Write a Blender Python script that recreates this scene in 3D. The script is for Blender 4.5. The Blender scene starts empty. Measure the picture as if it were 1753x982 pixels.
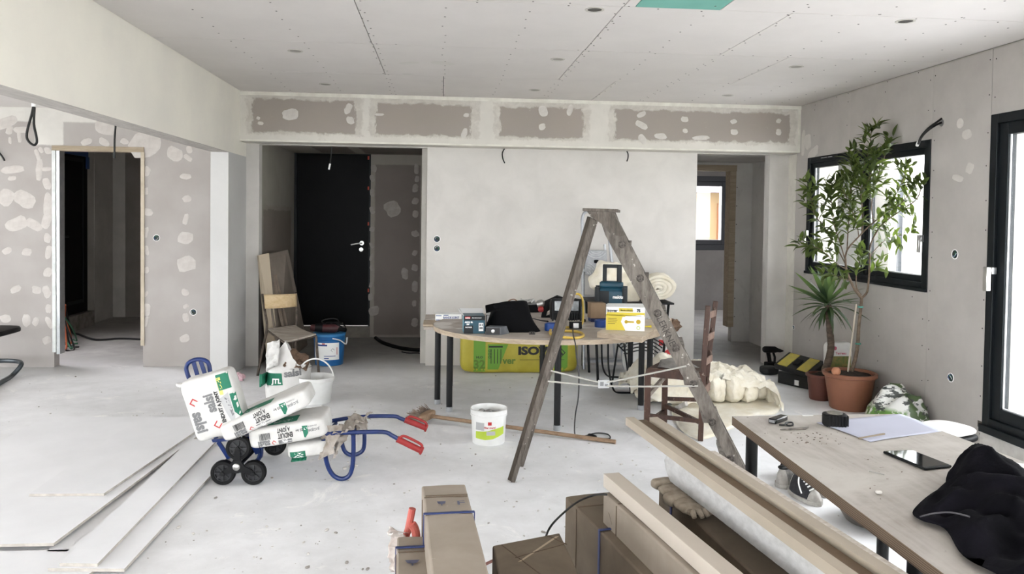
import bpy, bmesh, math, random
from mathutils import Vector, Matrix, noise as mnoise
from mathutils.bvhtree import BVHTree
from math import radians as R, pi, sin, cos

# ------------------------------------------------------------------ camera
SC = bpy.context.scene
CAMH = 1.47
F, PITCH, ROLL, YAW, PPY = 1341.16555, 0.02771, -0.01349, 0.08957, 405.86649   # focal length and principal row for a 1753x982 frame
_fw = Vector((sin(YAW)*cos(PITCH), cos(YAW)*cos(PITCH), -sin(PITCH)))
_rt = Vector((cos(YAW), -sin(YAW), 0))
_dn = _fw.cross(_rt)
if _dn.z > 0: _dn = -_dn
_r2 = _rt*cos(ROLL) + _dn*sin(ROLL)
_d2 = -_rt*sin(ROLL) + _dn*cos(ROLL)
cam = bpy.data.cameras.new('camera'); camo = bpy.data.objects.new('camera', cam)
SC.collection.objects.link(camo)
m = Matrix((_r2, -_d2, -_fw)).transposed().to_4x4(); m.translation = Vector((0, 0, CAMH))
camo.matrix_world = m
cam.sensor_fit = 'HORIZONTAL'; cam.sensor_width = 36; cam.lens = F/1753*36
cam.shift_y = (PPY-491)/1753
cam.clip_start = 0.05; cam.clip_end = 300
SC.camera = camo

# ------------------------------------------------------------------ light
SC.view_settings.view_transform = 'Standard'; SC.view_settings.look = 'None'
SC.view_settings.gamma = 1; SC.view_settings.use_curve_mapping = False
SC.view_settings.exposure = 2.38
W = bpy.data.worlds.new('World'); SC.world = W; W.use_nodes = True
nt = W.node_tree; nt.nodes.clear()
out = nt.nodes.new('ShaderNodeOutputWorld'); bg = nt.nodes.new('ShaderNodeBackground')
tc = nt.nodes.new('ShaderNodeTexCoord'); sx = nt.nodes.new('ShaderNodeSeparateXYZ'); rp = nt.nodes.new('ShaderNodeValToRGB')
nt.links.new(tc.outputs['Generated'], sx.inputs[0]); nt.links.new(sx.outputs['Z'], rp.inputs[0])
rp.color_ramp.elements[0].position = 0.0; rp.color_ramp.elements[0].color = (0.975, 0.945, 0.99, 1)
rp.color_ramp.elements[1].position = 0.8; rp.color_ramp.elements[1].color = (0.95, 0.93, 0.99, 1)
nt.links.new(rp.outputs[0], bg.inputs[0]); bg.inputs[1].default_value = 2.6
nt.links.new(bg.outputs[0], out.inputs[0])

# room sizes
D, D2, XL, XR, H = 7.383, 7.627, -1.85, 3.476, 2.574
YB = -2.4          # rear wall, behind the camera

# ------------------------------------------------------------------ pixel helpers: where the ray through a photo pixel meets a plane
def _ray(u, v): return _fw + _r2*((u-876.5)/F) + _d2*((v-PPY)/F)
CAMP = Vector((0, 0, CAMH))
def az(u, v, z=0.0): q = _ray(u, v); return CAMP + q*((z-CAMH)/q.z)
def ay(u, v, y): q = _ray(u, v); return CAMP + q*(y/q.y)
def ax(u, v, x): q = _ray(u, v); return CAMP + q*(x/q.x)

# ------------------------------------------------------------------ mesh builder
class MB:
    def __init__(s): s.v = []; s.f = []; s.m = []
    def add(s, vs, fs, mi=0):
        b = len(s.v); s.v += [Vector(p) for p in vs]
        s.f += [tuple(b+i for i in f) for f in fs]; s.m += [mi]*len(fs); return s
    def box(s, a, b, M=None, mi=0):
        x0, y0, z0 = a; x1, y1, z1 = b
        vs = [Vector(p) for p in ((x0,y0,z0),(x1,y0,z0),(x1,y1,z0),(x0,y1,z0),(x0,y0,z1),(x1,y0,z1),(x1,y1,z1),(x0,y1,z1))]
        if M is not None: vs = [M @ p for p in vs]
        return s.add(vs, [(0,3,2,1),(4,5,6,7),(0,1,5,4),(1,2,6,5),(2,3,7,6),(3,0,4,7)], mi)
    def bar(s, p, q, w, t, up=(0,0,1), mi=0):
        """square bar from p to q; w across, t along up"""
        p = Vector(p); q = Vector(q); d = (q-p).normalized(); u = Vector(up); sd = d.cross(u).normalized(); u = sd.cross(d).normalized()
        vs = []
        for c in (p, q):
            for i, j in ((-1,-1),(1,-1),(1,1),(-1,1)): vs.append(c + sd*(w/2*i) + u*(t/2*j))
        return s.add(vs, [(0,1,2,3),(7,6,5,4),(0,4,5,1),(1,5,6,2),(2,6,7,3),(3,7,4,0)], mi)
    def tube(s, pts, r, n=8, closed=False, mi=0, caps=True):
        pts = [Vector(p) for p in pts]; k = len(pts); rs = r if isinstance(r, (list, tuple)) else [r]*k
        fr = None; base = len(s.v)
        for i in range(k):
            if closed: d = pts[(i+1) % k]-pts[i-1]
            else: d = pts[min(i+1, k-1)]-pts[max(i-1, 0)]
            d = d.normalized() if d.length > 1e-9 else Vector((0,0,1))
            if fr is None:
                a = Vector((0,0,1)) if abs(d.z) < .9 else Vector((1,0,0)); fr = d.cross(a).normalized()
            fr = (fr - d*fr.dot(d)).normalized(); g = d.cross(fr)
            for j in range(n):
                a = 2*pi*j/n; s.v.append(pts[i] + (fr*cos(a)+g*sin(a))*rs[i])
        for i in range(k if closed else k-1):
            i2 = (i+1) % k
            for j in range(n):
                s.f.append((base+i*n+j, base+i*n+(j+1) % n, base+i2*n+(j+1) % n, base+i2*n+j)); s.m.append(mi)
        if caps and not closed:
            s.f.append(tuple(base+j for j in range(n))[::-1]); s.m.append(mi)
            s.f.append(tuple(base+(k-1)*n+j for j in range(n))); s.m.append(mi)
        return s
    def lathe(s, prof, c=(0,0,0), n=24, M=None, mi=0):
        """profile of (radius, height) turned about local z at c"""
        base = len(s.v); c = Vector(c)
        for r, z in prof:
            for j in range(n):
                a = 2*pi*j/n; p = Vector((r*cos(a), r*sin(a), z))
                if M is not None: p = M @ p
                s.v.append(c+p)
        for i in range(len(prof)-1):
            for j in range(n):
                s.f.append((base+i*n+j, base+i*n+(j+1) % n, base+(i+1)*n+(j+1) % n, base+(i+1)*n+j)); s.m.append(mi)
        if prof[0] == prof[-1]: return s
        if prof[0][0] > 1e-6: s.f.append(tuple(base+j for j in range(n))[::-1]); s.m.append(mi)
        if prof[-1][0] > 1e-6: s.f.append(tuple(base+(len(prof)-1)*n+j for j in range(n))); s.m.append(mi)
        return s
    def prism(s, poly, h, M, mi=0):
        """2D polygon in local xy pushed h along local z, through M"""
        n = len(poly); vs = [M @ Vector((x, y, 0)) for x, y in poly] + [M @ Vector((x, y, h)) for x, y in poly]
        return s.add(vs, [tuple(range(n))[::-1], tuple(range(n, 2*n))] + [(i, (i+1) % n, n+(i+1) % n, n+i) for i in range(n)], mi)
    def grid(s, fn, nu, nv, mi=0):
        b = len(s.v)
        for i in range(nu+1):
            for j in range(nv+1): s.v.append(Vector(fn(i/nu, j/nv)))
        for i in range(nu):
            for j in range(nv):
                a = b+i*(nv+1)+j; s.f.append((a, a+nv+1, a+nv+2, a+1)); s.m.append(mi)
        return s
    def rbox(s, c, half, M=None, n=10, p=4.0, amp=0.0, fs=6.0, seed=0, mi=0):
        """rounded swollen box (superquadric-like) with noise"""
        bm = bmesh.new(); bmesh.ops.create_cube(bm, size=2)
        bmesh.ops.subdivide_edges(bm, edges=bm.edges[:], cuts=n, use_grid_fill=True)
        idx = {}; vs = []
        sd = Vector((seed*3.17, seed*1.31, seed*2.7))
        for i, v in enumerate(bm.verts):
            q = v.co; L = (abs(q.x)**p+abs(q.y)**p+abs(q.z)**p)**(1/p); w = q/L
            w = Vector((w.x*half[0], w.y*half[1], w.z*half[2]))
            if amp:
                nn = mnoise.noise(w*fs+sd)*1.0+mnoise.noise(w*fs*2.3+sd)*.5
                w += w.normalized()*nn*amp
            if M is not None: w = M @ w
            vs.append(w+Vector(c)); idx[v] = i
        fs_ = [tuple(idx[v] for v in f.verts) for f in bm.faces]; bm.free()
        return s.add(vs, fs_, mi)

WORG = {}
def _link(o): SC.collection.objects.link(o); return o
def obj(name, mb, mat, parent=None, smooth=True, bevel=0, ang=35, origin=None, keep=False):
    me = bpy.data.meshes.new(name)
    if parent is not None: pw = WORG[parent.name]
    if origin is None:
        if keep or not mb.v: origin = Vector((0,0,0))
        else:
            mn = [min(p[i] for p in mb.v) for i in range(3)]; mx = [max(p[i] for p in mb.v) for i in range(3)]
            origin = Vector(((mn[0]+mx[0])/2, (mn[1]+mx[1])/2, mn[2]))
    origin = Vector(origin)
    me.from_pydata([tuple(p-origin) for p in mb.v], [], mb.f)
    mats = mat if isinstance(mat, (list, tuple)) else [mat]
    for mm in mats: me.materials.append(mm)
    me.polygons.foreach_set('material_index', mb.m)
    me.update()
    if smooth:
        me.shade_smooth(); me.set_sharp_from_angle(angle=R(ang))
    o = bpy.data.objects.new(name, me); _link(o)
    if parent is not None:
        o.parent = parent; o.location = origin-pw
    else: o.location = origin
    WORG[o.name] = origin
    if bevel:
        b = o.modifiers.new('bevel', 'BEVEL'); b.width = bevel; b.segments = 2; b.limit_method = 'ANGLE'
    return o
def tag(o, label=None, cat=None, group=None, kind=None):
    if label: o['label'] = label
    if cat: o['category'] = cat
    if group: o['group'] = group
    if kind: o['kind'] = kind
    return o
def thing(name, label, cat, loc, group=None):
    o = bpy.data.objects.new(name, None); _link(o); o.location = loc; o.empty_display_size = .1
    WORG[o.name] = Vector(loc); return tag(o, label, cat, group)
def struct(name, mb, mat, parent=None, **k):
    k.setdefault('smooth', False)
    o = obj(name, mb, mat, parent, keep=(parent is None), **k)
    if parent is None: o['kind'] = 'structure'
    return o
def inst(name, src, loc, parent):
    """shares the mesh of src"""
    o = bpy.data.objects.new(name, src.data); _link(o); o.parent = parent; o.location = Vector(loc)-WORG[parent.name]
    WORG[o.name] = Vector(loc); return o

# ------------------------------------------------------------------ materials
def lin(c): 
    return tuple(((x/255)/12.92 if x/255 <= .04045 else ((x/255+.055)/1.055)**2.4) for x in c[:3])+(1,)
class NT:
    def __init__(s, name):
        s.mat = bpy.data.materials.new(name); s.mat.use_nodes = True; s.t = s.mat.node_tree; s.b = s.t.nodes['Principled BSDF']
    def n(s, ty, **k):
        nd = s.t.nodes.new(ty)
        for a, b in k.items(): setattr(nd, a, b)
        return nd
    def l(s, a, b): s.t.links.new(a, b)
    def math(s, op, a, b=None, clamp=False):
        nd = s.n('ShaderNodeMath', operation=op); nd.use_clamp = clamp
        for i, x in enumerate((a, b)):
            if x is None: continue
            if isinstance(x, (int, float)): nd.inputs[i].default_value = x
            else: s.l(x, nd.inputs[i])
        return nd.outputs[0]
    def mix(s, fac, a, b):
        nd = s.n('ShaderNodeMix', data_type='RGBA')
        for i, x in ((0, fac), (6, a), (7, b)):
            if isinstance(x, (int, float, tuple)): nd.inputs[i].default_value = x
            else: s.l(x, nd.inputs[i])
        return nd.outputs[2]
    def noise(s, scale, detail=4, rough=.55, co=None, dist=0):
        nd = s.n('ShaderNodeTexNoise'); nd.inputs['Scale'].default_value = scale; nd.inputs['Detail'].default_value = detail
        nd.inputs['Roughness'].default_value = rough; nd.inputs['Distortion'].default_value = dist
        if co is not None: s.l(co, nd.inputs['Vector'])
        return nd.outputs['Fac']
    def ramp(s, fac, a, b, lo=0.0, hi=1.0):
        nd = s.n('ShaderNodeMapRange'); nd.clamp = True
        s.l(fac, nd.inputs[0]); nd.inputs[1].default_value = a; nd.inputs[2].default_value = b
        nd.inputs[3].default_value = lo; nd.inputs[4].default_value = hi
        return nd.outputs[0]
    def co(s, which='Object', scale=None):
        tc = s.n('ShaderNodeTexCoord'); o = tc.outputs[which]
        if scale:
            mp = s.n('ShaderNodeMapping'); mp.inputs['Scale'].default_value = scale; s.l(o, mp.inputs[0]); o = mp.outputs[0]
        return o
    def bump(s, h, strength=.3, dist=.01):
        nd = s.n('ShaderNodeBump'); nd.inputs['Strength'].default_value = strength; nd.inputs['Distance'].default_value = dist
        s.l(h, nd.inputs['Height']); s.l(nd.outputs[0], s.b.inputs['Normal'])
    def fin(s, col=None, rough=.6, metal=0, spec=.5):
        if col is not None:
            if isinstance(col, tuple): s.b.inputs['Base Color'].default_value = col
            else: s.l(col, s.b.inputs['Base Color'])
        if isinstance(rough, (int, float)): s.b.inputs['Roughness'].default_value = rough
        else: s.l(rough, s.b.inputs['Roughness'])
        s.b.inputs['Metallic'].default_value = metal; s.b.inputs['Specular IOR Level'].default_value = spec
        return s.mat
def mat(name, c1, c2=None, scale=8, rough=.6, metal=0, bump=0, bscale=40, spec=.4, stretch=None, lo=.35, hi=.65, bdist=.004):
    t = NT(name)
    if c2 is None and not bump: return t.fin(lin(c1), rough, metal, spec)
    co = t.co('Object', stretch)
    col = lin(c1)
    if c2 is not None: col = t.mix(t.ramp(t.noise(scale, 5, .6, co), lo, hi), lin(c1), lin(c2))
    if bump: t.bump(t.noise(bscale, 4, .6, co), bump, bdist)
    return t.fin(col, rough, metal, spec)
def wood(name, c1, c2, scale=3, stretch=(1, 12, 12), rough=.6, bump=.25, spots=None, c3=None):
    t = NT(name); co = t.co('Object', stretch)
    n1 = t.noise(scale, 6, .6, co, .6); n2 = t.noise(scale*4, 4, .7, co)
    f = t.math('ADD', t.math('MULTIPLY', n1, .65), t.math('MULTIPLY', n2, .35))
    col = t.mix(t.ramp(f, .38, .62), lin(c1), lin(c2))
    if spots: col = t.mix(t.ramp(t.noise(spots[0], 3, .5, t.co('Object')), spots[1], spots[1]+.05), col, lin(c3))
    t.bump(n2, bump, .003); return t.fin(col, rough, 0, .3)
def rectmask(t, A, B, rects, edge=.02):
    res = None
    for a0, a1, b0, b1 in rects:
        m_ = t.math('MINIMUM', t.math('MINIMUM', t.math('SUBTRACT', A, a0), t.math('SUBTRACT', a1, A)), t.math('MINIMUM', t.math('SUBTRACT', B, b0), t.math('SUBTRACT', b1, B)))
        res = m_ if res is None else t.math('MAXIMUM', res, m_)
    return t.math('DIVIDE', res, edge, True)
def board(name, base, white, rects, axes='XZ', amp=.05, base2=None, edge=.015, ns=9, invert=False, stain=1.0):
    """plasterboard with ragged coats of joint compound: 'rects' keep the bare board colour"""
    t = NT(name); co = t.co('Object'); sp = t.n('ShaderNodeSeparateXYZ'); t.l(co, sp.inputs[0])
    n1 = t.math('SUBTRACT', t.noise(ns, 6, .65, co), .5); n2 = t.math('SUBTRACT', t.noise(ns*.7, 6, .7, co, 1.2), .5)
    n1 = t.math('ADD', n1, t.math('MULTIPLY', t.math('SUBTRACT', t.noise(34, 4, .7, t.co('Object', (1.6, 1, .5)), .5), .5), .7))
    A = t.math('ADD', sp.outputs[axes[0]], t.math('MULTIPLY', n1, amp*2)); B = t.math('ADD', sp.outputs[axes[1]], t.math('MULTIPLY', n2, amp*2))
    mk = rectmask(t, A, B, rects, edge) if rects else None
    bc = t.mix(t.ramp(t.noise(2.5, 4, .5, co), .35, .65), lin(base), lin(base2 or tuple(x*.95 for x in base)))
    wc = t.mix(t.ramp(t.noise(3.5, 5, .6, co, .5), .35, .7), lin(white), lin(tuple(x*.95 for x in white)))
    wc = t.mix(t.ramp(t.noise(1.6, 6, .7, co, 2), .60, .72), wc, t.mix(.35*stain, wc, bc))
    if rects and amp > .04:
        thin = rectmask(t, t.math('ADD', sp.outputs[axes[0]], t.math('MULTIPLY', n2, amp*3)), t.math('ADD', sp.outputs[axes[1]], t.math('MULTIPLY', n1, amp*1.5)), [(r_[0]-.06, r_[1]+.07, r_[2]-.02, r_[3]+.045) for r_ in rects], edge)
        wc = t.mix(t.math('MULTIPLY', thin, t.ramp(t.noise(11, 4, .7, co, .8), .35, .6, .12, .42)), wc, bc)
        mk = t.math('MULTIPLY', mk, t.ramp(t.noise(19, 5, .8, t.co('Object', (1, 1, 2.2)), 1.4), .66, .70, 1.0, .35))
    col = wc if mk is None else (t.mix(mk, wc, bc) if not invert else t.mix(mk, bc, wc))
    t.bump(t.noise(22, 4, .6, co), .12, .004)
    return t.fin(col, .85, 0, .2)

WHITE = (226, 223, 214)
M = {}
M['wallwhite'] = board('white_skim_plaster', (150, 142, 134), (232, 229, 222), None)
M['greige'] = (164, 156, 149)
M['ceil'] = mat('ceiling_plasterboard', (211, 206, 202), (216, 211, 207), 2.2, .9, bump=.03, bscale=60)
M['greenboard'] = mat('green_plasterboard', (120, 178, 164), (112, 170, 156), 3, .9)
M['rboard'] = mat('grey_plasterboard', (166, 161, 156), (175, 170, 165), 3, .9, bump=.03, bscale=60)
M['fillerwing'] = mat('wing_joint_compound', (192, 187, 182), (178, 172, 167), 14, .9, bump=.15, bscale=30)
M['filler'] = mat('joint_compound', (206, 202, 196), (190, 185, 179), 14, .9, bump=.15, bscale=30)
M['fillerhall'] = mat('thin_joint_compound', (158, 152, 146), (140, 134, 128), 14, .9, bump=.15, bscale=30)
M['black'] = mat('black_aluminium', (14, 19, 23), None, rough=.5, spec=.25)
M['blackdoor'] = mat('black_door_paint', (6, 7, 9), (9, 10, 12), 5, .6, spec=.15)
M['darkmetal'] = mat('black_painted_steel', (8, 9, 11), None, rough=.5, spec=.25)
M['steel'] = mat('brushed_steel', (190, 190, 188), None, rough=.3, metal=1)
M['alu'] = mat('aluminium', (200, 202, 203), (185, 187, 190), 20, .35, .85)
M['alupaint'] = mat('light_grey_metal', (205, 206, 207), None, rough=.4)
M['rubber'] = mat('black_rubber', (9, 9, 10), (17, 17, 18), 20, .6, spec=.2)
M['cable'] = mat('black_cable', (15, 15, 15), None, rough=.5)
M['whiteplastic'] = mat('white_plastic', (232, 232, 230), (222, 222, 219), 8, .35)
M['whitebag'] = mat('white_paper_sack', (212, 210, 207), (198, 196, 192), 9, .55, bump=.25, bscale=16)
M['pinewood'] = wood('raw_pine', (164, 150, 130), (140, 126, 106))
M['ply'] = wood('plywood', (198, 178, 150), (181, 160, 131), 2.5)
def floor_mat():
    t = NT('dusty_screed_floor'); co = t.co('Object')
    a = t.noise(.9, 6, .6, co, .4); b = t.noise(5, 6, .7, co, .3); c = t.noise(60, 3, .6, co)
    f = t.math('ADD', t.math('MULTIPLY', a, .6), t.math('MULTIPLY', b, .4))
    col = t.mix(t.ramp(f, .40, .60), lin((218, 218, 219)), lin((236, 236, 238)))
    col = t.mix(t.ramp(t.noise(2.3, 8, .75, co, 1.0), .58, .66), col, lin((243, 242, 241)))
    col = t.mix(t.ramp(t.noise(38, 3, .6, co), .68, .74), col, lin((170, 166, 160)))
    # the screed turns to a darker grey beyond the back wall
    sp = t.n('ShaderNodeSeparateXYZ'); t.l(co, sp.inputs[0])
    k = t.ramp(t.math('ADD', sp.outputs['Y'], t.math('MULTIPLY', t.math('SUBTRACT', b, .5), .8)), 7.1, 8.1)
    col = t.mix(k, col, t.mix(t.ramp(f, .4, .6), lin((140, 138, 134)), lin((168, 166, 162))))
    t.bump(t.math('ADD', b, t.math('MULTIPLY', c, .15)), .18, .01)
    return t.fin(col, t.ramp(a, .3, .7, .55, .8), 0, .35)
M['floor'] = floor_mat()
def glass():
    t = NT('window_glass'); t.t.nodes.remove(t.b)
    o = t.t.nodes['Material Output']; tr = t.n('ShaderNodeBsdfTransparent'); gl = t.n('ShaderNodeBsdfGlossy'); fz = t.n('ShaderNodeLayerWeight'); mx = t.n('ShaderNodeMixShader')
    tr.inputs[0].default_value = (.93, .96, .95, 1); gl.inputs['Roughness'].default_value = .01; fz.inputs[0].default_value = .5
    t.l(t.math('ADD', t.math('MULTIPLY', t.math('POWER', fz.outputs['Facing'], 5), .7), .035), mx.inputs[0]); t.l(tr.outputs[0], mx.inputs[1]); t.l(gl.outputs[0], mx.inputs[2]); t.l(mx.outputs[0], o.inputs[0]); return t.mat
M['glass'] = glass()

# ------------------------------------------------------------------ decals: flat print laid on a curved or creased surface
def bvh_of(mb): return BVHTree.FromPolygons([tuple(p) for p in mb.v], mb.f)
def densify(vs, fs, L):
    bm = bmesh.new(); vv = [bm.verts.new(v) for v in vs]
    for f in fs:
        try: bm.faces.new([vv[i] for i in f])
        except ValueError: pass
    for _ in range(4):
        es = [e for e in bm.edges if e.calc_length() > L]
        if not es: break
        bmesh.ops.subdivide_edges(bm, edges=es, cuts=1)
        bmesh.ops.triangulate(bm, faces=[f for f in bm.faces if len(f.verts) > 4])
    bm.verts.index_update(); r = ([v.co.copy() for v in bm.verts], [tuple(v.index for v in f.verts) for f in bm.faces]); bm.free(); return r
_tc = {}
def text2d(s, size=1.0, bold=.02, align='CENTER', stretch=1.0, shear=0):
    k = (s, bold, shear)
    if k not in _tc:
        c = bpy.data.curves.new('t', 'FONT'); c.body = s; c.size = 1; c.offset = bold; c.shear = shear; c.align_x = 'LEFT'; c.resolution_u = 3
        o = bpy.data.objects.new('t', c); _link(o); bpy.context.view_layer.update()
        me = bpy.data.meshes.new_from_object(o.evaluated_get(bpy.context.evaluated_depsgraph_get()))
        _tc[k] = ([v.co.copy() for v in me.vertices], [tuple(p.vertices) for p in me.polygons])
        bpy.data.objects.remove(o); bpy.data.curves.remove(c); bpy.data.meshes.remove(me)
    vs, fs = _tc[k]
    x0 = min(v.x for v in vs); x1 = max(v.x for v in vs); off = (x0+x1)/2 if align == 'CENTER' else x0
    return [Vector(((v.x-off)*size*stretch, (v.y-.35)*size, 0)) for v in vs], fs
def frame(o, x, y):
    """matrix with local x, y directions and z = x cross y at origin o"""
    x = Vector(x).normalized(); z = x.cross(Vector(y)).normalized(); y = z.cross(x)
    mm = Matrix((x, y, z)).transposed().to_4x4(); mm.translation = Vector(o); return mm
def decal(name, shapes, F_, bvh, mat_, parent, L=.02, off=.0015, depth=.3):
    """shapes: list of (verts2d, faces); local z of F_ points out of the surface"""
    mb = MB(); zi = (F_.to_3x3() @ Vector((0,0,1))).normalized()
    for vs, fs in shapes:
        vs, fs = densify([Vector((v[0], v[1], 0)) for v in vs], fs, L) if bvh else (vs, fs)
        o = []
        for v in vs:
            p = F_ @ Vector((v[0], v[1], 0))
            if bvh:
                h_ = bvh.ray_cast(p+zi*depth, -zi, depth*2)
                if h_[0] is not None:
                    nrm = h_[1] if h_[1].dot(zi) > 0 else -h_[1]
                    p = h_[0]+nrm*off
            else: p = p+zi*off
            o.append(p)
        mb.add(o, fs)
    return obj(name, mb, mat_, parent, smooth=False)
def rect2d(x0, x1, y0, y1): return ([Vector((x0, y0, 0)), Vector((x1, y0, 0)), Vector((x1, y1, 0)), Vector((x0, y1, 0))], [(0,1,2,3)])
def poly2d(pts): return ([Vector((x, y, 0)) for x, y in pts], [tuple(range(len(pts)))])
def ring2d(r0, r1, n=16, cx=0, cy=0, a0=0, a1=2*pi):
    vs = []; fs = []
    for i in range(n+1):
        a = a0+(a1-a0)*i/n; vs += [Vector((cx+r0*cos(a), cy+r0*sin(a), 0)), Vector((cx+r1*cos(a), cy+r1*sin(a), 0))]
    for i in range(n): fs.append((2*i, 2*i+1, 2*i+3, 2*i+2))
    return vs, fs
def disc2d(r, cx=0, cy=0, n=14): return ([Vector((cx+r*cos(2*pi*i/n), cy+r*sin(2*pi*i/n), 0)) for i in range(n)], [tuple(range(n))])
def diamond2d(r, cx, cy, w=.35): 
    vs = []; 
    for k in range(4):
        a = pi/2*k; vs += [Vector((cx+r*cos(a), cy+r*sin(a), 0)), Vector((cx+r*(1-w)*cos(a), cy+r*(1-w)*sin(a), 0))]
    return vs, [(2*k, (2*k+2) % 8, (2*k+3) % 8, 2*k+1) for k in range(3)]
def tr2d(sh, dx=0, dy=0, ang=0, s=1):
    vs, fs = sh; c_, s_ = cos(ang), sin(ang)
    return [Vector(((v[0]*c_-v[1]*s_)*s+dx, (v[0]*s_+v[1]*c_)*s+dy, 0)) for v in vs], fs
P_ = {k: mat('print_'+k, c) for k, c in dict(black=(35,35,36), grey=(118,118,119), green=(28,110,84), red=(184,52,52), yellow=(214,208,110), white=(236,236,234), blue=(38,66,130), lime=(176,196,66), lightgrey=(176,176,176), navy=(44,58,110), yellowbox=(206,186,62)).items()}
# ================================================================== THE SETTING
def cells(mb, plane, p0, p1, a0, a1, b0, b1, holes=(), mi=0):
    """slab with rectangular holes; plane 'X': a=Y b=Z, 'Y': a=X b=Z, 'Z': a=X b=Y; p0..p1 its thickness"""
    A = sorted({a0, a1, *[min(max(h[i], a0), a1) for h in holes for i in (0, 1)]}); B = sorted({b0, b1, *[min(max(h[i], b0), b1) for h in holes for i in (2, 3)]})
    for i in range(len(A)-1):
        j = 0
        while j < len(B)-1:
            ins = lambda k: any(h[0] <= (A[i]+A[i+1])/2 <= h[1] and h[2] <= (B[k]+B[k+1])/2 <= h[3] for h in holes)
            if ins(j): j += 1; continue
            k = j
            while k+1 < len(B)-1 and not ins(k+1): k += 1
            u0, u1, v0, v1 = A[i], A[i+1], B[j], B[k+1]
            if plane == 'X': mb.box((p0, u0, v0), (p1, u1, v1), mi=mi)
            elif plane == 'Y': mb.box((u0, p0, v0), (u1, p1, v1), mi=mi)
            else: mb.box((u0, v0, p0), (u1, v1, p1), mi=mi)
            j = k+1
    return mb
HW = 2.406   # ceiling of the left wing
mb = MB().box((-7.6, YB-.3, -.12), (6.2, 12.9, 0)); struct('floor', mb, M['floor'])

# back wall of the main room with its two openings
OL, OR_, OT = -1.73, -.145, 2.112
M['backwall'] = board('back_wall_plaster', (160, 152, 144), (203, 199, 194), None, stain=.15)
mb = cells(MB(), 'Y', D2, D2+.12, XL-.15, XR+.2, 0, H, [(OL, OR_, 0, OT), (2.528, 3.275, 0, OT)]); wall_back = struct('wall_back', mb, M['backwall'])
# bulkhead across the top of the back wall
M['band'] = board('bulkhead_board_half_filled', (155, 147, 140), (210, 206, 198), [(-1.74, -.80, 2.20, 2.515), (-.62, .275, 2.20, 2.505), (.53, 1.33, 2.20, 2.50), (1.63, 3.36, 2.205, 2.50)], amp=.055, base2=(158, 149, 141), ns=7)
struct('trim_1', MB().box((XL, D, 2.118), (XR, D2, H)), M['band'])
mb = MB()
# pale corner tape lines round the bulkhead
mb.box((XL, D-.004, H-.035), (XR, D, H-.004)); mb.box((XR-.03, D-.004, 2.13), (XR-.006, D, H-.035)); mb.box((XL+.004, D-.003, 2.12), (XR-.004, D, 2.135))
struct('trim_2', mb, mat('corner_tape', (222, 220, 210), (205, 202, 192), 9, .8))
def blob(mb, cx, cz, rx, rz, plane, p, th=.002, n=14, rot=None, jag=.25, dirn=-1):
    """thin irregular smear of compound on a wall; p is the wall plane, dirn the side it sits on"""
    rot = random.uniform(-.5, .5) if rot is None else rot; pts = []
    ph = random.uniform(0, 6.28); 
    for i in range(n):
        a = 2*pi*i/n; k = 1+jag*(sin(2*a+ph)*.35+random.uniform(-.5, .5)*.8)
        sq = (abs(cos(a))**3.2+abs(sin(a))**3.2)**(-1/3.2)
        x, z = rx*k*sq*cos(a), rz*k*sq*sin(a); pts.append((cx+x*cos(rot)-z*sin(rot), cz+x*sin(rot)+z*cos(rot)))
    def P(a, b, d): return (a, p+d*dirn, b) if plane == 'Y' else ((p+d*dirn, a, b) if plane == 'X' else (a, b, p+d*dirn))
    inner = [(cx+(x-cx)*.8, cz+(z-cz)*.8) for x, z in pts]
    vs = [P(x, z, 0.0002) for x, z in pts]+[P(x, z, th) for x, z in inner]+[P(cx, cz, th*1.2)]
    fs = [(i, (i+1) % n, n+(i+1) % n, n+i) for i in range(n)]+[(n+i, n+(i+1) % n, 2*n) for i in range(n)]
    return mb.add(vs, fs)
random.seed(5)
def smears(px, yplane, parent, m_, plane='Y', p=None, dirn=-1, name='filler_patch', th=.002):
    for q in px:
        u, v, ru, rv = q[:4]
        c = ay(u, v, p) if plane == 'Y' else ax(u, v, p); e = ay(u+ru, v, p) if plane == 'Y' else ax(u+ru, v, p)
        s_ = (e-c).length/max(ru, .01); a_ = c.x if plane == 'Y' else c.y
        sv = ((ay(u, v+10, p) if plane == 'Y' else ax(u, v+10, p))-c).length/10
        mb = blob(MB(), a_, c.z, ru*s_, rv*sv, plane, p, th=th, dirn=dirn, rot=q[4] if len(q) > 4 else None)
        obj(name, mb, m_, parent, smooth=True, ang=60)
tr1 = bpy.data.objects['trim_1']; WORG['trim_1'] = Vector((0,0,0))
smears([(497, 196, 14, 9), (442, 202, 3, 3), (446, 211, 5, 3), (596, 186, 6, 9), (600, 206, 7, 6), (650, 196, 8, 2, 0), (795, 228, 5, 8), (798, 197, 5, 3), (930, 190, 7, 10, .3), (928, 217, 6, 5), (976, 188, 5, 9, -.4), (1098, 196, 8, 4), (1098, 214, 12, 5, -.4), (1100, 238, 9, 6, -.8), (1172, 204, 6, 5), (1173, 224, 4, 4), (1256, 208, 5, 4), (1257, 226, 6, 5), (1333, 207, 4, 4), (1333, 226, 5, 5), (1345, 188, 6, 4), (1131, 233, 10, 5), (1200, 236, 14, 4, 0)], D, tr1, M['filler'], p=D)
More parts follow.
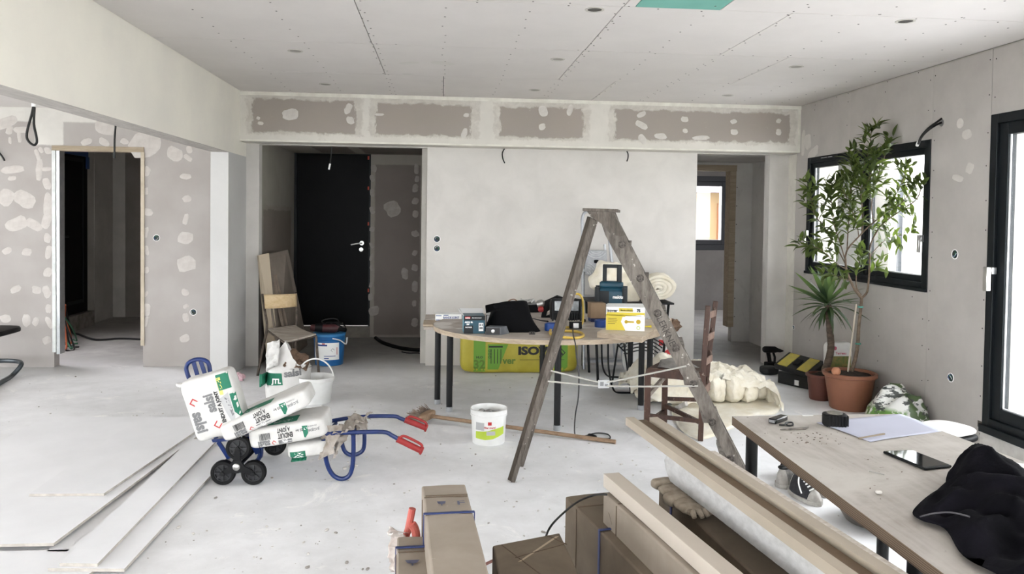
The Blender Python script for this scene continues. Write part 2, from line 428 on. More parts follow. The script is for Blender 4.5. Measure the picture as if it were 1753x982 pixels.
# sockets and cables of the back wall
def socket_hole(u, v, plane, p, dirn, label, r=.036, wires=True):
    c = ay(u, v, p) if plane == 'Y' else ax(u, v, p)
    Mx = frame(c, (1,0,0), (0,0,1)) if plane == 'Y' else frame(c, (0,-1,0), (0,0,1))
    t = thing('junction_box', label, 'socket box', c)
    mb = MB(); mb.lathe([(r, .0), (r, .004), (r*.86, .004), (r*.86, .0005), (0, .0004)], c, 20, Mx.to_3x3().to_4x4()); 
    obj('box_rim', mb, P_['white'], t)
    mb = MB(); mb.lathe([(r*.84, .0006), (r*.84, .0012), (0, .0014)], c, 18, Mx.to_3x3().to_4x4()); obj('box_back', mb, M['socket'], t)
    if wires:
        for k in range(3):
            a = random.uniform(0, 6.28); z = Mx.to_3x3() @ Vector((0,0,1))
            pts = [Mx @ Vector((r*.5*cos(a+i*.9), r*.6*sin(a+i*.9), .002+.012*sin(i*1.05))) for i in range(4)]
            obj('wire', MB().tube(pts, .0022, 5), [M['alupaint'], P_['blue'], P_['green']][k], t)
    return t
M['socket'] = mat('green_black_box', (20, 34, 28), (38, 52, 46), 60, .5)
socket_hole(748, 409, 'Y', D2, -1, 'upper of two round socket boxes at the left edge of the white back wall', .034)
socket_hole(748, 425, 'Y', D2, -1, 'lower of two round socket boxes at the left edge of the white back wall', .034)
def cable_hang(pts, label, r=.006, tip=None, cat='cable'):
    t = thing('hanging_cable', label, cat, pts[0])
    obj('sheath', MB().tube(smooth_pts(pts, 5), r, 7), M['cable'], t, origin=pts[0])
    if tip: obj('white_end', MB().tube(tip, r*1.5, 7), P_['white'], t)
def smooth_pts(pts, k=4, closed=False):
    pts = [Vector(p) for p in pts]; n = len(pts); o = []
    rng = range(n) if closed else range(n-1)
    for i in rng:
        p0 = pts[(i-1) % n] if closed or i > 0 else pts[0]; p1 = pts[i]; p2 = pts[(i+1) % n]; p3 = pts[(i+2) % n] if closed or i+2 < n else pts[-1]
        for j in range(k):
            t = j/k; o.append(.5*((2*p1)+(p2-p0)*t+(2*p0-5*p1+4*p2-p3)*t*t+(-p0+3*p1-3*p2+p3)*t**3))
    if not closed: o.append(pts[-1])
    return o
Y_ = D2-.02
cable_hang([ay(864, 254, Y_+.02), ay(860, 262, Y_-.02), ay(861, 272, Y_-.03), ay(864, 279, Y_-.02)], 'short black cable hanging from the white wall top, left of the stepladder')
cable_hang([ay(1072, 257, Y_+.02), ay(1075, 263, Y_-.02), ay(1075, 270, Y_-.03), ay(1073, 276, Y_-.02)], 'short black cable hanging from the white wall top, right of the stepladder')
p = ay(568, 251, 7.66); cable_hang([p, ay(567, 262, 7.67), ay(566, 272, 7.67), ay(564, 288, 7.66)], 'cable hanging in front of the black entrance door', .006, [ay(565, 280, 7.66), ay(563, 290, 7.66)])

# left beam, its end pier and the left wing
M['beam'] = mat('beam_white_plaster', (231, 227, 216), (223, 219, 210), 1.6, .85, bump=.06, bscale=9)
BZ = 1.99
CY = 7.006
struct('trim_3', MB().box((XL-.15, YB, BZ), (XL, D2, H+.12)), M['beam'])
struct('trim_4', MB().box((XL-.15, CY, 0), (XL, D2, BZ)), mat('pier_white_plaster', (194, 193, 191), (188, 187, 185), 2, .85, bump=.05, bscale=9))
# soffit skim under the beam, rougher
struct('trim_5', MB().box((XL-.149, YB, BZ-.004), (XL-.001, CY, BZ)), mat('soffit_grey_skim', (186, 181, 175), (168, 163, 157), 6, .9, bump=.2, bscale=20, stretch=(6, 1, 1)))
M['wing'] = board('wing_wall_board', (159, 153, 149), (205, 202, 196), [(-8, -3.745, -.1, 2.285), (-8, -3.5, -.1, 2.07), (-3.51, -1.9, -.1, 2.287)], amp=.012, base2=(168, 163, 159), ns=5)
DL0, DL1, DLT = -3.588, -2.79, 2.036
mb = cells(MB(), 'Y', D2, D2+.10, -7.3, XL-.15, 0, HW+.15, [(DL0, DL1, 0, DLT)]); wing = struct('wall_left', mb, M['wing'])
struct('ceiling_left', MB().box((-7.3, YB, HW), (XL-.15, D2, HW+.15)), M['ceil'])
bpy.data.objects['ceiling_left'].name = 'ceiling'
smears([(10, 210, 20, 9), (36, 222, 12, 6, 0), (16, 222, 6, 8), (33, 234, 4, 9), (17, 240, 3, 6),
        (180, 219, 18, 12), (148, 243, 9, 6), (178, 243, 9, 6), (213, 242, 7, 5), (249, 246, 27, 24, .1), (299, 263, 14, 11), (324, 256, 5, 7), (322, 270, 9, 4, -.6),
        (70, 257, 4, 5, .6), (82, 258, 6, 6), (64, 265, 4, 9, .3), (67, 290, 6, 18, 0), (22, 290, 18, 7, .1), (21, 305, 7, 4), (80, 289, 8, 4), (80, 314, 6, 11), (10, 338, 14, 13), (42, 341, 19, 13), (82, 352, 7, 24, 0), (28, 383, 18, 12), (58, 385, 15, 8), (80, 378, 8, 14),
        (81, 407, 6, 8), (12, 429, 9, 5, .5), (46, 431, 9, 6), (83, 431, 6, 11), (82, 466, 7, 8), (27, 495, 10, 5), (63, 496, 9, 6), (80, 499, 7, 10), (83, 528, 5, 8), (9, 545, 9, 7, .3), (45, 548, 7, 10), (61, 550, 5, 8), (84, 552, 5, 10), (80, 582, 8, 6, .4),
        (251, 293, 6, 8), (250, 327, 4, 7), (254, 363, 8, 6), (250, 398, 4, 9), (251, 428, 4, 8), (251, 462, 4, 6), (250, 503, 3, 5), (251, 530, 6, 11), (250, 550, 4, 9),
        (318, 302, 9, 5), (320, 340, 7, 6, .4), (318, 375, 5, 9, -.2), (317, 407, 13, 10), (319, 452, 15, 14, .4), (317, 500, 6, 6), (318, 524, 5, 4), (318, 543, 5, 8), (316, 579, 9, 6, .5)], D2, wing, M['fillerwing'], p=D2)
socket_hole(268, 407, 'Y', D2, -1, 'round green socket box high on the wing wall, right of the left doorway', .032)
socket_hole(331, 534, 'Y', D2, -1, 'round green socket box low on the wing wall near the white pier', .032)
Yc = 6.2
c0 = ay(58, 178, Yc)
t = thing('hanging_cable', 'black cable loop with white collar hanging from the wing ceiling at far left', 'cable', (c0.x, Yc, HW))
obj('collar', MB().tube([(c0.x, Yc, HW), (c0.x, Yc, c0.z-.02)], .016, 10), P_['white'], t)
lp = [ay(u, v, Yc) for u, v in ((57, 182), (54, 197), (47, 222), (46, 236), (52, 245), (59, 248), (63, 243), (62, 232), (58, 212), (59, 183))]
obj('loop', MB().tube(smooth_pts(lp, 4), .009, 7), M['cable'], t)
cable_hang([Vector((ay(198, 212, 6.95).x, 6.95, HW)), ay(198, 212, 6.95), ay(197, 225, 6.95), ay(196, 245, 6.95), ay(196, 271, 6.96)], 'straight black cable hanging from the beam above the left doorway', .008)
bpy.data.objects['hanging_cable.004']
cable_hang([ay(-8, 255, D2), ay(2, 265, D2-.03), ay(8, 275, D2-.02)], 'short black cable stub poking out of the wing wall at the left edge', .008)

# doorway linings of the left doorway
mb = MB().box((DL0-.012, D2-.012, .14), (DL0+.018, D2+.11, DLT+.02)); door1 = struct('door_1', mb, mat('galvanised_stud', (214, 216, 214), (196, 199, 198), 12, .45))
obj('stud', MB().box((DL0+.02, D2+.0, .12), (DL0+.05, D2+.1, DLT-.02)), M['alu'], door1)
obj('head_batten', MB().box((DL0-.012, D2-.014, DLT-.022), (DL1+.01, D2+.11, DLT+.025)), M['pinewood'], door1)
obj('side_batten', MB().box((DL1-.018, D2-.014, .2), (DL1+.014, D2+.11, DLT-.022)), mat('pale_batten', (188, 177, 160), (172, 160, 142), 8, .7), door1)

# room behind the left doorway
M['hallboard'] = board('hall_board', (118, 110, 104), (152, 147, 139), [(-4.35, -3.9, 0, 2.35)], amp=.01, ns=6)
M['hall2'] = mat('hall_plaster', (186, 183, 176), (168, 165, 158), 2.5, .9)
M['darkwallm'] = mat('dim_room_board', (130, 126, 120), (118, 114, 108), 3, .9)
mb = cells(MB(), 'X', -4.6, -4.5, D2+.1, 11.3, 0, HW, [(7.95, 8.95, .6, 2.1)]); struct('wall_left_room_side', mb, M['hall2']); bpy.data.objects['wall_left_room_side'].name = 'wall_left.001'  # unseen window hole added to let daylight into this room
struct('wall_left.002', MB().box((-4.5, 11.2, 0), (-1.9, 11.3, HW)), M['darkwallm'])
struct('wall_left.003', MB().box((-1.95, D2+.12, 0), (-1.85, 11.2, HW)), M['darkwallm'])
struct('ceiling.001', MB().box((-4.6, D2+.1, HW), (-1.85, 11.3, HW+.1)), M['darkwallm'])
# pale taped seams in that room
struct('trim_6', MB().box((-4.499, 10.62, 0), (-4.494, 11.2, HW)).box((-4.495, 11.19, 0), (-4.33, 11.199, HW)).box((-4.499, 9.15, 0.02), (-4.495, 9.3, HW)), M['hall2'])
# black door leaf on its plinth
t = thing('black_panel_door', 'black entrance door with blue protective film, seen through the left doorway', 'door', (-4.5, 9.9, 0))
obj('door_leaf', MB().box((-4.49, 9.36, .2), (-4.44, 10.28, 2.2)), M['blackdoor'], t, bevel=.004)
obj('door_frame', MB().box((-4.498, 9.30, .18), (-4.46, 9.36, 2.24)).box((-4.498, 10.28, .18), (-4.46, 10.34, 2.24)).box((-4.498, 9.36, 2.2), (-4.46, 10.28, 2.24)), M['black'], t)
mb = MB()
for z0, z1 in ((.32, .36), (2.06, 2.1)): mb.box((-4.442, 9.46, z0), (-4.432, 10.18, z1))
for y0 in (9.46, 10.15): mb.box((-4.442, y0, .36), (-4.432, y0+.03, 2.06))
obj('panel_moulding', mb, M['black'], t)
obj('protective_film', MB().box((-4.436, 9.38, 2.13), (-4.430, 10.3, 2.2)).box((-4.436, 10.24, 1.98), (-4.43, 10.33, 2.13)), mat('blue_film', (26, 62, 118), None, rough=.3), t)
obj('door_handle', MB().box((-4.44, 9.5, 1.0), (-4.425, 9.54, 1.24)).tube([(-4.43, 9.52, 1.15), (-4.38, 9.52, 1.15), (-4.38, 9.66, 1.15)], .011, 8), M['black'], t)
obj('plinth', MB().box((-4.5, 9.25, 0), (-4.4, 10.4, .19)), mat('raw_concrete_plinth', (150, 146, 138), (110, 106, 98), 9, .9, bump=.3), t)
# cables on the floor there
t = thing('cable_bundle', 'bundle of green, orange and black cables spilling out on the left doorway floor', 'cables', az(112, 590))
random.seed(8)
for k in range(9):
    a = az(102+random.uniform(-2, 6), 590+random.uniform(-6, 6)); b = az(118+random.uniform(-6, 16), 586+random.uniform(-8, 14))
    a.z = .35+random.uniform(-.1, .1); mid = (a+b)/2+Vector((random.uniform(-.04, .04), 0, .02)); b.z = .012; a.x += .03
    obj('cable_tail', MB().tube(smooth_pts([a, mid, b, b+Vector((random.uniform(-.1, .15), random.uniform(-.12, .12), 0))], 4), .009, 6), [M['cable'], mat('orange_cable', (168, 84, 50)), mat('green_cable', (62, 110, 84))][k % 3], t)
cable_hang([az(243, 582)+Vector((0, 0, .01)), az(205, 581)+Vector((0, 0, .012)), az(165, 583)+Vector((0, 0, .012)), az(135, 578)+Vector((0, 0, .04)), az(122, 565, .1), az(110, 520, .42)], 'long black cable running across the floor of the left doorway', .012)

# entrance recess behind the opening left of the white wall
EY = 9.4
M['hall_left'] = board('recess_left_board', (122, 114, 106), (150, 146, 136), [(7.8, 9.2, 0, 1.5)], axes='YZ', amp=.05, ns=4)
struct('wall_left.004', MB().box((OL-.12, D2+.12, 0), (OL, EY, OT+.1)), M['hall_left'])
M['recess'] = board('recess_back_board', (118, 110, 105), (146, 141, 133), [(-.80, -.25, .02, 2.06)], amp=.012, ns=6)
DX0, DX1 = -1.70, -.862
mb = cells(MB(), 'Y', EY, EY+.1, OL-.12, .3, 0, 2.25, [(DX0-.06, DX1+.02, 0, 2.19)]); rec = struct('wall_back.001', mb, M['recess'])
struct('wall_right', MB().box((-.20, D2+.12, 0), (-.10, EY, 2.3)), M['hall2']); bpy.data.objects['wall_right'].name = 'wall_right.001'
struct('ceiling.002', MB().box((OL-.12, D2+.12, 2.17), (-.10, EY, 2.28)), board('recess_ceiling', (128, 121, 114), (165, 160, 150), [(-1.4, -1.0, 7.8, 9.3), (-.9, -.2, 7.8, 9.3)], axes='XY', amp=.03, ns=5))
random.seed(11)
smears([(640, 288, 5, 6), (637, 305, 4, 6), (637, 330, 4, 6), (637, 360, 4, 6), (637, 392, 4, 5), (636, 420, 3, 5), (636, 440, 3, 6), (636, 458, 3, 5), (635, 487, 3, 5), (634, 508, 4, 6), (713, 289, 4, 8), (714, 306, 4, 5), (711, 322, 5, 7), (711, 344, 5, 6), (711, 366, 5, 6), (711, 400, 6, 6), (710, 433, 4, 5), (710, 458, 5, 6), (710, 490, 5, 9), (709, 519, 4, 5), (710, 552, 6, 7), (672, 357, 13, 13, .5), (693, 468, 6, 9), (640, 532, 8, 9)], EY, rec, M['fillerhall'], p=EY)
t = thing('entrance_door', 'tall plain black front door with chrome lever at the back of the recess', 'door', (-1.3, EY+.05, 0))
obj('door_leaf', MB().box((DX0, EY+.02, .14), (DX1, EY+.08, 2.165)), M['blackdoor'], t, bevel=.003)
obj('door_frame', MB().box((DX0-.06, EY+.0, .13), (DX0, EY+.09, 2.19)).box((DX1, EY, .13), (DX1+.02, EY+.09, 2.19)).box((DX0, EY, 2.165), (DX1, EY+.09, 2.19)), M['black'], t)
obj('threshold_plinth', MB().box((DX0-.06, EY-.03, 0), (DX1+.02, EY+.1, .13)), mat('plinth_board', (132, 127, 118), (112, 107, 100), 7, .9), t)
hp = ay(619, 416, EY); mb = MB().lathe([(.026, 0), (.026, .012), (0, .012)], (hp.x, EY+.02, hp.z), 16, Matrix.Rotation(R(90), 4, 'X'))
mb.tube([(hp.x, EY+.01, hp.z), (hp.x, EY-.035, hp.z), (hp.x-.03, EY-.04, hp.z-.002), (hp.x-.12, EY-.04, hp.z-.018)], .009, 8); obj('door_handle', mb, M['steel'], t)
hp = ay(618, 427, EY); obj('lock_rose', MB().lathe([(.024, 0), (.024, .01), (.008, .011), (.008, .02), (0, .02)], (hp.x, EY+.02, hp.z), 16, Matrix.Rotation(R(90), 4, 'X')), M['steel'], t)
orange = mat('orange_wedge', (170, 60, 40))
for v in (270, 322, 383, 497):
    c = ay(629.5, v, EY); obj('hinge_packer', MB().box((c.x, EY-.006, c.z-.02), (c.x+.016, EY+.02, c.z+.02)), orange, t)

# corridor behind the right-hand opening, and the room at its end
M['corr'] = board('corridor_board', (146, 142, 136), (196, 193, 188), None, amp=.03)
CYB = 9.05
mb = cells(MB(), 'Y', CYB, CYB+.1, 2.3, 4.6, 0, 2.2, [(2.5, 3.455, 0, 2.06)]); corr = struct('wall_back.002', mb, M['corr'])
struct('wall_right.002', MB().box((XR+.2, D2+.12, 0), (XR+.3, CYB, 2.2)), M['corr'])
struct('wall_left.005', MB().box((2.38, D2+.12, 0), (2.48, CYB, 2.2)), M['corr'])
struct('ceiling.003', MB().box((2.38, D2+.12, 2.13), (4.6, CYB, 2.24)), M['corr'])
dd = struct('door_2', MB().box((2.5, CYB-.03, 2.03), (3.475, CYB+.12, 2.10)), M['pinewood'])
obj('side_batten', MB().box((3.395, CYB-.03, .18), (3.468, CYB+.12, 2.03)), M['pinewood'], dd)
obj('screw_heads', (lambda mb: [mb.lathe([(.006, 0), (.006, .003), (0, .003)], (3.49, CYB-.0, .3+.22*k), 6, Matrix.Rotation(R(90), 4, 'X')) for k in range(8)] and mb)(MB()), M['cable'], dd)['kind'] = 'stuff'
RY = 12.2
wx0, wx1, wz0, wz1 = 3.6, 4.63, .96, 2.14
mb = cells(MB(), 'Y', RY, RY+.2, 1.5, 6.2, 0, 2.5, [(wx0, wx1, wz0, wz1)]); M['corrshade'] = mat('back_room_shaded_board', (104, 102, 99), (94, 92, 89), 3, .9); struct('wall_back.003', mb, M['corrshade'])  # corridor board copy with the back room's shade put into its colour
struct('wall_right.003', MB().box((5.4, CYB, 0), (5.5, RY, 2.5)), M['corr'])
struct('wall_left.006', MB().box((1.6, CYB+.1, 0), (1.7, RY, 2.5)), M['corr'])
struct('ceiling.004', MB().box((1.5, CYB+.0, 2.5), (5.6, RY, 2.6)), M['corrshade'])
def casement(name, plane, p, a0, a1, b0, b1, fw, mull=None, depth=.07, sash=.0, dirn=1):
    """frame bars in wall plane p (thickness goes dirn), glass in the middle"""
    def B(mb, u0, u1, v0, v1, q0, q1):
        q0, q1 = sorted((p+dirn*q0, p+dirn*q1))
        return mb.box((q0, u0, v0), (q1, u1, v1)) if plane == 'X' else mb.box((u0, q0, v0), (u1, q1, v1))
    mb = MB(); 
    B(mb, a0, a0+fw, b0, b1, -.008, depth); B(mb, a1-fw, a1, b0, b1, -.008, depth); B(mb, a0+fw, a1-fw, b0, b0+fw, -.008, depth); B(mb, a0+fw, a1-fw, b1-fw, b1, -.008, depth)
    fr = struct(name, mb, M['black'], bevel=.004); WORG[fr.name] = Vector((0,0,0))
    spans = [(a0+fw, a1-fw)] if mull is None else [(a0+fw, mull-.012), (mull+.012, a1-fw)]
    if mull: obj('window_post', B(MB(), mull-.012, mull+.012, b0+fw, b1-fw, 0.0, depth), M['black'], fr)
    for s0, s1 in spans:
        mb = MB(); k = sash
        B(mb, s0, s0+k, b0+fw, b1-fw, .012, depth-.01); B(mb, s1-k, s1, b0+fw, b1-fw, .012, depth-.01); B(mb, s0+k, s1-k, b0+fw, b0+fw+k, .012, depth-.01); B(mb, s0+k, s1-k, b1-fw-k, b1-fw, .012, depth-.01)
        s = obj('sash', mb, M['black'], fr, bevel=.003)
        obj('pane', B(MB(), s0+k-.004, s1-k+.004, b0+fw+k-.004, b1-fw-k+.004, .035, .041), M['glass'], s)
        mb = MB(); g = .008
        B(mb, s0+k, s0+k+g, b0+fw+k, b1-fw-k, .025, .034); B(mb, s1-k-g, s1-k, b0+fw+k, b1-fw-k, .025, .034); B(mb, s0+k, s1-k, b0+fw+k, b0+fw+k+g, .025, .034)
        obj('glazing_bead', mb, M['alupaint'], s)
    return fr
casement('window_1', 'Y', RY, wx0, wx1, wz0, wz1, .085, None, .07, .075)
# the right-hand wall: base slab, board panels, window and patio door
WY0, WY1, WZ0, WZ1 = 5.322, 7.212, .97, 2.055
PY0, PY1, PZ0, PZ1 = 2.35, 4.708, .165, 2.15
PB = (-1.75, .55)
holes = [(WY0, WY1, WZ0, WZ1), (PY0, PY1, PZ0, PZ1), (PB[0], PB[1], PZ0, PZ1)]
wr = struct('wall_right', cells(MB(), 'X', XR+.013, XR+.30, YB-.3, D2+.12, 0, H+.1, holes), mat('wall_core', (170, 166, 158), None))
WORG['wall_right'] = Vector((0,0,0))
cuts = [YB-.1, .6, 1.9, 3.5, 4.716, 5.316, 6.45, D2]
for i in range(len(cuts)-1):
    a, b = cuts[i], cuts[i+1]
    hs = [(max(h[0], a-1), min(h[1], b+1), h[2], h[3]) for h in holes]
    g = .0 if i == 5 else .002
    mb = cells(MB(), 'X', XR, XR+.0128, a+(0 if i == 6 else g), b-(0 if i in (5,) else g), .004, H-.006, [h for h in hs if h[1] > a and h[0] < b])
    obj('plasterboard_panel', mb, M['rboard'], wr, smooth=False)
# compound along its left corner and a few dabs
random.seed(3)
smears([(1383, 242, 5, 14, -.3), (1392, 262, 10, 8), (1400, 170, 4, 4), (1375, 245, 3, 20, 0), (1660, 288, 7, 9), (1640, 305, 9, 6), (1655, 230, 8, 8)], None, wr, mat('faint_dab', (194, 190, 183), (186, 182, 176), 10, .9), plane='X', p=XR)
mb = MB()
mb.box((XR-.003, D2-.17, 0), (XR, D2-.001, 2.11)); obj('corner_compound', mb, M['filler2'] if 'filler2' in M else mat('corner_skim', (208, 204, 194), (196, 192, 183), 6, .9), wr, smooth=False)
# screws
src = None; random.seed(4)
mb = MB()
Mz = Matrix.Rotation(R(-90), 4, 'Y')
def screw(mb, c, Mr, r=.0045): mb.lathe([(r, 0), (r, .0012), (0, .0014)], c, 6, Mr)
for yy in (7.1, 6.5, 5.93, 5.29, 5.36, 4.74, 4.69):
    for k in range(12):
        z = .12+k*.215+random.uniform(-.02, .02)
        if any(h[0]-.02 < yy < h[1]+.02 and h[2]-.02 < z < h[3]+.02 for h in holes): continue
        screw(mb, (XR, yy+random.uniform(-.008, .008), z), Mz)
for zz in (.9, 2.1, 2.55):
    for yy in [5.5+.2*k for k in range(9)]:
        if random.random() < .5: screw(mb, (XR, yy, zz+random.uniform(-.01, .01)), Mz)
obj('screw_heads', mb, M['cable'], wr, smooth=False)['kind'] = 'stuff'
win = casement('window_2', 'X', XR, WY0, WY1, WZ0, WZ1, .055, 6.2, .075, .045)
obj('sill_profile', MB().box((XR-.02, WY0-.0, WZ0-.012), (XR+.05, WY1, WZ0+.012)), M['black'], win)
obj('trickle_vent', MB().box((XR-.016, 6.62, 2.025), (XR-.007, 7.1, 2.045)), M['black'], win)
mb = MB(); mb.box((XR-.0175, 6.72, 2.033), (XR-.0155, 6.80, 2.037)); mb.box((XR-.0175, 6.82, 2.033), (XR-.0155, 6.93, 2.037)); obj('vent_slots', mb, M['alupaint'], win)
def wh(u, v0, v1, y, parent):
    mb = MB(); z1 = ax(u, v0, XR).z; z0 = ax(u, v1, XR).z
    mb.box((XR-.03, y-.014, z1-.05), (XR-.004, y+.014, z1)); mb.box((XR-.045, y-.013, z0), (XR-.03, y+.013, z1)); obj('window_handle', mb, M['steel'], parent, bevel=.003)
yL = ax(1384, 405, XR).y; yR = ax(1581, 415, XR).y
wh(1380, 394, 417, yL, win); wh(1580, 402, 432, yR, win)
pat = casement('window_3', 'X', XR, PY0, PY1, PZ0, PZ1, .06, 3.5, .08, .075)
obj('sill_profile', MB().box((XR-.03, PY0, PZ0-.035), (XR+.06, PY1+.0, PZ0+.012)), M['black'], pat)
mb = MB(); c1 = ax(1702, 457, XR); c0 = ax(1702, 498, XR); y = PY1-.06
mb.box((XR-.03, y-.02, c1.z-.045), (XR+.006, y+.02, c1.z)); mb.box((XR-.062, y-.018, c0.z), (XR-.03, y+.018, c1.z)); obj('door_handle', mb, M['steel'], pat, bevel=.004)
casement('window_4', 'X', XR, PB[0], PB[1], PZ0, PZ1, .06, -.6, .08, .075)
for k, (u, v) in enumerate(((1635, 435), (1628, 646), (1359, 560))):
    socket_hole(u, v, 'X', XR, -1, ['rough socket hole at mid height between window and patio door', 'rough socket hole low on the right wall behind the plywood table', 'broken socket hole low in the right wall near the back corner'][k], [.034, .032, .022][k])
socket_hole(1367, 410, 'X', XR, -1, 'small dark hole in the right wall beside the window handle', .018, False)
c = ax(1612, 210, XR)
t = thing('wall_light_cable', 'two black cables curving from a wall hole above the window corner', 'cable', c)
obj('hole_ring', MB().lathe([(.026, 0), (.026, .003), (.016, .003), (0, .001)], c, 16, Matrix.Rotation(R(-90), 4, 'Y')), P_['grey'], t)
for dz in (0, .022):
    pts = [c+Vector((-.003, 0, dz*.3)), ax(1604, 213, XR-.05), ax(1590, 222, XR-.09), ax(1578, 234, XR-.08), ax(1572, 246, XR-.05)]
    obj('sheath', MB().tube(smooth_pts([p+Vector((0, 0, dz*(1-i*.2))) for i, p in enumerate(pts)], 4), .0075, 7), M['cable'], t)
obj('white_end', MB().tube([ax(1573, 242, XR-.052), ax(1570, 249, XR-.045)], .012, 7), P_['white'], t)
c = ax(1644, 211, XR); obj('filled_hole', MB().lathe([(.034, 0), (.034, .003), (.026, .003), (0, .0008)], c, 18, Matrix.Rotation(R(-90), 4, 'Y')), M['filler'], wr)
# below the patio sill: compound strip and broken board corner
obj('sill_compound', MB().box((XR-.004, PY0, .0), (XR-.0003, PY1+.02, PZ0-.04)), M['filler'], wr, smooth=False)
obj('broken_edge', MB().box((XR-.003, PY1-.0, PZ0-.02), (XR-.0002, PY1+.045, PZ0+.02)), mat('exposed_edge', (70, 64, 58)), wr, smooth=False)

# walls behind the camera and at the far left, with their glazing
rh = [(-6.5, -2.35, .15, 2.2), (-1.4, 2.9, .15, 2.2)]
struct('wall_front', cells(MB(), 'Y', YB-.3, YB, -7.6, XR+.3, 0, H+.1, rh), M['beam'])
casement('window_5', 'Y', YB-.12, -6.5, -2.35, .15, 2.2, .06, -4.4, .07, .06, -1); casement('window_6', 'Y', YB-.12, -1.4, 2.9, .15, 2.2, .06, .75, .07, .06, -1)
struct('wall_left.007', cells(MB(), 'X', -7.6, -7.3, YB, D2+.1, 0, H+.1, [(2.2, 6.4, .2, 2.2), (-2.0, 1.6, .2, 2.2)]), M['beam'])  # unseen windows, added and enlarged to brighten the left wing
casement('window_7', 'X', -7.4, 2.2, 6.4, .2, 2.2, .06, 4.3, .07, .06, -1); casement('window_8', 'X', -7.4, -2.0, 1.6, .2, 2.2, .06, -.2, .07, .06, -1)

# main ceiling: boards with open joints, screws and spotlight holes
ceil = struct('ceiling.005', MB().box((XL, YB, H+.0135), (XR+.3, D2, H+.12)), mat('ceiling_void', (60, 57, 54))); WORG[ceil.name] = Vector((0,0,0))
g = .0028
rows = [(YB, -.4), (-.4, .72), (.72, 1.84), (1.84, 2.96), (2.96, 4.08), (4.08, 5.2), (5.2, 6.325), (6.325, D)]
xc = [[XL, 1.0, XR], [XL, 0.0, 1.86, XR], [XL, .93, XR], [XL, 0, XR], [XL, .94, 1.0, 1.46, XR], [XL, -.465, .935, 1.86, XR], [XL, -.46, .93, 2.35, XR], [XL, 0.0, 1.4, XR]]
spots = [(x, y) for x in (-1.01, .80, 2.545) for y in (4.16, 5.5, 6.87)]
for (y0, y1), xs in zip(rows, xc):
    for i in range(len(xs)-1):
        x0, x1 = xs[i], xs[i+1]
        green = (y0 == 2.96 and x0 == 1.0)
        if y0 == 2.96 and (x0 == .94): x0 = .94
        hs = [(x-.038, x+.038, y-.038, y+.038) for x, y in spots if x0 < x < x1 and y0 < y < y1 and (x, y) in ((.80, 4.16), (2.545, 4.16), (.80, 5.5), (2.545, 5.5))]
        mb = cells(MB(), 'Z', H, H+.0135, x0+g, x1-g, y0+g, y1-g, hs)
        obj('plasterboard_panel', mb, M['greenboard'] if green else M['ceil'], ceil, smooth=False)
random.seed(6)
mb = MB(); Mr = Matrix.Rotation(R(180), 4, 'X')
for x in (-1.38, -.915, -.465, 0, .465, .935, 1.41, 1.86, 2.33, 2.8, 3.2):
    y = 2.6
    while y < D-.05:
        screw(mb, (x+random.uniform(-.012, .012), y, H), Mr, .0055)
        if x in (-.465, .935, 1.86): screw(mb, (x+.03, y+.05, H), Mr, .0055)
        y += random.uniform(.15, .24)
for y in (3.0, 4.05, 4.11, 5.17):
    x = XL+.1
    while x < XR:
        if random.random() < .5: screw(mb, (x, y+random.uniform(-.01, .01), H), Mr, .0055)
        x += .24
obj('screw_heads', mb, mat('screw_head', (84, 80, 76)), ceil, smooth=False)['kind'] = 'stuff'
for k, (x, y) in enumerate(spots):
    col = ['left', 'middle', 'right'][k//3]; row = ['nearest', 'second', 'farthest'][k % 3]
    t = thing('spotlight_hole', f'{row} round spotlight hole in the {col} row of the ceiling', 'ceiling hole', (x, y, H))
    obj('hole_edge', MB().lathe([(.052, 0), (.052, -.003), (.040, -.003), (.038, .0)], (x, y, H), 22), mat('cut_gypsum', (190, 186, 178)), t)
    obj('hole_depth', MB().lathe([(.038, -.001), (.037, .02 if (x, y) in ((.80, 4.16), (2.545, 4.16), (.80, 5.5), (2.545, 5.5)) else -.0012), (0, .02 if y < 6 and x > 0 else -.0014)], (x, y, H), 20), mat('dark_void', (74, 70, 66)) if k % 3 == 0 and x > 0 else mat('grey_void', (150, 146, 140)), t)  # disc colours the hole: dark in some, mid grey in the rest
# compound blobs where ceiling boards were patched
smears2 = []
for (u, v, r) in ((700, 108, .05), (757, 108, .06), (700, 127, .03), (928, 168, .05)):
    p = az(u, v, H); blobm = blob(MB(), p.x, p.y, r*1.6, r, 'Z', H, dirn=-1); obj('filler_patch', blobm, mat('ceiling_filler', (206, 202, 196)), ceil, smooth=True, ang=60)

# crumbling base edges and a shadow gap under the back wall
# outside: pale terrace ground and neighbouring walls
struct('ground', MB().box((-40, -45, -.35), (60, 60, -.25)), mat('pale_gravel', (228, 226, 221), (214, 211, 205), 3, .95))
t = thing('neighbour_house', 'pale rendered house wall standing outside the right-hand windows', 'house', (9, 6, -.25))
obj('wall', MB().box((7.6, 5.9, -.25), (13, 21, 2.7)), mat('pale_render', (232, 230, 226), (222, 220, 214), 1.5, .9), t)
obj('grey_panel', MB().box((7.54, 12.35, -.1), (7.62, 13.5, 2.3)), mat('streaked_grey_panel', (60, 64, 70), (78, 82, 88), 3, .3, stretch=(1, 6, .2)), t)  # streaked grey panel added so the right sash shows grey
obj('downpipe', MB().tube([(7.52, 8.6, -.25), (7.52, 8.6, 2.7)], .05, 10), M['alupaint'], t)
t = thing('cream_house', 'cream house with orange shutter seen through the far back-room window', 'house', (8, 24, -.25))
obj('wall', MB().box((2, 22, -.25), (16, 30, 2.3)), mat('cream_render', (150, 128, 96), (142, 120, 88), 1, .9), t)
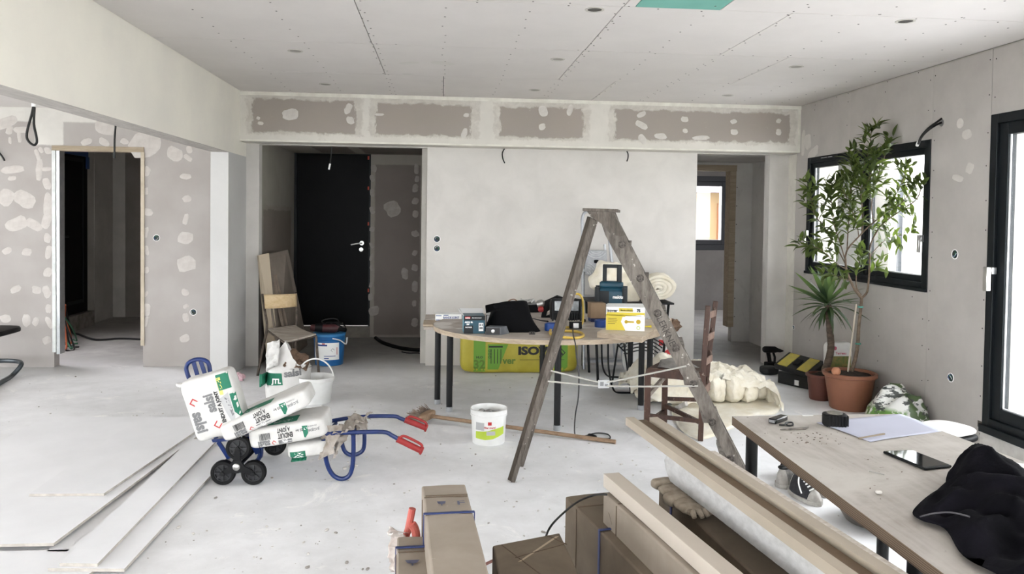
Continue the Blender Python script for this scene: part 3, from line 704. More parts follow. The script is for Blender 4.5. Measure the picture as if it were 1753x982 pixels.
obj('roof', MB().add([(1.5, 21.5, 2.2), (16.5, 21.5, 2.2), (16.5, 30.5, 2.2), (1.5, 30.5, 2.2), (3, 26, 4.2), (15, 26, 4.2)], [(0,1,5,4), (1,2,5), (2,3,4,5), (3,0,4), (0,3,2,1)]), mat('mauve_roof', (126, 116, 124), (118, 108, 116), 3, .8), t)
obj('shutter', MB().box((7.9, 21.94, .1), (8.9, 22, 1.9)), mat('orange_brown_shutter', (128, 84, 56)), t)
# ================================================================== OBJECTS
def apl(u, v, P0, n):
    q = _ray(u, v); n = Vector(n); return CAMP + q*((Vector(P0)-CAMP).dot(n)/q.dot(n))
def dirx(u, v=376):
    q = _ray(u, v); q.z = 0; return q.normalized()
Zr = lambda a: Matrix.Rotation(a, 4, 'Z')
def RT(c, a=0): return Matrix.Translation(Vector(c)) @ Zr(a)
RX90 = Matrix.Rotation(R(90), 4, 'X')
def heap(mb, outline, z0, h, rings=14, p=2.0, amp=.03, fs=7, seed=0, mi=0, peak=None, z1=None):
    """draped heap over a closed outline (list of xy)"""
    out = smooth_pts([Vector((x, y, 0)) for x, y in outline], 6, True); n = len(out)
    c = Vector(peak).to_3d() if peak else sum(out, Vector())/n
    base = len(mb.v); sd = Vector((seed*2.3, seed*1.7, seed))
    for r in range(rings):
        t = r/(rings-1)                # 0 rim .. 1 centre
        for q in out:
            xy = q.lerp(c, t*.985); hh = h*(1-(1-t)**p) if t > 0 else 0
            nn = mnoise.noise(Vector((xy.x, xy.y, 0))*fs+sd)+.5*mnoise.noise(Vector((xy.x, xy.y, .3))*fs*2.2+sd)
            rid = abs(mnoise.noise(Vector((xy.x*1.0, xy.y*1.0, 2))*fs*1.2+sd))
            z = z0+max(0.0, hh+(nn-rid)*amp*min(1, t*5))
            lat = 1+.08*mnoise.noise(Vector((q.x, q.y, t*2))*fs*.6+sd)*(1-t)
            w = c+(xy-c)*lat; mb.v.append(Vector((w.x, w.y, z)))
    for r in range(rings-1):
        for j in range(n):
            mb.f.append((base+r*n+j, base+r*n+(j+1) % n, base+(r+1)*n+(j+1) % n, base+(r+1)*n+j)); mb.m.append(mi)
    mb.f.append(tuple(base+(rings-1)*n+j for j in range(n))); mb.m.append(mi)
    mb.f.append(tuple(base+j for j in range(n))[::-1]); mb.m.append(mi)
    return mb
def crumple(mb, quad, nu=14, nv=14, amp=.02, fs=18, seed=0, th=0):
    a, b, c, d = [Vector(p) for p in quad]; nrm = (b-a).cross(d-a).normalized(); sd = Vector((seed, seed*2.1, 0))
    def fn(u, v):
        p = (a*(1-u)+b*u)*(1-v)+(d*(1-u)+c*u)*v
        k = mnoise.noise(p*fs+sd)-abs(mnoise.noise(p*fs*1.7+sd))*1.2+.4*mnoise.noise(p*fs*3+sd)
        return p+nrm*amp*k+(b-a).normalized()*amp*.5*mnoise.noise(p*fs*.8-sd)+(d-a).normalized()*amp*.5*mnoise.noise(p*fs*.9+sd*2)
    return mb.grid(fn, nu, nv)
def solid(o, t=.001):
    s = o.modifiers.new('thickness', 'SOLIDIFY'); s.thickness = t; return o

# ---------------------------------------------------------------- plasterboard sheets on the floor, left
M['sheet'] = mat('plasterboard_sheet', (226, 226, 228), (233, 233, 235), 2.2, .85, bump=.05, bscale=20)
M['sheetedge'] = mat('sheet_gypsum_edge', (196, 190, 182), (170, 164, 156), 20, .9)
def sheet(pts, z, th, label, lift=None):
    """pts: 4 xy corners; top at z, thickness th"""
    n = len(pts); mb = MB(); lift = lift or [0]*n
    top = [Vector((x, y, z+l)) for (x, y), l in zip(pts, lift)]; bot = [Vector((x, y, z-th+l)) for (x, y), l in zip(pts, lift)]
    mb.add(top, [tuple(range(n))] if (Vector(top[1]-top[0]).cross(top[2]-top[0])).z > 0 else [tuple(range(n))[::-1]])
    mb.add(bot, [tuple(range(n))], 1); 
    for i in range(n): mb.add([bot[i], bot[(i+1) % n], top[(i+1) % n], top[i]], [(0, 1, 2, 3)], 1)
    o = obj('plasterboard_sheet', mb, [M['sheet'], M['sheetedge']], smooth=False); tag(o, label, 'plasterboard', 'plasterboard sheets on the floor'); return o
def xy(u, v, z=0): p = az(u, v, z); return (p.x, p.y)
def far(a, b, t):  return (a[0]+(b[0]-a[0])*t, a[1]+(b[1]-a[1])*t)
a = xy(92, 929, .035); b = xy(362, 728, .035); a2 = xy(-260, 936, .035)
b2 = (b[0]+(a2[0]-a[0]), b[1]+(a2[1]-a[1]))
sheet([a, far(a, b, 1.12), (far(a, b, 1.12)[0]-1.2, far(a, b, 1.12)[1]+.05), (a2[0]-.2, a2[1])], .035, .013, 'large pale plasterboard sheet running off the left edge of the floor')
a = xy(178, 844, .049); b = xy(352, 726, .049); c_ = xy(50, 845, .049)
e = far(a, b, 1.15); sheet([a, e, (e[0]-.52, e[1]+.02), c_], .049, .013, 'plasterboard sheet lying on top of the large floor sheet')
a = xy(213, 973, .022); b = xy(404, 766, .022); c_ = xy(82, 972, .022); e = far(a, b, 1.02)
sheet([a, e, (e[0]-.30, e[1]), c_], .022, .013, 'rightmost plasterboard strip, longest one reaching the trolley wheel')
a = xy(167, 964, .036); b = xy(372, 752, .036); c_ = xy(102, 963, .036); e = far(a, b, 1.0)
sheet([a, e, (e[0]-.17, e[1]+.02), c_], .0355, .013, 'narrow plasterboard strip lying on the rightmost strip')
a = xy(120, 942, .012); b = xy(330, 750, .012); c_ = xy(80, 942, .012); e = far(a, b, .9)
sheet([a, e, (e[0]-.2, e[1]+.0), c_], .0085, .008, 'lowest plasterboard strip in the gap between the sheets')
a = xy(150, 982, .012); sheet([a, (a[0]+.05, a[1]+.25), (a[0]-.5, a[1]+.25), (a[0]-.7, a[1]-.3), (a[0]-.05, a[1]-.3)], .0085, .0085, 'plasterboard offcut under the near end of the strips')

# ---------------------------------------------------------------- stair-climbing hand truck
YN, YF = 4.33, 4.76
M['bluetube'] = mat('blue_enamel', (26, 48, 104), (22, 40, 88), 9, .3)
M['redgrip'] = mat('red_grip', (158, 46, 46), (140, 38, 38), 12, .5)
t = thing('hand_truck', 'blue stair-climbing hand truck lying flat with red grips', 'hand truck', az(470, 800))
r = .0125
def ypts(L, y): return [ay(u, v, y) for u, v in L]
for y, L in ((YN, [(396, 756), (470, 751), (545, 744), (575, 741), (600, 740), (655, 739), (671, 745), (686, 754)]), (YF, [(440, 748), (500, 744), (560, 722), (620, 713), (672, 712), (686, 716), (700, 722)])):
    obj('side_rail', MB().tube(smooth_pts(ypts(L, y), 4), r*.95, 10), M['bluetube'], t)
for y, L in ((YN, [(553, 752), (556, 775), (562, 800), (572, 815), (585, 820), (597, 815), (603, 800), (605, 775), (605, 744)]), (YF, [(576, 735), (584, 760), (590, 780), (600, 788), (612, 786), (622, 776), (624, 750), (622, 716)])):
    pts = ypts(L, y); 
    lowest = min(p.z for p in pts); pts = [Vector((p.x, p.y, p.z-(lowest-.0125)*max(0, 1-(p.z-lowest)/.2))) for p in pts]
    obj('support_leg', MB().tube(smooth_pts(pts, 4), r, 10), M['bluetube'], t)
for y, L in ((YN, [(680, 751), (723, 772)]), (YF, [(693, 718), (731, 733)])):
    p, q = ypts(L, y); d = (q-p).normalized(); up = Vector((0, 0, 1)); up = (up-d*up.dot(d)).normalized()
    mb = MB().tube([p, p+d*.01, q-d*.012, q-d*.011, q], [.019, .0175, .0175, .023, .023], 12)
    g = obj('grip', mb, M['redgrip'], t)
    obj('knuckle_guard', MB().tube(smooth_pts([p+d*.012+up*.012, p+d*.018+up*.026, p+d*.04+up*.033, q-d*.04+up*.033, q-d*.016+up*.026, q-d*.012+up*.012], 4), .0075, 8), M['redgrip'], g)
obj('cross_bar', MB().tube([ay(556, 748, YN), ay(575, 724, YF)], .011, 10).tube([ay(603, 743, YN), ay(622, 716, YF)], .010, 10).tube([ay(480, 757, YN), ay(520, 741, YF)], .011, 10), M['bluetube'], t)
# toe plate and hoop
a = ay(362, 754, YN-.02); b = ay(400, 752, YN-.02); 
obj('toe_plate', MB().add([ay(362, 752, YN), ay(448, 745, YN), ay(470, 738, YF), ay(392, 744, YF), ay(364, 757, YN), ay(450, 750, YN), ay(470, 743, YF), ay(392, 749, YF)], [(0,1,2,3), (7,6,5,4), (0,4,5,1), (1,5,6,2), (2,6,7,3), (3,7,4,0)]), M['bluetube'], t)
obj('plate_bracket', MB().bar(ay(374, 756, YN), ay(392, 784, YN+.02), .02, .012, (0, 1, 0)).bar(ay(430, 752, YN), ay(442, 775, YN+.05), .03, .012, (0,1,0)), M['bluetube'], t)
Yh = 4.56
hoop = [(332, 668), (321, 640), (319, 628), (324, 620), (336, 615), (349, 616), (357, 622), (361, 640), (372, 668)]
bp = obj('back_hoop', MB().tube(smooth_pts([ay(u, v, Yh) for u, v in hoop], 4), .012, 9).tube([ay(332, 668, Yh), ay(352, 720, Yh-.03), ay(372, 752, Yh-.06)], .012, 9).tube([ay(372, 668, Yh), ay(392, 720, Yh-.03), ay(410, 750, Yh-.06)], .012, 9), M['bluetube'], t)
for u0, v0, u1, v1 in ((331, 618, 344, 662), (343, 616, 358, 662)):
    obj('slat', MB().bar(ay(u0, v0, Yh), ay(u1, v1, Yh), .022, .008, (0, 1, 0)), M['bluetube'], bp)
obj('strut', MB().tube(smooth_pts([ay(434, 752, YN+.05), ay(446, 765, YN+.06), ay(446, 780, YN+.08), ay(436, 791, YN+.1), ay(425, 792, YN+.12)], 3), .012, 9).tube([ay(452, 756, YF-.1), ay(440, 792, YF-.1)], .011, 8), M['bluetube'], t)
M['spoke'] = mat('grey_black_plastic', (34, 35, 38), None, rough=.35, spec=.6)
def wheel(c, y, parent, rr):
    mb = MB(); Mx = Matrix.Rotation(R(90), 4, 'X')
    w = .019
    prof = [(rr*.70, w*.9), (rr*.74, w), (rr*.93, w), (rr, w*.55), (rr, -w*.55), (rr*.93, -w), (rr*.74, -w), (rr*.70, -w*.9), (rr*.70, w*.9)]
    mb.lathe(prof, (c.x, y, c.z), 28, Mx); ti = obj('wheel', mb, M['rubber'], parent)
    mb = MB().lathe([(rr*.72, w*.75), (rr*.72, -w*.75), (rr*.62, -w*.75), (rr*.62, w*.75), (rr*.72, w*.75)], (c.x, y, c.z), 24, Mx)
    mb.lathe([(rr*.66, .003), (rr*.66, -.003)], (c.x, y, c.z), 20, Mx)
    for k in range(8):
        a = pi/4*k; mb.bar((c.x+cos(a)*.01, y, c.z+sin(a)*.01), (c.x+cos(a)*rr*.66, y, c.z+sin(a)*rr*.66), .032, .009, (-sin(a), 0, cos(a)))
    mb.lathe([(.016, w), (.016, -w)], (c.x, y, c.z), 14, Mx); obj('wheel_spokes', mb, M['spoke'], ti)
    obj('axle_nut', MB().lathe([(.012, .022), (.012, .034), (0, .035)], (c.x, y, c.z), 8, Mx), M['darkmetal'], ti)
for y, cs, hub in ((YN-.03, ((408.6, 768.7), (382.5, 811), (434.7, 811)), (407, 799)), (YF+.02, ((438, 745), (419, 773), (471, 769)), (443, 762))):
    pc = [ay(u, v, y) for u, v in cs]; hb = sum(pc, Vector())/3 if y > 4.5 else ay(*hub, y)
    zl = min(p.z for p in pc); rr = .066
    dz = rr-zl
    pc = [p+Vector((0, 0, dz)) for p in pc]; hb = hb+Vector((0, 0, dz))
    for p in pc: wheel(p, y, t, rr)
    mb = MB(); yy = y-.026
    for p in pc:
        d = (p-hb); n_ = Vector((-d.z, 0, d.x)).normalized(); q0 = Vector((hb.x, yy, hb.z)); q1 = Vector((p.x, yy, p.z))
        vs = [q0+n_*.034, q0-n_*.034, q0-n_*.0+d*.45-n_*.017, q1-n_*.014, q1+d.normalized()*.016, q1+n_*.014, q0+d*.45+n_*.017]
        vs = [Vector((v.x, yy, v.z)) for v in vs]; k = len(vs)
        mb.add(vs+[v+Vector((0, .014, 0)) for v in vs], [tuple(range(k)), tuple(range(k, 2*k))[::-1]]+[(i, (i+1) % k, k+(i+1) % k, k+i) for i in range(k)])
    mb.lathe([(.036, -.016), (.036, .002), (0, .002)], (hb.x, yy, hb.z), 20, RX90)
    hbp = obj('wheel_star', mb, M['darkmetal'], t)
    obj('hub_cap', MB().lathe([(.019, .0), (.019, .008), (.014, .012), (0, .013)], (hb.x, yy, hb.z), 18, RX90), M['steel'], hbp)
obj('axle', MB().tube([ay(407, 799, YN-.03), ay(443, 762, YF+.02)], .01, 8), M['darkmetal'], t)

# ---------------------------------------------------------------- plaster sacks
def sack(name, label, c, dx, up, half, prints, seed=0, p=5, amp=.008, group='filler sacks on the hand truck', top=None):
    dx = Vector(dx).normalized(); yv = Vector((0, 1, 0)); yv = (yv-dx*yv.dot(dx)).normalized(); zv = dx.cross(yv)
    if zv.dot(Vector(up)) < 0: zv = -zv
    Mr = Matrix((dx, yv, zv)).transposed()
    root = thing(name, label, 'sack', Vector(c)-zv*half[2], group)
    mb = MB().rbox(c, half, Mr.to_4x4(), n=16, p=p, amp=amp, fs=9, seed=seed)
    # sewn-over end seams
    obj('sack_body', mb, M['whitebag'], root, ang=70); bv = bvh_of(mb)
    Fr = frame(Vector(c)-yv*half[1], dx, zv)   # x along the sack, y up, z toward the room
    for m_, shapes in prints: decal('sack_print', shapes, Fr, bv, m_, root, L=.02, off=.0018, depth=.12)
    if top:
        Ft = frame(Vector(c)+zv*half[2], dx, yv)
        for m_, shapes in top: decal('sack_print', shapes, Ft, bv, m_, root, L=.02, off=.0018, depth=.12)
    return root, mb, Fr
def barcode(x0, y0, w, h):
    vs = []; fs = []; x = x0; random.seed(2)
    while x < x0+w:
        b_ = random.choice((.0012, .002, .003)); k = len(vs); r_ = rect2d(x, x+b_, y0, y0+h); vs += r_[0]; fs.append((k, k+1, k+2, k+3)); x += b_+random.choice((.0012, .0022))
    return vs, fs
def T(s, size, dx=0, dy=0, ang=0, bold=.02, st=1.0): return tr2d(text2d(s, size, bold, stretch=st), dx, dy, ang)
pxm = YN/F
def sideprints(k=1.0, slot=0):
    P = []
    P.append((P_['black'], [T('ENDUIT', .036, -.006*k, -.004, pi, .035, .62), T('A JOINT', .030, -.012*k, .026, pi, .035, .62), barcode(-.155*k, -.012, .055, .036), T('25 kg', .018, .078*k, .010, pi)]))
    P.append((P_['grey'], [rect2d(-.050*k, .028*k, -.044, -.024), T('salsi', .050, -.132*k, -.034, pi, .045, .8)]))
    P.append((P_['white'], [tr2d(text2d('JTL', .02, .05), -.012*k, -.034, pi)]))
    P.append((P_['red'], [tr2d(diamond2d(.013, 0, 0, .4), -.075*k, -.032, 0)]))
    P.append((P_['green'], [poly2d([(.095*k, .030), (.128*k, .028), (.126*k, -.012), (.108*k, -.034), (.100*k, -.030)])]))
    P.append((P_['white'], [tr2d(text2d('JTL', .017, .05), .113*k, .014, pi)]))
    P.append((P_['grey'], [T('JLC/JDE', .018, .160*k, .0, pi, .03), T('15/10/2018', .010, .155*k, .022, pi, .02)]))
    return P
# lower partly hidden sack
c = ay(534, 757, YN+.12)
sack('filler_sack', 'lowest white sack with square green label, squeezed under the pile on the hand truck', c, (1, 0, .12), (0, 0, 1), (.118, .15, .045),
     [(P_['green'], [rect2d(-.095, -.012, -.052, .0)]), (P_['white'], [rect2d(-.085, -.022, -.034, -.006)]), (P_['grey'], [rect2d(-.080, -.066, -.028, -.012)])], seed=4, amp=.004)
c = ay(500, 729, YN+.10)
sack('filler_sack', 'middle filler sack with upside-down lettering, lying flat on the hand truck', c, (1, .0, .17), (0, 0, 1), (.208, .165, .056), sideprints(.92), seed=7, p=7,
     top=[(P_['green'], [rect2d(-.10, .06, -.13, -.02)]), (P_['lightgrey'], [rect2d(-.07, .03, -.11, -.07)])])
c = ay(461, 701, YN+.09)
sack('filler_sack', 'topmost filler sack with upside-down lettering, tilted over the pile', c, (1, .03, .44), (0, 0, 1), (.245, .165, .052), sideprints(1.05), seed=9, p=7,
     top=[(P_['green'], [rect2d(-.16, .06, -.13, -.02)]), (P_['lightgrey'], [rect2d(-.13, -.02, -.13, -.09)])])
# standing sack
c = ay(370, 690, YN+.02); 
A_ = []
A_.append((P_['green'], [rect2d(.06, .125, .07, .155), poly2d([(.105, .04), (.133, .04), (.133, -.105), (.105, -.06)])]))
A_.append((P_['yellow'], [poly2d([(.058, .14), (.082, .14), (.076, .045), (.058, .048)])]))
A_.append((P_['lightgrey'], [poly2d([(.05, .03), (.1, .05), (.1, -.09), (.078, -.12), (.062, -.05)])]))
A_.append((P_['grey'], [poly2d([(.074, .03), (.092, .02), (.1, -.07), (.088, -.08), (.082, -.02)]), T('salsi', .072, -.008, .02, pi/2, .045, .85), T('salsi', .082, -.080, -.062, -pi/2, .045, .85)]))
A_.append((P_['black'], [T('ENDUIT A JOINT', .026, .039, -.012, pi/2, .05, .9)]))
A_.append((P_['red'], [tr2d(diamond2d(.024, 0, 0, .35), .004, -.10, pi/2), tr2d(diamond2d(.024, 0, 0, .35), -.084, .048, 0)]))
root, mbs, Fr = sack('filler_sack', 'standing white filler sack leaning on the blue toe plate at the left end', c, (1, .0, .30), (0, 0, 1), (.135, .075, .17), A_, seed=2, p=9, amp=.005)
# its loose ear at the top left
e0 = Fr @ Vector((-.13, .15, -.04)); obj('sack_ear', MB().rbox(e0, (.035, .02, .012), Matrix.Rotation(R(10), 4, 'Y'), n=4, p=2.5, amp=.003), M['whitebag'], root)

# crumpled kraft paper hanging over the rails
M['kraftgrey'] = mat('crumpled_grey_paper', (178, 170, 162), (146, 136, 126), 12, .8, bump=.4, bscale=30)
mb = MB(); crumple(mb, [ay(545, 788, YN-.03), ay(572, 775, YN-.05), ay(585, 728, YN+.0), ay(552, 728, YN-.01)], 18, 18, .025, 16, 3)
crumple(mb, [ay(570, 748, YN-.03), ay(592, 735, YN-.03), ay(640, 707, YN+.30), ay(588, 718, YN+.25)], 20, 20, .035, 14, 8)
crumple(mb, [ay(566, 785, YN-.03), ay(582, 760, YN-.04), ay(600, 730, YN+.05), ay(570, 738, YN+.02)], 16, 16, .03, 18, 5)
crumple(mb, [ay(600, 742, YN+.1), ay(618, 732, YN+.1), ay(632, 712, YN+.3), ay(596, 710, YN+.3)], 16, 16, .035, 16, 15)
o = solid(obj('crumpled_paper', mb, M['kraftgrey'], None, ang=50)); tag(o, 'crumpled grey-brown paper sack draped over the hand truck handles', 'paper')

# open sack and bucket behind the hand truck
YB2 = 6.05
root = thing('opened_sack', 'torn-open white and green filler sack standing behind the sack pile', 'sack', az(485, 692))
cb = az(488, 693)+Vector((0, .12, 0))
rx, ry = .17, .11
mb = MB(); n = 40
prof = [(1, .0), (1.02, .10), (.98, .2), (.95, .26)]
for i, (k, z) in enumerate(prof):
    for j in range(n):
        a = 2*pi*j/n; q = 1+.06*mnoise.noise(Vector((cos(a)*2, sin(a)*2, z*9)))*2
        mb.v.append(cb+Vector((rx*k*q*cos(a), ry*k*q*sin(a), z)))
for i in range(len(prof)-1):
    for j in range(n): mb.f.append((i*n+j, i*n+(j+1) % n, (i+1)*n+(j+1) % n, (i+1)*n+j)); mb.m.append(0)
mb.f.append(tuple(range(n))[::-1]); mb.m.append(0)
# ragged rim: tall flap at the left, low and torn at the right
bi = (len(prof)-1)*n
for s_ in range(1, 6):
    for j in range(n):
        a = 2*pi*j/n; k = .95-.05*s_
        tall = max(0, cos(a-pi))**1.5*.30+.06+.02*mnoise.noise(Vector((cos(a)*3, sin(a)*3, 0)))
        q = 1+.10*mnoise.noise(Vector((cos(a)*4, sin(a)*4, s_*.6)))*2
        mb.v.append(cb+Vector((rx*k*q*cos(a)+(.02*s_ if cos(a) < 0 else .01*s_), ry*k*q*sin(a), .26+tall*s_/5*.6)))
    for j in range(n): mb.f.append((bi+(s_-1)*n+j, bi+(s_-1)*n+(j+1) % n, bi+s_*n+(j+1) % n, bi+s_*n+j)); mb.m.append(0)
obj('sack_body', mb, M['whitebag'], root, ang=60); bv = bvh_of(mb)
Fr = frame(cb+Vector((0, -.13, .2)), (1, 0, 0), (0, 0, 1))
decal('sack_print', [poly2d([(-.19, .04), (-.03, .04), (-.02, -.05), (-.19, -.06)])], Fr, bv, P_['green'], root, off=.003, depth=.14)
decal('sack_print', [T('salsi', .075, .05, .045, .10, .04)], Fr, bv, P_['grey'], root, off=.006, depth=.14)
decal('sack_print', [T('JTL', .05, -.07, -.02, 0, .04)], Fr, bv, P_['white'], root, off=.005, depth=.14)
M['kraftin'] = mat('kraft_inner_paper', (122, 98, 80), (92, 74, 60), 9, .8, bump=.3)
mb = MB(); crumple(mb, [cb+Vector((-.02, -.10, .30)), cb+Vector((.16, -.09, .26)), cb+Vector((.15, .06, .37)), cb+Vector((.0, .05, .42))], 14, 14, .03, 16, 6); solid(obj('torn_inner_paper', mb, M['kraftin'], root))
mb = MB(); crumple(mb, [cb+Vector((-.15, -.10, .26)), cb+Vector((-.06, -.10, .3)), cb+Vector((-.06, -.05, .50)), cb+Vector((-.16, -.05, .46))], 14, 14, .03, 14, 9); solid(obj('paper_flap', mb, M['whitebag'], root))
def bucket(label, c, r0, r1, h, m_=None, handle=None, group=None, lid=None):
    c = Vector(c); root = thing('bucket', label, 'bucket', c, group)
    mb = MB().lathe([(r0*.97, 0), (r0, .004), (r0+(r1-r0)*.8, h*.80), (r0+(r1-r0)*.82+.005, h*.805), (r1+.005, h*.86), (r1+.002, h*.865), (r1+.003, h*.97), (r1+.008, h), (r1, h+.002), (r1-.004, h*.96), (r0-.004, .008), (0, .008)], c, 36)
    obj('bucket_body', mb, m_ or M['whiteplastic'], root, ang=40)
    return root, bvh_of(mb), c
root, bv, c = bucket('small white bucket with raised white handle behind the sack pile', az(536, 694)+Vector((0, .13, 0)), .115, .135, .2)
obj('handle', MB().tube(smooth_pts([c+Vector((-.137*cos(a)+.0, -.10*sin(a)*.2-.03*sin(a), .18+.165*sin(a))) for a in [pi*k/8 for k in range(9)]], 3), .006, 7), M['whiteplastic'], root)
# white bucket with green label and rubble
root, bv, c = bucket('white filler bucket with red and lime label, beside the broom handle', az(838, 764)+Vector((0, .11, 0)), .105, .116, .222)
Fr = frame(c+Vector((0, -.11, .09)), (1, 0, 0), (0, 0, 1))
decal('label_text', [rect2d(-.012, .012, .045, .066), T('filler mural', .017, 0, .03, 0, .03)], Fr, bv, P_['red'], root, L=.015)
decal('label_lime', [poly2d([(-.085, .0), (-.03, .005), (.0, .012), (.03, .02), (.09, .03), (.09, -.02), (.02, -.045), (-.03, -.05), (-.085, -.045)])], Fr, bv, P_['lime'], root, L=.012)
decal('label_panel', [rect2d(-.085, -.035, .01, .06), rect2d(-.02, .035, -.02, .006)], Fr, bv, P_['lightgrey'], root, L=.012, off=.002)
mb = MB().lathe([(.112, .0), (0, .0)], c+Vector((0, 0, .175)), 24); o = obj('plaster_fill', mb, M['filler'], root)
mb = MB(); random.seed(9)
for k in range(6): mb.rbox(c+Vector((random.uniform(-.06, .06), random.uniform(-.05, .06), .19)), (.022, .02, .016), Zr(k), n=2, p=2.2, amp=.006, seed=k)
obj('rubble', mb, mat('grey_rubble', (90, 88, 86), (200, 198, 194), 30), root)['kind'] = 'stuff'

# pink crumpled paper
o = obj('crumpled_paper', MB().rbox(az(408, 652)+Vector((0, 0, .035)), (.055, .04, .035), n=8, p=2, amp=.022, fs=40, seed=3), mat('pink_paper', (222, 190, 196), (206, 170, 178), 20), None, ang=25); tag(o, 'small ball of pink crumpled paper on the floor near the pier', 'paper')

# ---------------------------------------------------------------- school chair, leaning boards, blue bucket in the recess
M['chairmetal'] = mat('worn_dark_steel', (58, 50, 46), (96, 84, 74), 25, .5, .3)
zs = .44
FL, FR_, BL, BR = az(492, 654), az(546, 643), az(441, 643), az(507, 627)
root = thing('school_chair', 'old school chair with beech back and dusty seat in front of the entrance recess', 'chair', (FL+BR)/2)
def leg(a, b, r=.0115): return MB().tube([a, a.lerp(b, .5), b], r, 8)
sBL = ay(459, 566, 7.28); sBR = ay(505, 560, 7.5); sFL = ay(489, 588, 7.02); sFR = ay(541, 575, 7.17)
top = (sBL+sBR+sFL+sFR)/4
obj('leg', leg(FL+Vector((0, 0, .0)), sFL), M['chairmetal'], root); obj('leg', leg(FR_, sFR), M['chairmetal'], root)
tBL = ay(449, 503, 7.36); tBR = ay(506, 500, 7.58)
obj('leg', MB().tube(smooth_pts([BL, ay(449, 600, 7.25), ay(457, 560, 7.27), ay(453, 530, 7.32), tBL], 4), .0115, 8), M['chairmetal'], root)
obj('leg', MB().tube(smooth_pts([BR, ay(506, 600, 7.5), ay(507, 560, 7.5), ay(508, 530, 7.54), tBR], 4), .0115, 8), M['chairmetal'], root)
obj('seat_frame', MB().tube([sBL, sFL, sFR, sBR], .010, 8, closed=True), M['chairmetal'], root)
def seat_fn(u, v):
    p = (sBL*(1-u)+sFL*u)*(1-v)+(sBR*(1-u)+sFR*u)*v; return p+Vector((0, 0, .022-.012*sin(pi*u)))
def pad(mb, fn, th, nu=8, nv=8):
    b = len(mb.v); mb.grid(fn, nu, nv); k = len(mb.v)-b; mb.grid(lambda u, v: Vector(fn(u, v))-Vector((0, 0, th)), nu, nv)
    W_ = nv+1; ring = [j for j in range(W_)]+[i*W_+nv for i in range(1, nu+1)]+[nu*W_+j for j in range(nv-1, -1, -1)]+[i*W_ for i in range(nu-1, 0, -1)]
    for i in range(len(ring)): a, c_ = ring[i], ring[(i+1) % len(ring)]; mb.f.append((b+a, b+c_, b+k+c_, b+k+a)); mb.m.append(0)
    return mb
obj('seat', pad(MB(), seat_fn, .016), wood('dusty_seat_ply', (176, 168, 158), (128, 118, 108)), root, ang=50)
qa, qb, qc, qd = ay(452, 504, 7.34), ay(507, 502, 7.55), ay(507, 524, 7.53), ay(454, 528, 7.31)
def bk(u, v):
    p = (qa*(1-u)+qb*u)*(1-v)+(qd*(1-u)+qc*u)*v; return p+Vector((.03*sin(pi*u), -.025*sin(pi*u)-.012, 0))
mb = MB().grid(bk, 10, 5); solid(obj('backrest', mb, wood('beech_ply', (206, 184, 148), (188, 162, 122), 2), root, ang=60), .012)

M['mdf'] = mat('grey_brown_board', (128, 118, 108), (104, 95, 86), 3, .7, bump=.1)
M['mdfedge'] = mat('board_edge', (172, 158, 138))
def leanboard(px, th, label, m_, dv=(.3, .9, 0)):
    pts = [Vector(p) for p in px]; n_ = (pts[1]-pts[0]).cross(pts[2]-pts[0]).normalized()
    mb = MB(); mb.add(pts+[p+n_*th for p in pts], [(0,1,2,3), (7,6,5,4), (0,4,5,1), (1,5,6,2), (2,6,7,3), (3,7,4,0)])
    o = obj('leaning_board', mb, m_, None, smooth=False, bevel=.001); return tag(o, label, 'board', 'boards leaning in the recess')
leanboard([az(478, 630), az(524, 590), ay(490, 427, 8.0), ay(449, 437, 7.60)], .018, 'widest grey board leaning in the recess behind the school chair', M['mdf'])
leanboard([az(458, 632), az(476, 628), ay(458, 433, 7.60), ay(440, 437, 7.55)], .02, 'narrow pale-edged board leaning leftmost in the recess', M['mdfedge'])
leanboard([az(498, 628), az(505, 622), ay(471, 470, 7.72), ay(462, 472, 7.7)], .016, 'thin brown strip leaning in front of the wide board behind the school chair', mat('brown_strip', (92, 80, 70), (120, 106, 92), 8))
root, bv, c = bucket('blue and white paint bucket under the school chair side', az(560, 627)+Vector((0, .14, 0)), .135, .15, .30, mat('blue_plastic', (34, 104, 164), (28, 92, 150), 8, .35))
obj('lid_rim', MB().lathe([(.150, .285), (.157, .285), (.157, .306), (.146, .309), (0, .306)], c, 32), mat('bucket_lid', (60, 130, 184), None, rough=.4), root)
Fr = frame(c+Vector((0, -.14, .15)), (1, 0, 0), (0, 0, 1))
decal('label', [rect2d(-.125, .105, -.09, .075)], Fr, bv, P_['white'], root, L=.02, off=.001)
decal('label_print', [rect2d(-.10, .0, .045, .06), rect2d(-.03, .075, -.055, -.049), rect2d(-.03, .015, -.078, -.07)], Fr, bv, P_['blue'], root, L=.02, off=.0022)
decal('label_print', [diamond2d(.018, .05, .005, .2)], Fr, bv, P_['black'], root, L=.02, off=.0022)
decal('label_print', [rect2d(-.05, -.02, .062, .072), rect2d(.085, .09, -.04, .03)], Fr, bv, P_['red'], root, L=.02, off=.0022)
obj('handle', MB().tube(smooth_pts([c+Vector((.05, -.152, .27)), c+Vector((.12, -.13, .25)), c+Vector((.165, -.04, .20)), c+Vector((.17, 0, .26))], 4), .006, 7), M['whiteplastic'], root)
ct = c+Vector((0, 0, .309))
t = thing('power_grinder', 'dark red power tool with coiled black cord lying on the blue bucket lid', 'power tool', ct)
mb = MB().tube([ct+Vector((-.17, -.04, .05)), ct+Vector((-.05, -.05, .045)), ct+Vector((.06, -.06, .045)), ct+Vector((.10, -.06, .045))], [.03, .04, .042, .02], 12); obj('tool_body', mb, mat('dark_red_plastic', (74, 34, 36), (54, 30, 32), 10, .45), t)
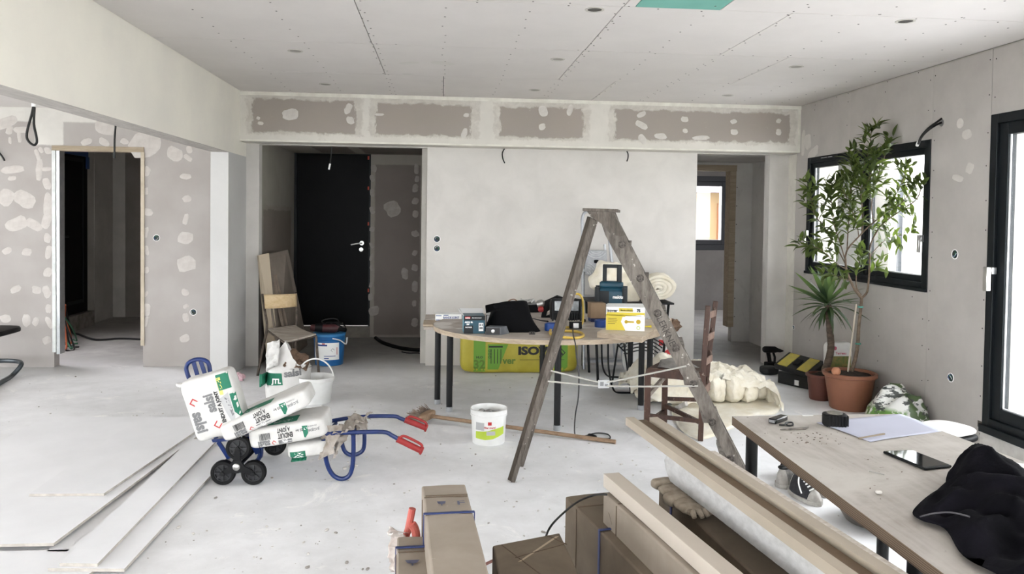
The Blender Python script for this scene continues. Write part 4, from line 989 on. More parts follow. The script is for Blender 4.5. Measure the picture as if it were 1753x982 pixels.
mb = MB().tube([ct+Vector((-.06, -.05, .05)), ct+Vector((-.13, -.06, .055))], [.043, .036], 12).tube([ct+Vector((.08, -.06, .04)), ct+Vector((.17, -.09, .035))], .02, 10); obj('tool_head', mb, M['rubber'], t)
pts = []
for k in range(44):
    a = k*.5; rr = .075+.03*sin(k*.37); pts.append(ct+Vector((.03+rr*1.15*cos(a), .04+rr*.5*sin(a), .02+.085*abs(sin(k*.09))+.02*sin(a))))
obj('cord', MB().tube(smooth_pts(pts, 3), .0055, 6), M['cable'], t)
# black hose on the recess floor
o = obj('hose', MB().tube(smooth_pts([az(643, 578, .03), az(655, 586, .02), az(680, 594, .02), az(705, 598, .02), az(735, 599, .02), az(760, 596, .02)], 5), .02, 10), M['rubber'], None); tag(o, 'thick black hose curving across the recess floor toward the white wall', 'hose')
o = obj('cable_piece', MB().tube(smooth_pts([az(688, 602, .008), az(700, 604, .008), az(712, 604, .008), az(728, 605, .008)], 4), .007, 6), M['cable'], None); tag(o, 'short cut piece of black cable on the floor near the hose', 'cable')

# black sled-base chair cut by the left edge
c = az(25, 625)
root = thing('sled_chair', 'black sled-base chair cut off by the left edge of the picture', 'chair', az(-10, 640))
obj('base_tube', MB().tube(smooth_pts([ay(-60, 618, 7.35), ay(-20, 618, 7.35), ay(10, 617, 7.35), ay(32, 619, 7.3), ay(36, 625, 7.2), az(20, 643, .02), az(0, 655, .02), az(-60, 690, .02)], 5), .02, 9), mat('grey_tube', (60, 66, 70), None, rough=.35, metal=.3), root)
s0 = ay(-3, 569, 7.05); obj('seat', MB().rbox(s0+Vector((-.25, .05, .0)), (.33, .24, .03), n=6, p=6), M['rubber'], root)
obj('post', MB().tube([ay(-60, 618, 7.35), s0+Vector((-.36, .1, -.02))], .018, 8).tube([az(-60, 690, .02), s0+Vector((-.40, -.1, -.02))], .018, 8), mat('grey_tube2', (60, 66, 70), None, rough=.35, metal=.3), root)
# ---------------------------------------------------------------- round work table and the rectangular one behind it
TZ = .64
M['tabletop'] = wood('dusty_particle_board', (188, 180, 172), (160, 149, 138), 2.2, (1, 5, 5), .7, .15, (3.0, .56), (212, 208, 202))
M['tableedge'] = wood('table_edge', (180, 164, 144), (150, 134, 116), 3, (4, 4, 20), .7)
M['leg'] = mat('black_table_leg', (8, 9, 11), None, rough=.5, spec=.3)
M['foot'] = mat('grey_leg_foot', (150, 152, 154), None, rough=.4)
def table_leg(x, y, h, parent, r=.023):
    l = obj('leg', MB().lathe([(r, .035), (r, h)], (x, y, 0), 18), M['leg'], parent)
    obj('leg_foot', MB().lathe([(r*1.08, 0), (r*1.08, .035)], (x, y, 0), 18), M['foot'], l)
root = thing('round_table', 'round wooden work table on black tube legs covered with tools', 'table', (.8, 5.9, 0))
n = 64; pts = [(.82+.875*cos(2*pi*k/n), 5.93+.765*sin(2*pi*k/n)) for k in range(n)]
mb = MB(); mb.add([(x, y, TZ) for x, y in pts]+[(x, y, TZ-.032) for x, y in pts], [tuple(range(n)), tuple(range(n, 2*n))[::-1]])
mb.add([(x, y, TZ) for x, y in pts]+[(x, y, TZ-.032) for x, y in pts], [(i, n+i, n+(i+1) % n, (i+1) % n) for i in range(n)], 1)
obj('tabletop', mb, [M['tabletop'], M['tableedge']], root, ang=30)
for x, y in ((.07, 5.84), (.804, 5.30), (1.53, 5.84), (.86, 6.55)): table_leg(x, y, TZ-.032, root)
root = thing('rectangular_table', 'rectangular wooden table on black legs standing behind and under the round one', 'table', (.8, 6.4, 0))
obj('tabletop', MB().box((-.13, 6.02, .585), (1.72, 6.78, .607)), [M['tabletop']], root, smooth=False, bevel=.002)
for x, y in ((-.02, 6.08), (1.66, 6.08), (.087, 6.72), (1.66, 6.72)): table_leg(x, y, .585, root)
# stack-up board at the left end and the raised board at the right
tag(obj('plank_offcut', MB().box((-.135, 6.03, .6085), (.05, 6.3, .625)), M['tableedge'], None, bevel=.002), 'short plank offcut on the left end of the rectangular table', 'plank')
q = [az(1022, 568, .678), az(1099, 577, .678), az(1150, 545, .678), az(1075, 543, .678)]
mb = MB(); mb.add([Vector((p.x, p.y, .678)) for p in q]+[Vector((p.x, p.y, .6405)) for p in q], [(0,1,2,3), (7,6,5,4)]); mb.add([Vector((p.x, p.y, .678)) for p in q]+[Vector((p.x, p.y, .6405)) for p in q], [(0,4,5,1), (1,5,6,2), (2,6,7,3), (3,7,4,0)], 1)
tag(obj('pine_board', mb, [wood('light_pine', (206, 194, 178), (188, 172, 152), 2), M['tableedge']], None, smooth=False, bevel=.002), 'thick light pine board lying on the right of the round table', 'board')
BZ2 = .6785
def box_at(u, v, z, w, d, h, ang): 
    p = az(u, v, z); return RT((p.x, p.y, z+.0008), ang)
def carton(label, u, v, z, w, d, h, ang, m_, name='carton', cat='box', flaps=None, bev=.002):
    Mx = box_at(u, v, z, w, d, h, ang); c = Mx @ Vector((w/2, d/2, 0))
    root = thing(name, label, cat, c)
    mb = MB().box((0, 0, 0), (w, d, h), Mx); obj('box_body', mb, m_, root, smooth=False, bevel=bev)
    front = frame(Mx @ Vector((w/2, 0, h/2)), Mx.to_3x3() @ Vector((1, 0, 0)), (0, 0, 1))
    right = frame(Mx @ Vector((w, d/2, h/2)), Mx.to_3x3() @ Vector((0, 1, 0)), (0, 0, 1))
    left = frame(Mx @ Vector((0, d/2, h/2)), Mx.to_3x3() @ Vector((0, -1, 0)), (0, 0, 1))
    topf = frame(Mx @ Vector((w/2, d/2, h)), Mx.to_3x3() @ Vector((1, 0, 0)), Mx.to_3x3() @ Vector((0, 1, 0)))
    return root, front, right, left, topf, Mx
def pr(root, Fr, m_, shapes, off=.001, name='box_print'): return decal(name, shapes, Fr, None, m_, root, off=off)
# white and blue sack/box far left
root, f, r_, l_, tp, Mx = carton('low white carton with blue lettering at the left end of the tables', 745, 549, .625, .21, .14, .052, 0, P_['white'])
pr(root, f, P_['blue'], [rect2d(-.10, -.055, .012, .018), rect2d(-.10, -.055, -.022, -.016), T('BANDE JOINT', .024, .022, 0, 0, .03, .85), rect2d(-.04, 0, .016, .021)])
# teal tool box
M['teal'] = mat('teal_print', (26, 70, 86), None, rough=.45); M['tealback'] = mat('light_teal', (120, 160, 172), (70, 120, 136), 6)
root, f, r_, l_, tp, Mx = carton('dark teal tool carton with red and white print beside the black bag', 794, 571, TZ, .148, .15, .125, R(2), M['teal'])
pr(root, f, mat('near_black_print', (14, 18, 22)), [rect2d(-.074, .074, .03, .0625), rect2d(-.074, -.01, -.0625, -.005)])
pr(root, f, P_['red'], [rect2d(-.066, -.03, .042, .056)], .0018)
pr(root, f, P_['white'], [T('makita', .012, -.048, .048, 0, .04), T('Akku Bohrschrauber', .008, .015, .048, 0, .03), T('AKKU BL', .014, -.04, .018, 0, .05), T('18V', .014, -.045, .003, 0, .05), T('BOHRER', .012, -.04, -.018, 0, .03), rect2d(.03, .062, -.045, .012)], .0022)
pr(root, f, P_['grey'], [rect2d(.034, .045, -.01, .006), rect2d(.034, .058, -.03, -.016), rect2d(.05, .058, -.01, .006)], .003)
pr(root, l_, M['tealback'], [rect2d(-.07, .07, -.06, .06)])
mb = MB().add([Mx @ Vector(p) for p in ((0, .15, .125), (.148, .15, .125), (.15, .2, .155), (-.02, .2, .155))], [(0,1,2,3)]).add([Mx @ Vector(p) for p in ((0, 0, .125), (0, .15, .125), (-.03, .16, .155), (-.035, .02, .155))], [(0,1,2,3)])
solid(obj('open_flap', mb, mat('carton_white_flap', (206, 206, 206)), root, smooth=False), .002)
# grey clock radio like box with slanted side
P0 = az(831, 573, TZ); Mx = RT((P0.x, P0.y, TZ+.0008), R(-3)); root = thing('transformer_box', 'grey wedge-shaped electrical box with round dial in front of the black bag', 'electrical box', Mx @ Vector((.07, .05, 0)))
mb = MB().add([Mx @ Vector(p) for p in ((0,0,0), (.105,-.012,0), (.17,.07,0), (.03,.1,0), (.003,.004,.055), (.105,-.004,.055), (.15,.06,.055), (.03,.085,.055))], [(3,2,1,0), (4,5,6,7), (0,1,5,4), (1,2,6,5), (2,3,7,6), (3,0,4,7)]); obj('box_body', mb, mat('grey_plastic', (92, 94, 98), (80, 82, 86), 30, .5), root, smooth=False, bevel=.003)
Fr = frame(Mx @ Vector((.052, -.0058, .027)), Mx.to_3x3() @ Vector((.105, -.012, 0)), (0, 0, 1))
obj('dial', MB().lathe([(.012, 0), (.012, .006), (0, .007)], Fr.translation, 16, Fr.to_3x3().to_4x4()), M['steel'], root)
decal('face_plate', [rect2d(-.048, .048, -.022, .022)], Fr, None, mat('dark_face', (46, 44, 44)), root, off=.0005)
# small black crate on it
root, f, r_, l_, tp, Mx = carton('small black plastic bin with pale rim standing behind the grey electrical box', 833, 556, TZ, .155, .09, .075, 0, M['rubber'], 'plastic_bin', 'bin')
obj('pale_rim', MB().box((-.003, -.003, .075), (.158, .093, .081), Mx), P_['lightgrey'], root); pr(root, f, P_['lightgrey'], [poly2d([(-.075, .035), (-.045, .035), (-.05, -.037), (-.075, -.037)])])
# black tool bag
M['bag'] = mat('black_nylon', (5, 5, 6), (11, 11, 13), 14, .8, spec=.1, bump=.3, bscale=40)
c = az(877, 572, TZ)+Vector((.0, .20, 0)); root = thing('tool_bag', 'black open-topped fabric tool bag in the middle of the round table', 'bag', c)
def bag_shell(u, v):
    a = 2*pi*u; z = .195*v+.03*sin(a*1.0+2.6)*v*v; k = 1-.30*v
    x = .17*k*math.copysign(abs(cos(a))**.6, cos(a)); y = .115*k*math.copysign(abs(sin(a))**.6, sin(a))
    nn = mnoise.noise(Vector((x*9, y*9, z*9)))*.018*v
    return c+Vector((x+nn+(.05 if x > 0 else -.02)*(1-v)**2, y+nn, z))
mb = MB().grid(bag_shell, 40, 12); mb.add([c+Vector((.15*cos(2*pi*k/20), .10*sin(2*pi*k/20), .006)) for k in range(20)], [tuple(range(20))]); solid(obj('bag_body', mb, M['bag'], root, ang=60), .006)
obj('bag_flap', pad(MB(), lambda u, v: c+Vector((-.18+.24*u, -.10+.10*v, .145+.035*v+.02*sin(3*u))), .01), M['bag'], root, ang=60)
obj('contents', MB().rbox(c+Vector((0, .0, .13)), (.10, .06, .045), n=8, p=3, amp=.02, fs=20, seed=5), M['rubber'], root)
obj('handle', MB().tube(smooth_pts([c+Vector((-.03, 0, .17)), c+Vector((-.02, 0, .205)), c+Vector((.02, 0, .225)), c+Vector((.05, 0, .21)), c+Vector((.07, 0, .17))], 5), .004, 7), mat('brown_cord', (120, 88, 66)), root)
obj('white_rag', MB().rbox(c+Vector((-.05, -.01, .185)), (.028, .015, .012), Matrix.Rotation(.4, 4, 'Y'), n=4, p=2.3, amp=.006), P_['white'], root)
obj('rivet', MB().lathe([(.007, 0), (.005, .003), (0, .004)], c+Vector((.095, -.075, .15)), 10, RX90), M['steel'], root)
# tray with bits behind the bag
root, f, r_, l_, tp, Mx = carton('flat black organiser tray with screws behind the black bag', 893, 535, TZ, .16, .2, .07, R(8), M['rubber'], 'organiser_tray', 'tray')
random.seed(21); obj('tray_rim', MB().box((-.004, -.004, .066), (.164, .204, .074), Mx), P_['grey'], root)
mb = MB(); [mb.tube([Mx @ Vector((random.uniform(.02, .14), random.uniform(.02, .18), .08)), Mx @ Vector((random.uniform(.02, .14), random.uniform(.02, .18), .1))], .008, 6) for k in range(9)]; obj('screws', mb, M['steel'], root)['kind'] = 'stuff'
# spring clip
p = az(911, 572, TZ); root = thing('spring_clip', 'little black spring clip near the front edge of the round table', 'clip', p)
obj('clip_body', MB().box((-.022, -.01, .001), (.02, .012, .006), RT(p)).box((-.02, -.01, .015), (.018, .012, .02), RT(p)), M['cable'], root); obj('clip_spring', MB().tube([p+Vector((-.01, 0, .004)), p+Vector((0, 0, .024)), p+Vector((.012, 0, .004))], .003, 6), M['cable'], root)
# blue tape rolls
M['bluetape'] = mat('blue_tape', (32, 66, 132), None, rough=.45)
for (u, v, lb) in ((945, 567, 'blue tape roll left of the work lamp'), (1031, 561, 'blue tape roll between work lamp and yellow carton')):
    p = az(u, v, TZ)+Vector((0, .05, 0)); tag(obj('tape_roll', MB().lathe([(.045, .001), (.048, .001), (.048, .052), (.038, .052), (.038, .001), (.045, .001)], p, 24), M['bluetape'], None), lb, 'tape roll')
# work lamp with yellow tube stand
M['yellow'] = mat('yellow_enamel', (206, 176, 84), (188, 158, 70), 12, .35)
p = az(966, 562, TZ)+Vector((.0, .04, 0)); root = thing('work_lamp', 'black halogen work lamp on a yellow tube stand, seen behind the left ladder leg', 'lamp', p)
c = ay(968, 529, p.y)
obj('housing', MB().rbox(c, (.115, .05, .082), Matrix.Rotation(R(-6), 4, 'X'), n=4, p=9), M['rubber'], root, ang=50)
Fr = frame(c+Vector((0, -.053, 0)), (1, 0, 0), (0, .1, 1))
mb = MB(); [mb.box((x0, y0, 0), (x1, y1, .012), Fr) for x0, x1, y0, y1 in ((-.11, .11, .07, .082), (-.11, .11, -.02, -.01), (-.11, -.098, -.08, .08), (.098, .11, -.08, .08))]
fr_ = obj('lamp_bezel', mb, M['darkmetal'], root); obj('reflector', MB().box((-.09, -.005, -.002), (.09, .066, .003), Fr), mat('dull_reflector', (120, 122, 122), (60, 62, 62), 14, .25, .6), root)
mb = MB(); [mb.box((-.09+.018*k, -.078, 0), (-.084+.018*k, -.02, .014), Fr) for k in range(10)]; obj('cooling_fin', mb, M['darkmetal'], root)['kind'] = 'stuff'
obj('junction_cover', MB().box((.02, -.135, -.01), (.11, -.085, .03), Fr), M['rubber'], root, bevel=.003); obj('rating_label', MB().box((.045, -.13, .03), (.085, -.095, .0312), Fr), P_['white'], root)
yb = c.y
st = [ay(983, 504, yb+.03), ay(990, 503, yb+.03), ay(997, 512, yb+.03), ay(998, 545, yb+.03), ay(994, 556, yb+.02), ay(984, 560, yb+.0), ay(972, 561, yb)]
obj('stand_upright', MB().tube(smooth_pts(st, 4), .009, 10), M['yellow'], root)
z = TZ+.0105
lp = [az(u, v, z) for u, v in ((975, 560), (948, 562), (942, 566), (944, 572), (956, 576), (985, 578), (998, 575), (996, 570), (985, 567), (960, 566))]
obj('stand_base', MB().tube(smooth_pts(lp, 4), .0095, 10), M['yellow'], root)
cb = [c+Vector((.05, -.06, -.12)), az(981, 572, TZ+.03), Vector(az(983, 584, TZ+.02))+Vector((0, -.05, -.01))]
g0 = cb[-1]; yq = g0.y
cb += [ay(987, 610, yq), ay(991, 640, yq+.0), ay(990, 680, yq), ay(985, 710, yq-.02), az(984, 742, .02), az(992, 748, .008), az(1020, 741, .008), az(1040, 743, .008), az(1044, 750, .008), az(1028, 750, .008), az(1012, 747, .012)]
obj('power_cord', MB().tube(smooth_pts(cb, 5), .0045, 7), mat('grey_cable', (46, 46, 48), None, rough=.5), root)
obj('plug', MB().tube([az(1020, 748, .018), az(1012, 746, .018), az(1008, 745, .018)], [.012, .016, .014], 10), M['cable'], root)
# angle grinder behind
c = az(948, 548, TZ)+Vector((0, .18, .0)); root = thing('cordless_saw', 'black and red cordless tool behind the work lamp', 'power tool', c)
obj('tool_body', MB().tube([c+Vector((-.07, 0, .05)), c+Vector((-.03, 0, .10)), c+Vector((.06, 0, .14)), c+Vector((.12, 0, .13))], [.03, .042, .045, .03], 12), M['rubber'], root)
obj('tool_head', MB().lathe([(.03, -.03), (.036, -.02), (.036, .02), (.02, .035)], c+Vector((-.085, 0, .11)), 14, Matrix.Rotation(R(70), 4, 'Y')), M['steel'], root)
obj('red_knob', MB().rbox(c+Vector((-.085, -.03, .07)), (.025, .025, .025), n=3, p=2.2), M['redgrip'], root); obj('grip', MB().tube([c+Vector((-.04, 0, .09)), c+Vector((-.06, 0, .003)), c+Vector((0, 0, .004))], .024, 10), M['rubber'], root)
tag(obj('saw_blade_strip', MB().tube([az(905, 543, TZ+.006), az(925, 548, TZ+.02), az(938, 550, TZ+.03)], [.002, .005, .007], 6), M['darkmetal'], None), 'thin dark pointed strip lying between the black bag and the cordless tool', 'blade')
# small cardboard box and blue box
root, f, r_, l_, tp, Mx = carton('open brown cardboard carton beside the teal radio', 1011, 545, TZ+.035, .12, .10, .12, R(4), mat('cardboard_brown', (142, 120, 96), (128, 106, 84), 8, .85))
root, f, r_, l_, tp, Mx = carton('flat dark blue tray under the small brown carton', 1012, 551, TZ, .15, .10, .034, R(4), mat('dark_blue_tray', (30, 42, 84)), 'tray', 'tray')
# radio
M['radio'] = mat('teal_radio_plastic', (22, 66, 84), (18, 56, 72), 9, .4); M['radiodark'] = mat('dark_radio_rubber', (15, 22, 27), None, rough=.55)
c = az(1060, 556, TZ)+Vector((.0, .30, 0)); root = thing('site_radio', 'teal and black site radio with tall square handle standing behind the yellow carton', 'radio', c)
hw, k_ = .125, .0045
yy = c.y
mb = MB().rbox(c+Vector((0, 0, .135)), (.118, .09, .134), Zr(R(-14)), n=6, p=7); obj('radio_body', mb, M['radio'], root, ang=50)
mb = MB()
for sx, sy in ((-1, -1), (1, -1), (1, 1), (-1, 1)):
    q = Zr(R(-14)) @ Vector((sx*.108, sy*.08, 0)); mb.tube([c+q+Vector((0, 0, .005)), c+q+Vector((0, 0, .268))], .021, 10)
obj('corner_bumper', mb, M['radiodark'], root); 
obj('radio_top', MB().rbox(c+Vector((0, .0, .285)), (.095, .07, .028), Zr(R(-14)), n=4, p=5), M['radio'], root, ang=50)
mb = MB(); e = Zr(R(-14)).to_3x3()
P1, P2, P3, P4 = [c+e @ Vector(v) for v in ((-.055, 0, .30), (-.055, 0, .445), (.062, 0, .445), (.062, 0, .30))]
obj('handle', MB().bar(P1, P2, .03, .03, (0, 1, 0)).bar(P4, P3, .035, .04, (0, 1, 0)).bar(P2+Vector((-.015, 0, -.012)), P3+Vector((.018, 0, -.012)), .03, .028), M['radiodark'], root, bevel=.004)
Fr = frame(c+e @ Vector((.0, -.092, .14)), e @ Vector((1, 0, 0)), (0, 0, 1))
pr(root, Fr, P_['white'], [T('makita', .032, .058, .055, 0, .05)], .003, 'maker_name'); pr(root, Fr, M['radiodark'], [rect2d(-.095, -.015, -.11, .10)], .002, 'speaker_grille')
# yellow carton on the pine board
root, f, r_, l_, tp, Mx = carton('yellow and white carton marked 75 on the pine board', 1037, 565, BZ2, .268, .17, .165, R(-12), P_['white'], bev=.0015)
pr(root, f, P_['yellowbox'], [rect2d(-.133, .0, -.081, .03), poly2d([(-.13, .045), (.133, .045), (.133, .02), (-.13, .02)]), rect2d(-.045, .05, .05, .075)])
pr(root, f, P_['white'], [poly2d([(-.02, .012), (.10, .03), (.128, .03), (.128, -.078), (.0, -.078), (-.03, -.02)])], .0018)
pr(root, f, P_['black'], [T('isover', .03, -.09, .058, 0, .03), T('Bande adhesive', .014, .01, .060, 0, .03), T('75', .026, .09, .060, 0, .05), rect2d(-.12, -.06, .0, .003), rect2d(-.12, -.055, -.012, -.009), rect2d(-.12, -.06, -.024, -.021), rect2d(-.12, -.07, -.036, -.033), rect2d(.0, .11, .022, .025)], .0026)
pr(root, f, mat('mustard_print', (190, 160, 40)), [tr2d(rect2d(-.025, .025, -.006, .006), .035, -.02), disc2d(.012, .006, -.02), disc2d(.016, .09, -.018)], .0026); pr(root, f, P_['lime'], [ring2d(.009, .013, 16, .09, -.06)], .003)
pr(root, r_, P_['yellowbox'], [poly2d([(-.08, -.07), (-.01, .08), (.03, .08), (-.03, -.07)])]); pr(root, r_, P_['lightgrey'], [rect2d(.01, .05, -.03, .04)], .0018)
obj('lid_flap', MB().add([Mx @ Vector(p) for p in ((0, 0, .1655), (.268, 0, .1655), (.275, .16, .175), (.01, .17, .17))], [(0,1,2,3)]), P_['white'], root, smooth=False)
p = az(1103, 561, BZ2); tag(obj('yellow_plug', MB().tube([p+Vector((0, 0, .01)), p+Vector((.035, 0, .01)), p+Vector((.05, 0, .012))], [.004, .007, .011], 8), P_['yellowbox'], None), 'yellow-tipped screw plug on the pine board by the yellow carton', 'plug')
p = az(1104, 548, BZ2); tag(obj('pliers', MB().tube([p+Vector((0, 0, .01)), p+Vector((.03, .02, .015)), p+Vector((.07, .02, .012))], .005, 6).tube([p+Vector((.02, -.02, .01)), p+Vector((.04, .02, .015))], .005, 6), M['steel'], None), 'small steel pliers on the pine board behind the yellow carton', 'pliers')
p = az(1000, 551, TZ); tag(obj('bit_holder', MB().rbox(p+Vector((0, 0, .012)), (.012, .01, .012), n=2, p=5), M['rubber'], None), 'small black cube beside the yellow lamp stand', 'bit holder')

# ---------------------------------------------------------------- insulation bale under the tables
M['bale'] = mat('yellow_film', (178, 166, 62), (162, 150, 50), 5, .35, bump=.25, bscale=9)
y0 = 7.2; a = az(788, 640); b = az(988, 637)
L_ = (b.x-a.x); cc = Vector(((a.x+b.x)/2, y0+.19, .215)); root = thing('insulation_bale', 'yellow and green wrapped insulation bale lying behind the tables', 'insulation bale', (cc.x, cc.y, 0))
mb = MB().rbox(cc, (L_/2, .17, .213), n=14, p=9, amp=.006, fs=5); obj('bale_body', mb, M['bale'], root, ang=60); bv = bvh_of(mb)
Fr = frame(cc+Vector((0, -.17, -.0)), (1, 0, 0), (0, 0, 1))
gr = mat('green_film_print', (104, 150, 54)); h = .195
decal('bale_print', [rect2d(-.43, -.32, -h, h), poly2d([(-.30, h), (-.155, h), (-.175, .08), (-.30, .08)]), poly2d([(-.30, .06), (-.11, .06), (-.20, -h*.9), (-.30, -h*.9)]), rect2d(.27, .45, -h, h)], Fr, bv, gr, root, L=.05, off=.002)
decal('bale_lettering', [T('ISOVER', .10, .20, -.0, 0, .05, 1.3), rect2d(.0, .42, -.088, -.084), T('SANTE', .03, .23, -.06, 0, .04, 1.1), rect2d(-.29, -.16, .03, .045), T('HLO', .03, -.375, -.06), poly2d([(.29, .03), (.36, .03), (.36, .05), (.43, -.02), (.36, -.09), (.36, -.06), (.29, -.06), (.29, -.052), (.368, -.052), (.368, -.075), (.418, -.02), (.368, .035), (.368, .022), (.29, .022)]), T('LIVR', .04, .37, .09)]+[rect2d(-.27+.03*k, -.264+.03*k, -.12, .015) for k in range(4)]+[ring2d(.008, .012, 12, -.28, -.03*k) for k in range(3)], Fr, bv, P_['black'], root, L=.04, off=.0035)
decal('bale_lettering', [T('32', .11, -.375, -.125, 0, .03), T('ver', .09, -.10, -.09, 0, .03)], Fr, bv, mat('dark_green_print', (92, 120, 44)), root, L=.04, off=.0035)

# ---------------------------------------------------------------- aluminium stepladder against the wall
y1 = 7.42
xl, xr = ay(996, 600, y1).x, ay(1064, 620, y1).x; zt = ay(1018, 362, y1).z
root = thing('aluminium_stepladder', 'folded aluminium stepladder leaning on the white wall behind the tables', 'stepladder', ((xl+xr)/2, y1, 0))
xt0, xt1 = ay(997, 380, 7.5).x, ay(1041, 380, 7.5).x
loop = [(xl, 7.30, .02), (xt0, 7.48, 1.25), (xt0, 7.50, zt-.06), (xt0+.05, 7.51, zt), (xt1-.05, 7.51, zt), (xt1, 7.50, zt-.06), (xt1+.01, 7.48, 1.25), (xr, 7.30, .02)]
M['aluold'] = mat('ladder_aluminium', (170, 172, 175), (150, 152, 156), 20, .4, .5)
obj('side_rail', MB().tube(smooth_pts(loop, 4), .015, 10), M['aluold'], root)
obj('rear_rail', MB().tube([(xl+.03, 7.54, .01), (xt0+.035, 7.56, 1.2)], .011, 8), M['aluold'], root); obj('rear_rail', MB().tube([(xr-.03, 7.54, .01), (xt1-.02, 7.56, 1.2)], .011, 8), M['aluold'], root)
for zq, nm in ((.10, 0), (.40, 1), (.70, 2), (.95, 3)):
    f_ = zq/1.25; x0 = xl*(1-f_)+xt0*f_; x1 = xr*(1-f_)+xt1*f_; yq = 7.3*(1-f_)+7.48*f_
    obj('step', MB().box((x0, yq-.03, zq-.012), (x1, yq+.10, zq+.012)), M['aluold'], root, bevel=.003)
# folded-up platform with ribbed pattern
A0, B0 = ay(1002, 428, 7.46), ay(1036, 428, 7.46); C0, D0 = ay(1041, 470, 7.40), ay(1004, 471, 7.40)
up = (A0-D0).normalized(); Fr = frame((A0+B0+C0+D0)/4, (1, 0, 0), up)
w_, h_ = (B0-A0).length/2+.01, (A0-D0).length/2
plat = obj('platform', MB().box((-w_, -h_, -.018), (w_, h_, 0), Fr), M['aluold'], root, bevel=.006)
mb = MB()
def arc(cx, cy, r_, a0, a1):
    P = [Fr @ Vector((cx+r_*cos(a), cy+r_*sin(a), .001)) for a in [a0+(a1-a0)*k/8 for k in range(9)] if abs(cx+r_*cos(a)) < w_-.008 and abs(cy+r_*sin(a)) < h_-.008]
    if len(P) > 1: mb.tube(P, .0022, 5)
for k in range(5):
    arc(-w_, -h_, .03+.022*k, 0, pi/2); arc(w_, -h_, .03+.022*k, pi/2, pi)
    if k < 3: arc(0, h_*1.3, .07+.022*k, pi*1.2, pi*1.8)
obj('tread_rib', mb, M['alupaint'], plat)['kind'] = 'stuff'
obj('latch', MB().rbox(Fr @ Vector((0, .01, .003)), (.022, .004, .016), n=2, p=5), M['rubber'], plat)

# ---------------------------------------------------------------- black metal table with wool rolls, tube chair and sacks behind the table
M['wool'] = mat('glass_wool', (236, 231, 218), (220, 211, 190), 7, 1.0, bump=.7, bscale=30, bdist=.012)
root = thing('metal_stand', 'narrow black steel side table carrying the glass wool rolls', 'side table', (1.72, 6.95, 0))
obj('tabletop', MB().box((1.32, 6.80, .695), (2.07, 7.30, .712)), M['darkmetal'], root, bevel=.003)
for x, y in ((1.36, 6.84), (2.03, 6.84), (1.36, 7.26), (2.03, 7.26)): obj('leg', MB().tube([(x, y, .695), (x+(.06 if x > 1.7 else -.04)*-1, y, .0)], .012, 8), M['darkmetal'], root)
obj('brace', MB().tube([(2.0, 6.84, .45), (2.0, 7.26, .45)], .008, 8), M['darkmetal'], root)
def wool(label, c, half, Mr, seed, p=2.6, amp=.03, fs=6, n=26, name='wool_roll'):
    o = obj(name, MB().rbox(c, half, Mr, n=n, p=p, amp=amp, fs=fs, seed=seed), M['wool'], None, ang=180); tag(o, label, 'glass wool', 'rolls of glass wool'); return o
def spiral_roll(label, c, r0, hl, yaw, seed, squash=.85, turns=3.2, name='wool_roll'):
    """a rolled blanket: spiral cross-section, axis along local y"""
    c = Vector(c); n = 130; L2 = 14; th = r0/turns*.80; mb = MB(); rings = []
    Mr = Zr(yaw)
    for k in range(n):
        a = 2*pi*turns*k/n+seed; r = r0*(1-.86*k/n)
        o_ = []; 
        for s_, rr in ((0, r), (1, max(.004, r-th))):
            o_.append((rr*cos(a), rr*sin(a)*squash))
        rings.append(o_)
    def P(k, s_, j):
        x, z = rings[k][s_]; y = -hl+2*hl*j/L2
        q = Vector((x, y, z)); e = q*7+Vector((seed*3.3, 0, 0)); nn = mnoise.noise(e)*.022+mnoise.noise(e*3)*.010
        if j in (0, L2): q.y += mnoise.noise(e*2)*.02
        q.x += nn; q.z += nn*.8
        return c+Mr @ q
    b = 0
    for k in range(n):
        for s_ in (0, 1):
            for j in range(L2+1): mb.v.append(P(k, s_, j))
    W1 = L2+1; idx = lambda k, s_, j: (k*2+s_)*W1+j
    for k in range(n-1):
        for j in range(L2):
            mb.f.append((idx(k,0,j), idx(k,0,j+1), idx(k+1,0,j+1), idx(k+1,0,j))); mb.f.append((idx(k,1,j), idx(k+1,1,j), idx(k+1,1,j+1), idx(k,1,j+1)))
        mb.f.append((idx(k,0,0), idx(k+1,0,0), idx(k+1,1,0), idx(k,1,0))); mb.f.append((idx(k,0,L2), idx(k,1,L2), idx(k+1,1,L2), idx(k+1,0,L2)))
    for k in (0, n-1): mb.f += [(idx(k,0,j), idx(k,1,j), idx(k,1,j+1), idx(k,0,j+1)) for j in range(L2)]
    mb.m = [0]*len(mb.f)
    o = obj(name, mb, M['wool'], None, ang=180); tag(o, label, 'glass wool', 'rolls of glass wool'); return o
wool('large glass wool roll behind the teal radio', (1.60, 7.05, .875), (.235, .20, .165), Matrix.Rotation(R(14), 4, 'Y'), 1, 2.8, .05, 7)
spiral_roll('smaller glass wool roll at the right end of the black steel side table', (1.97, 6.98, .855), .155, .22, R(-14), 3, .80, 4.2)
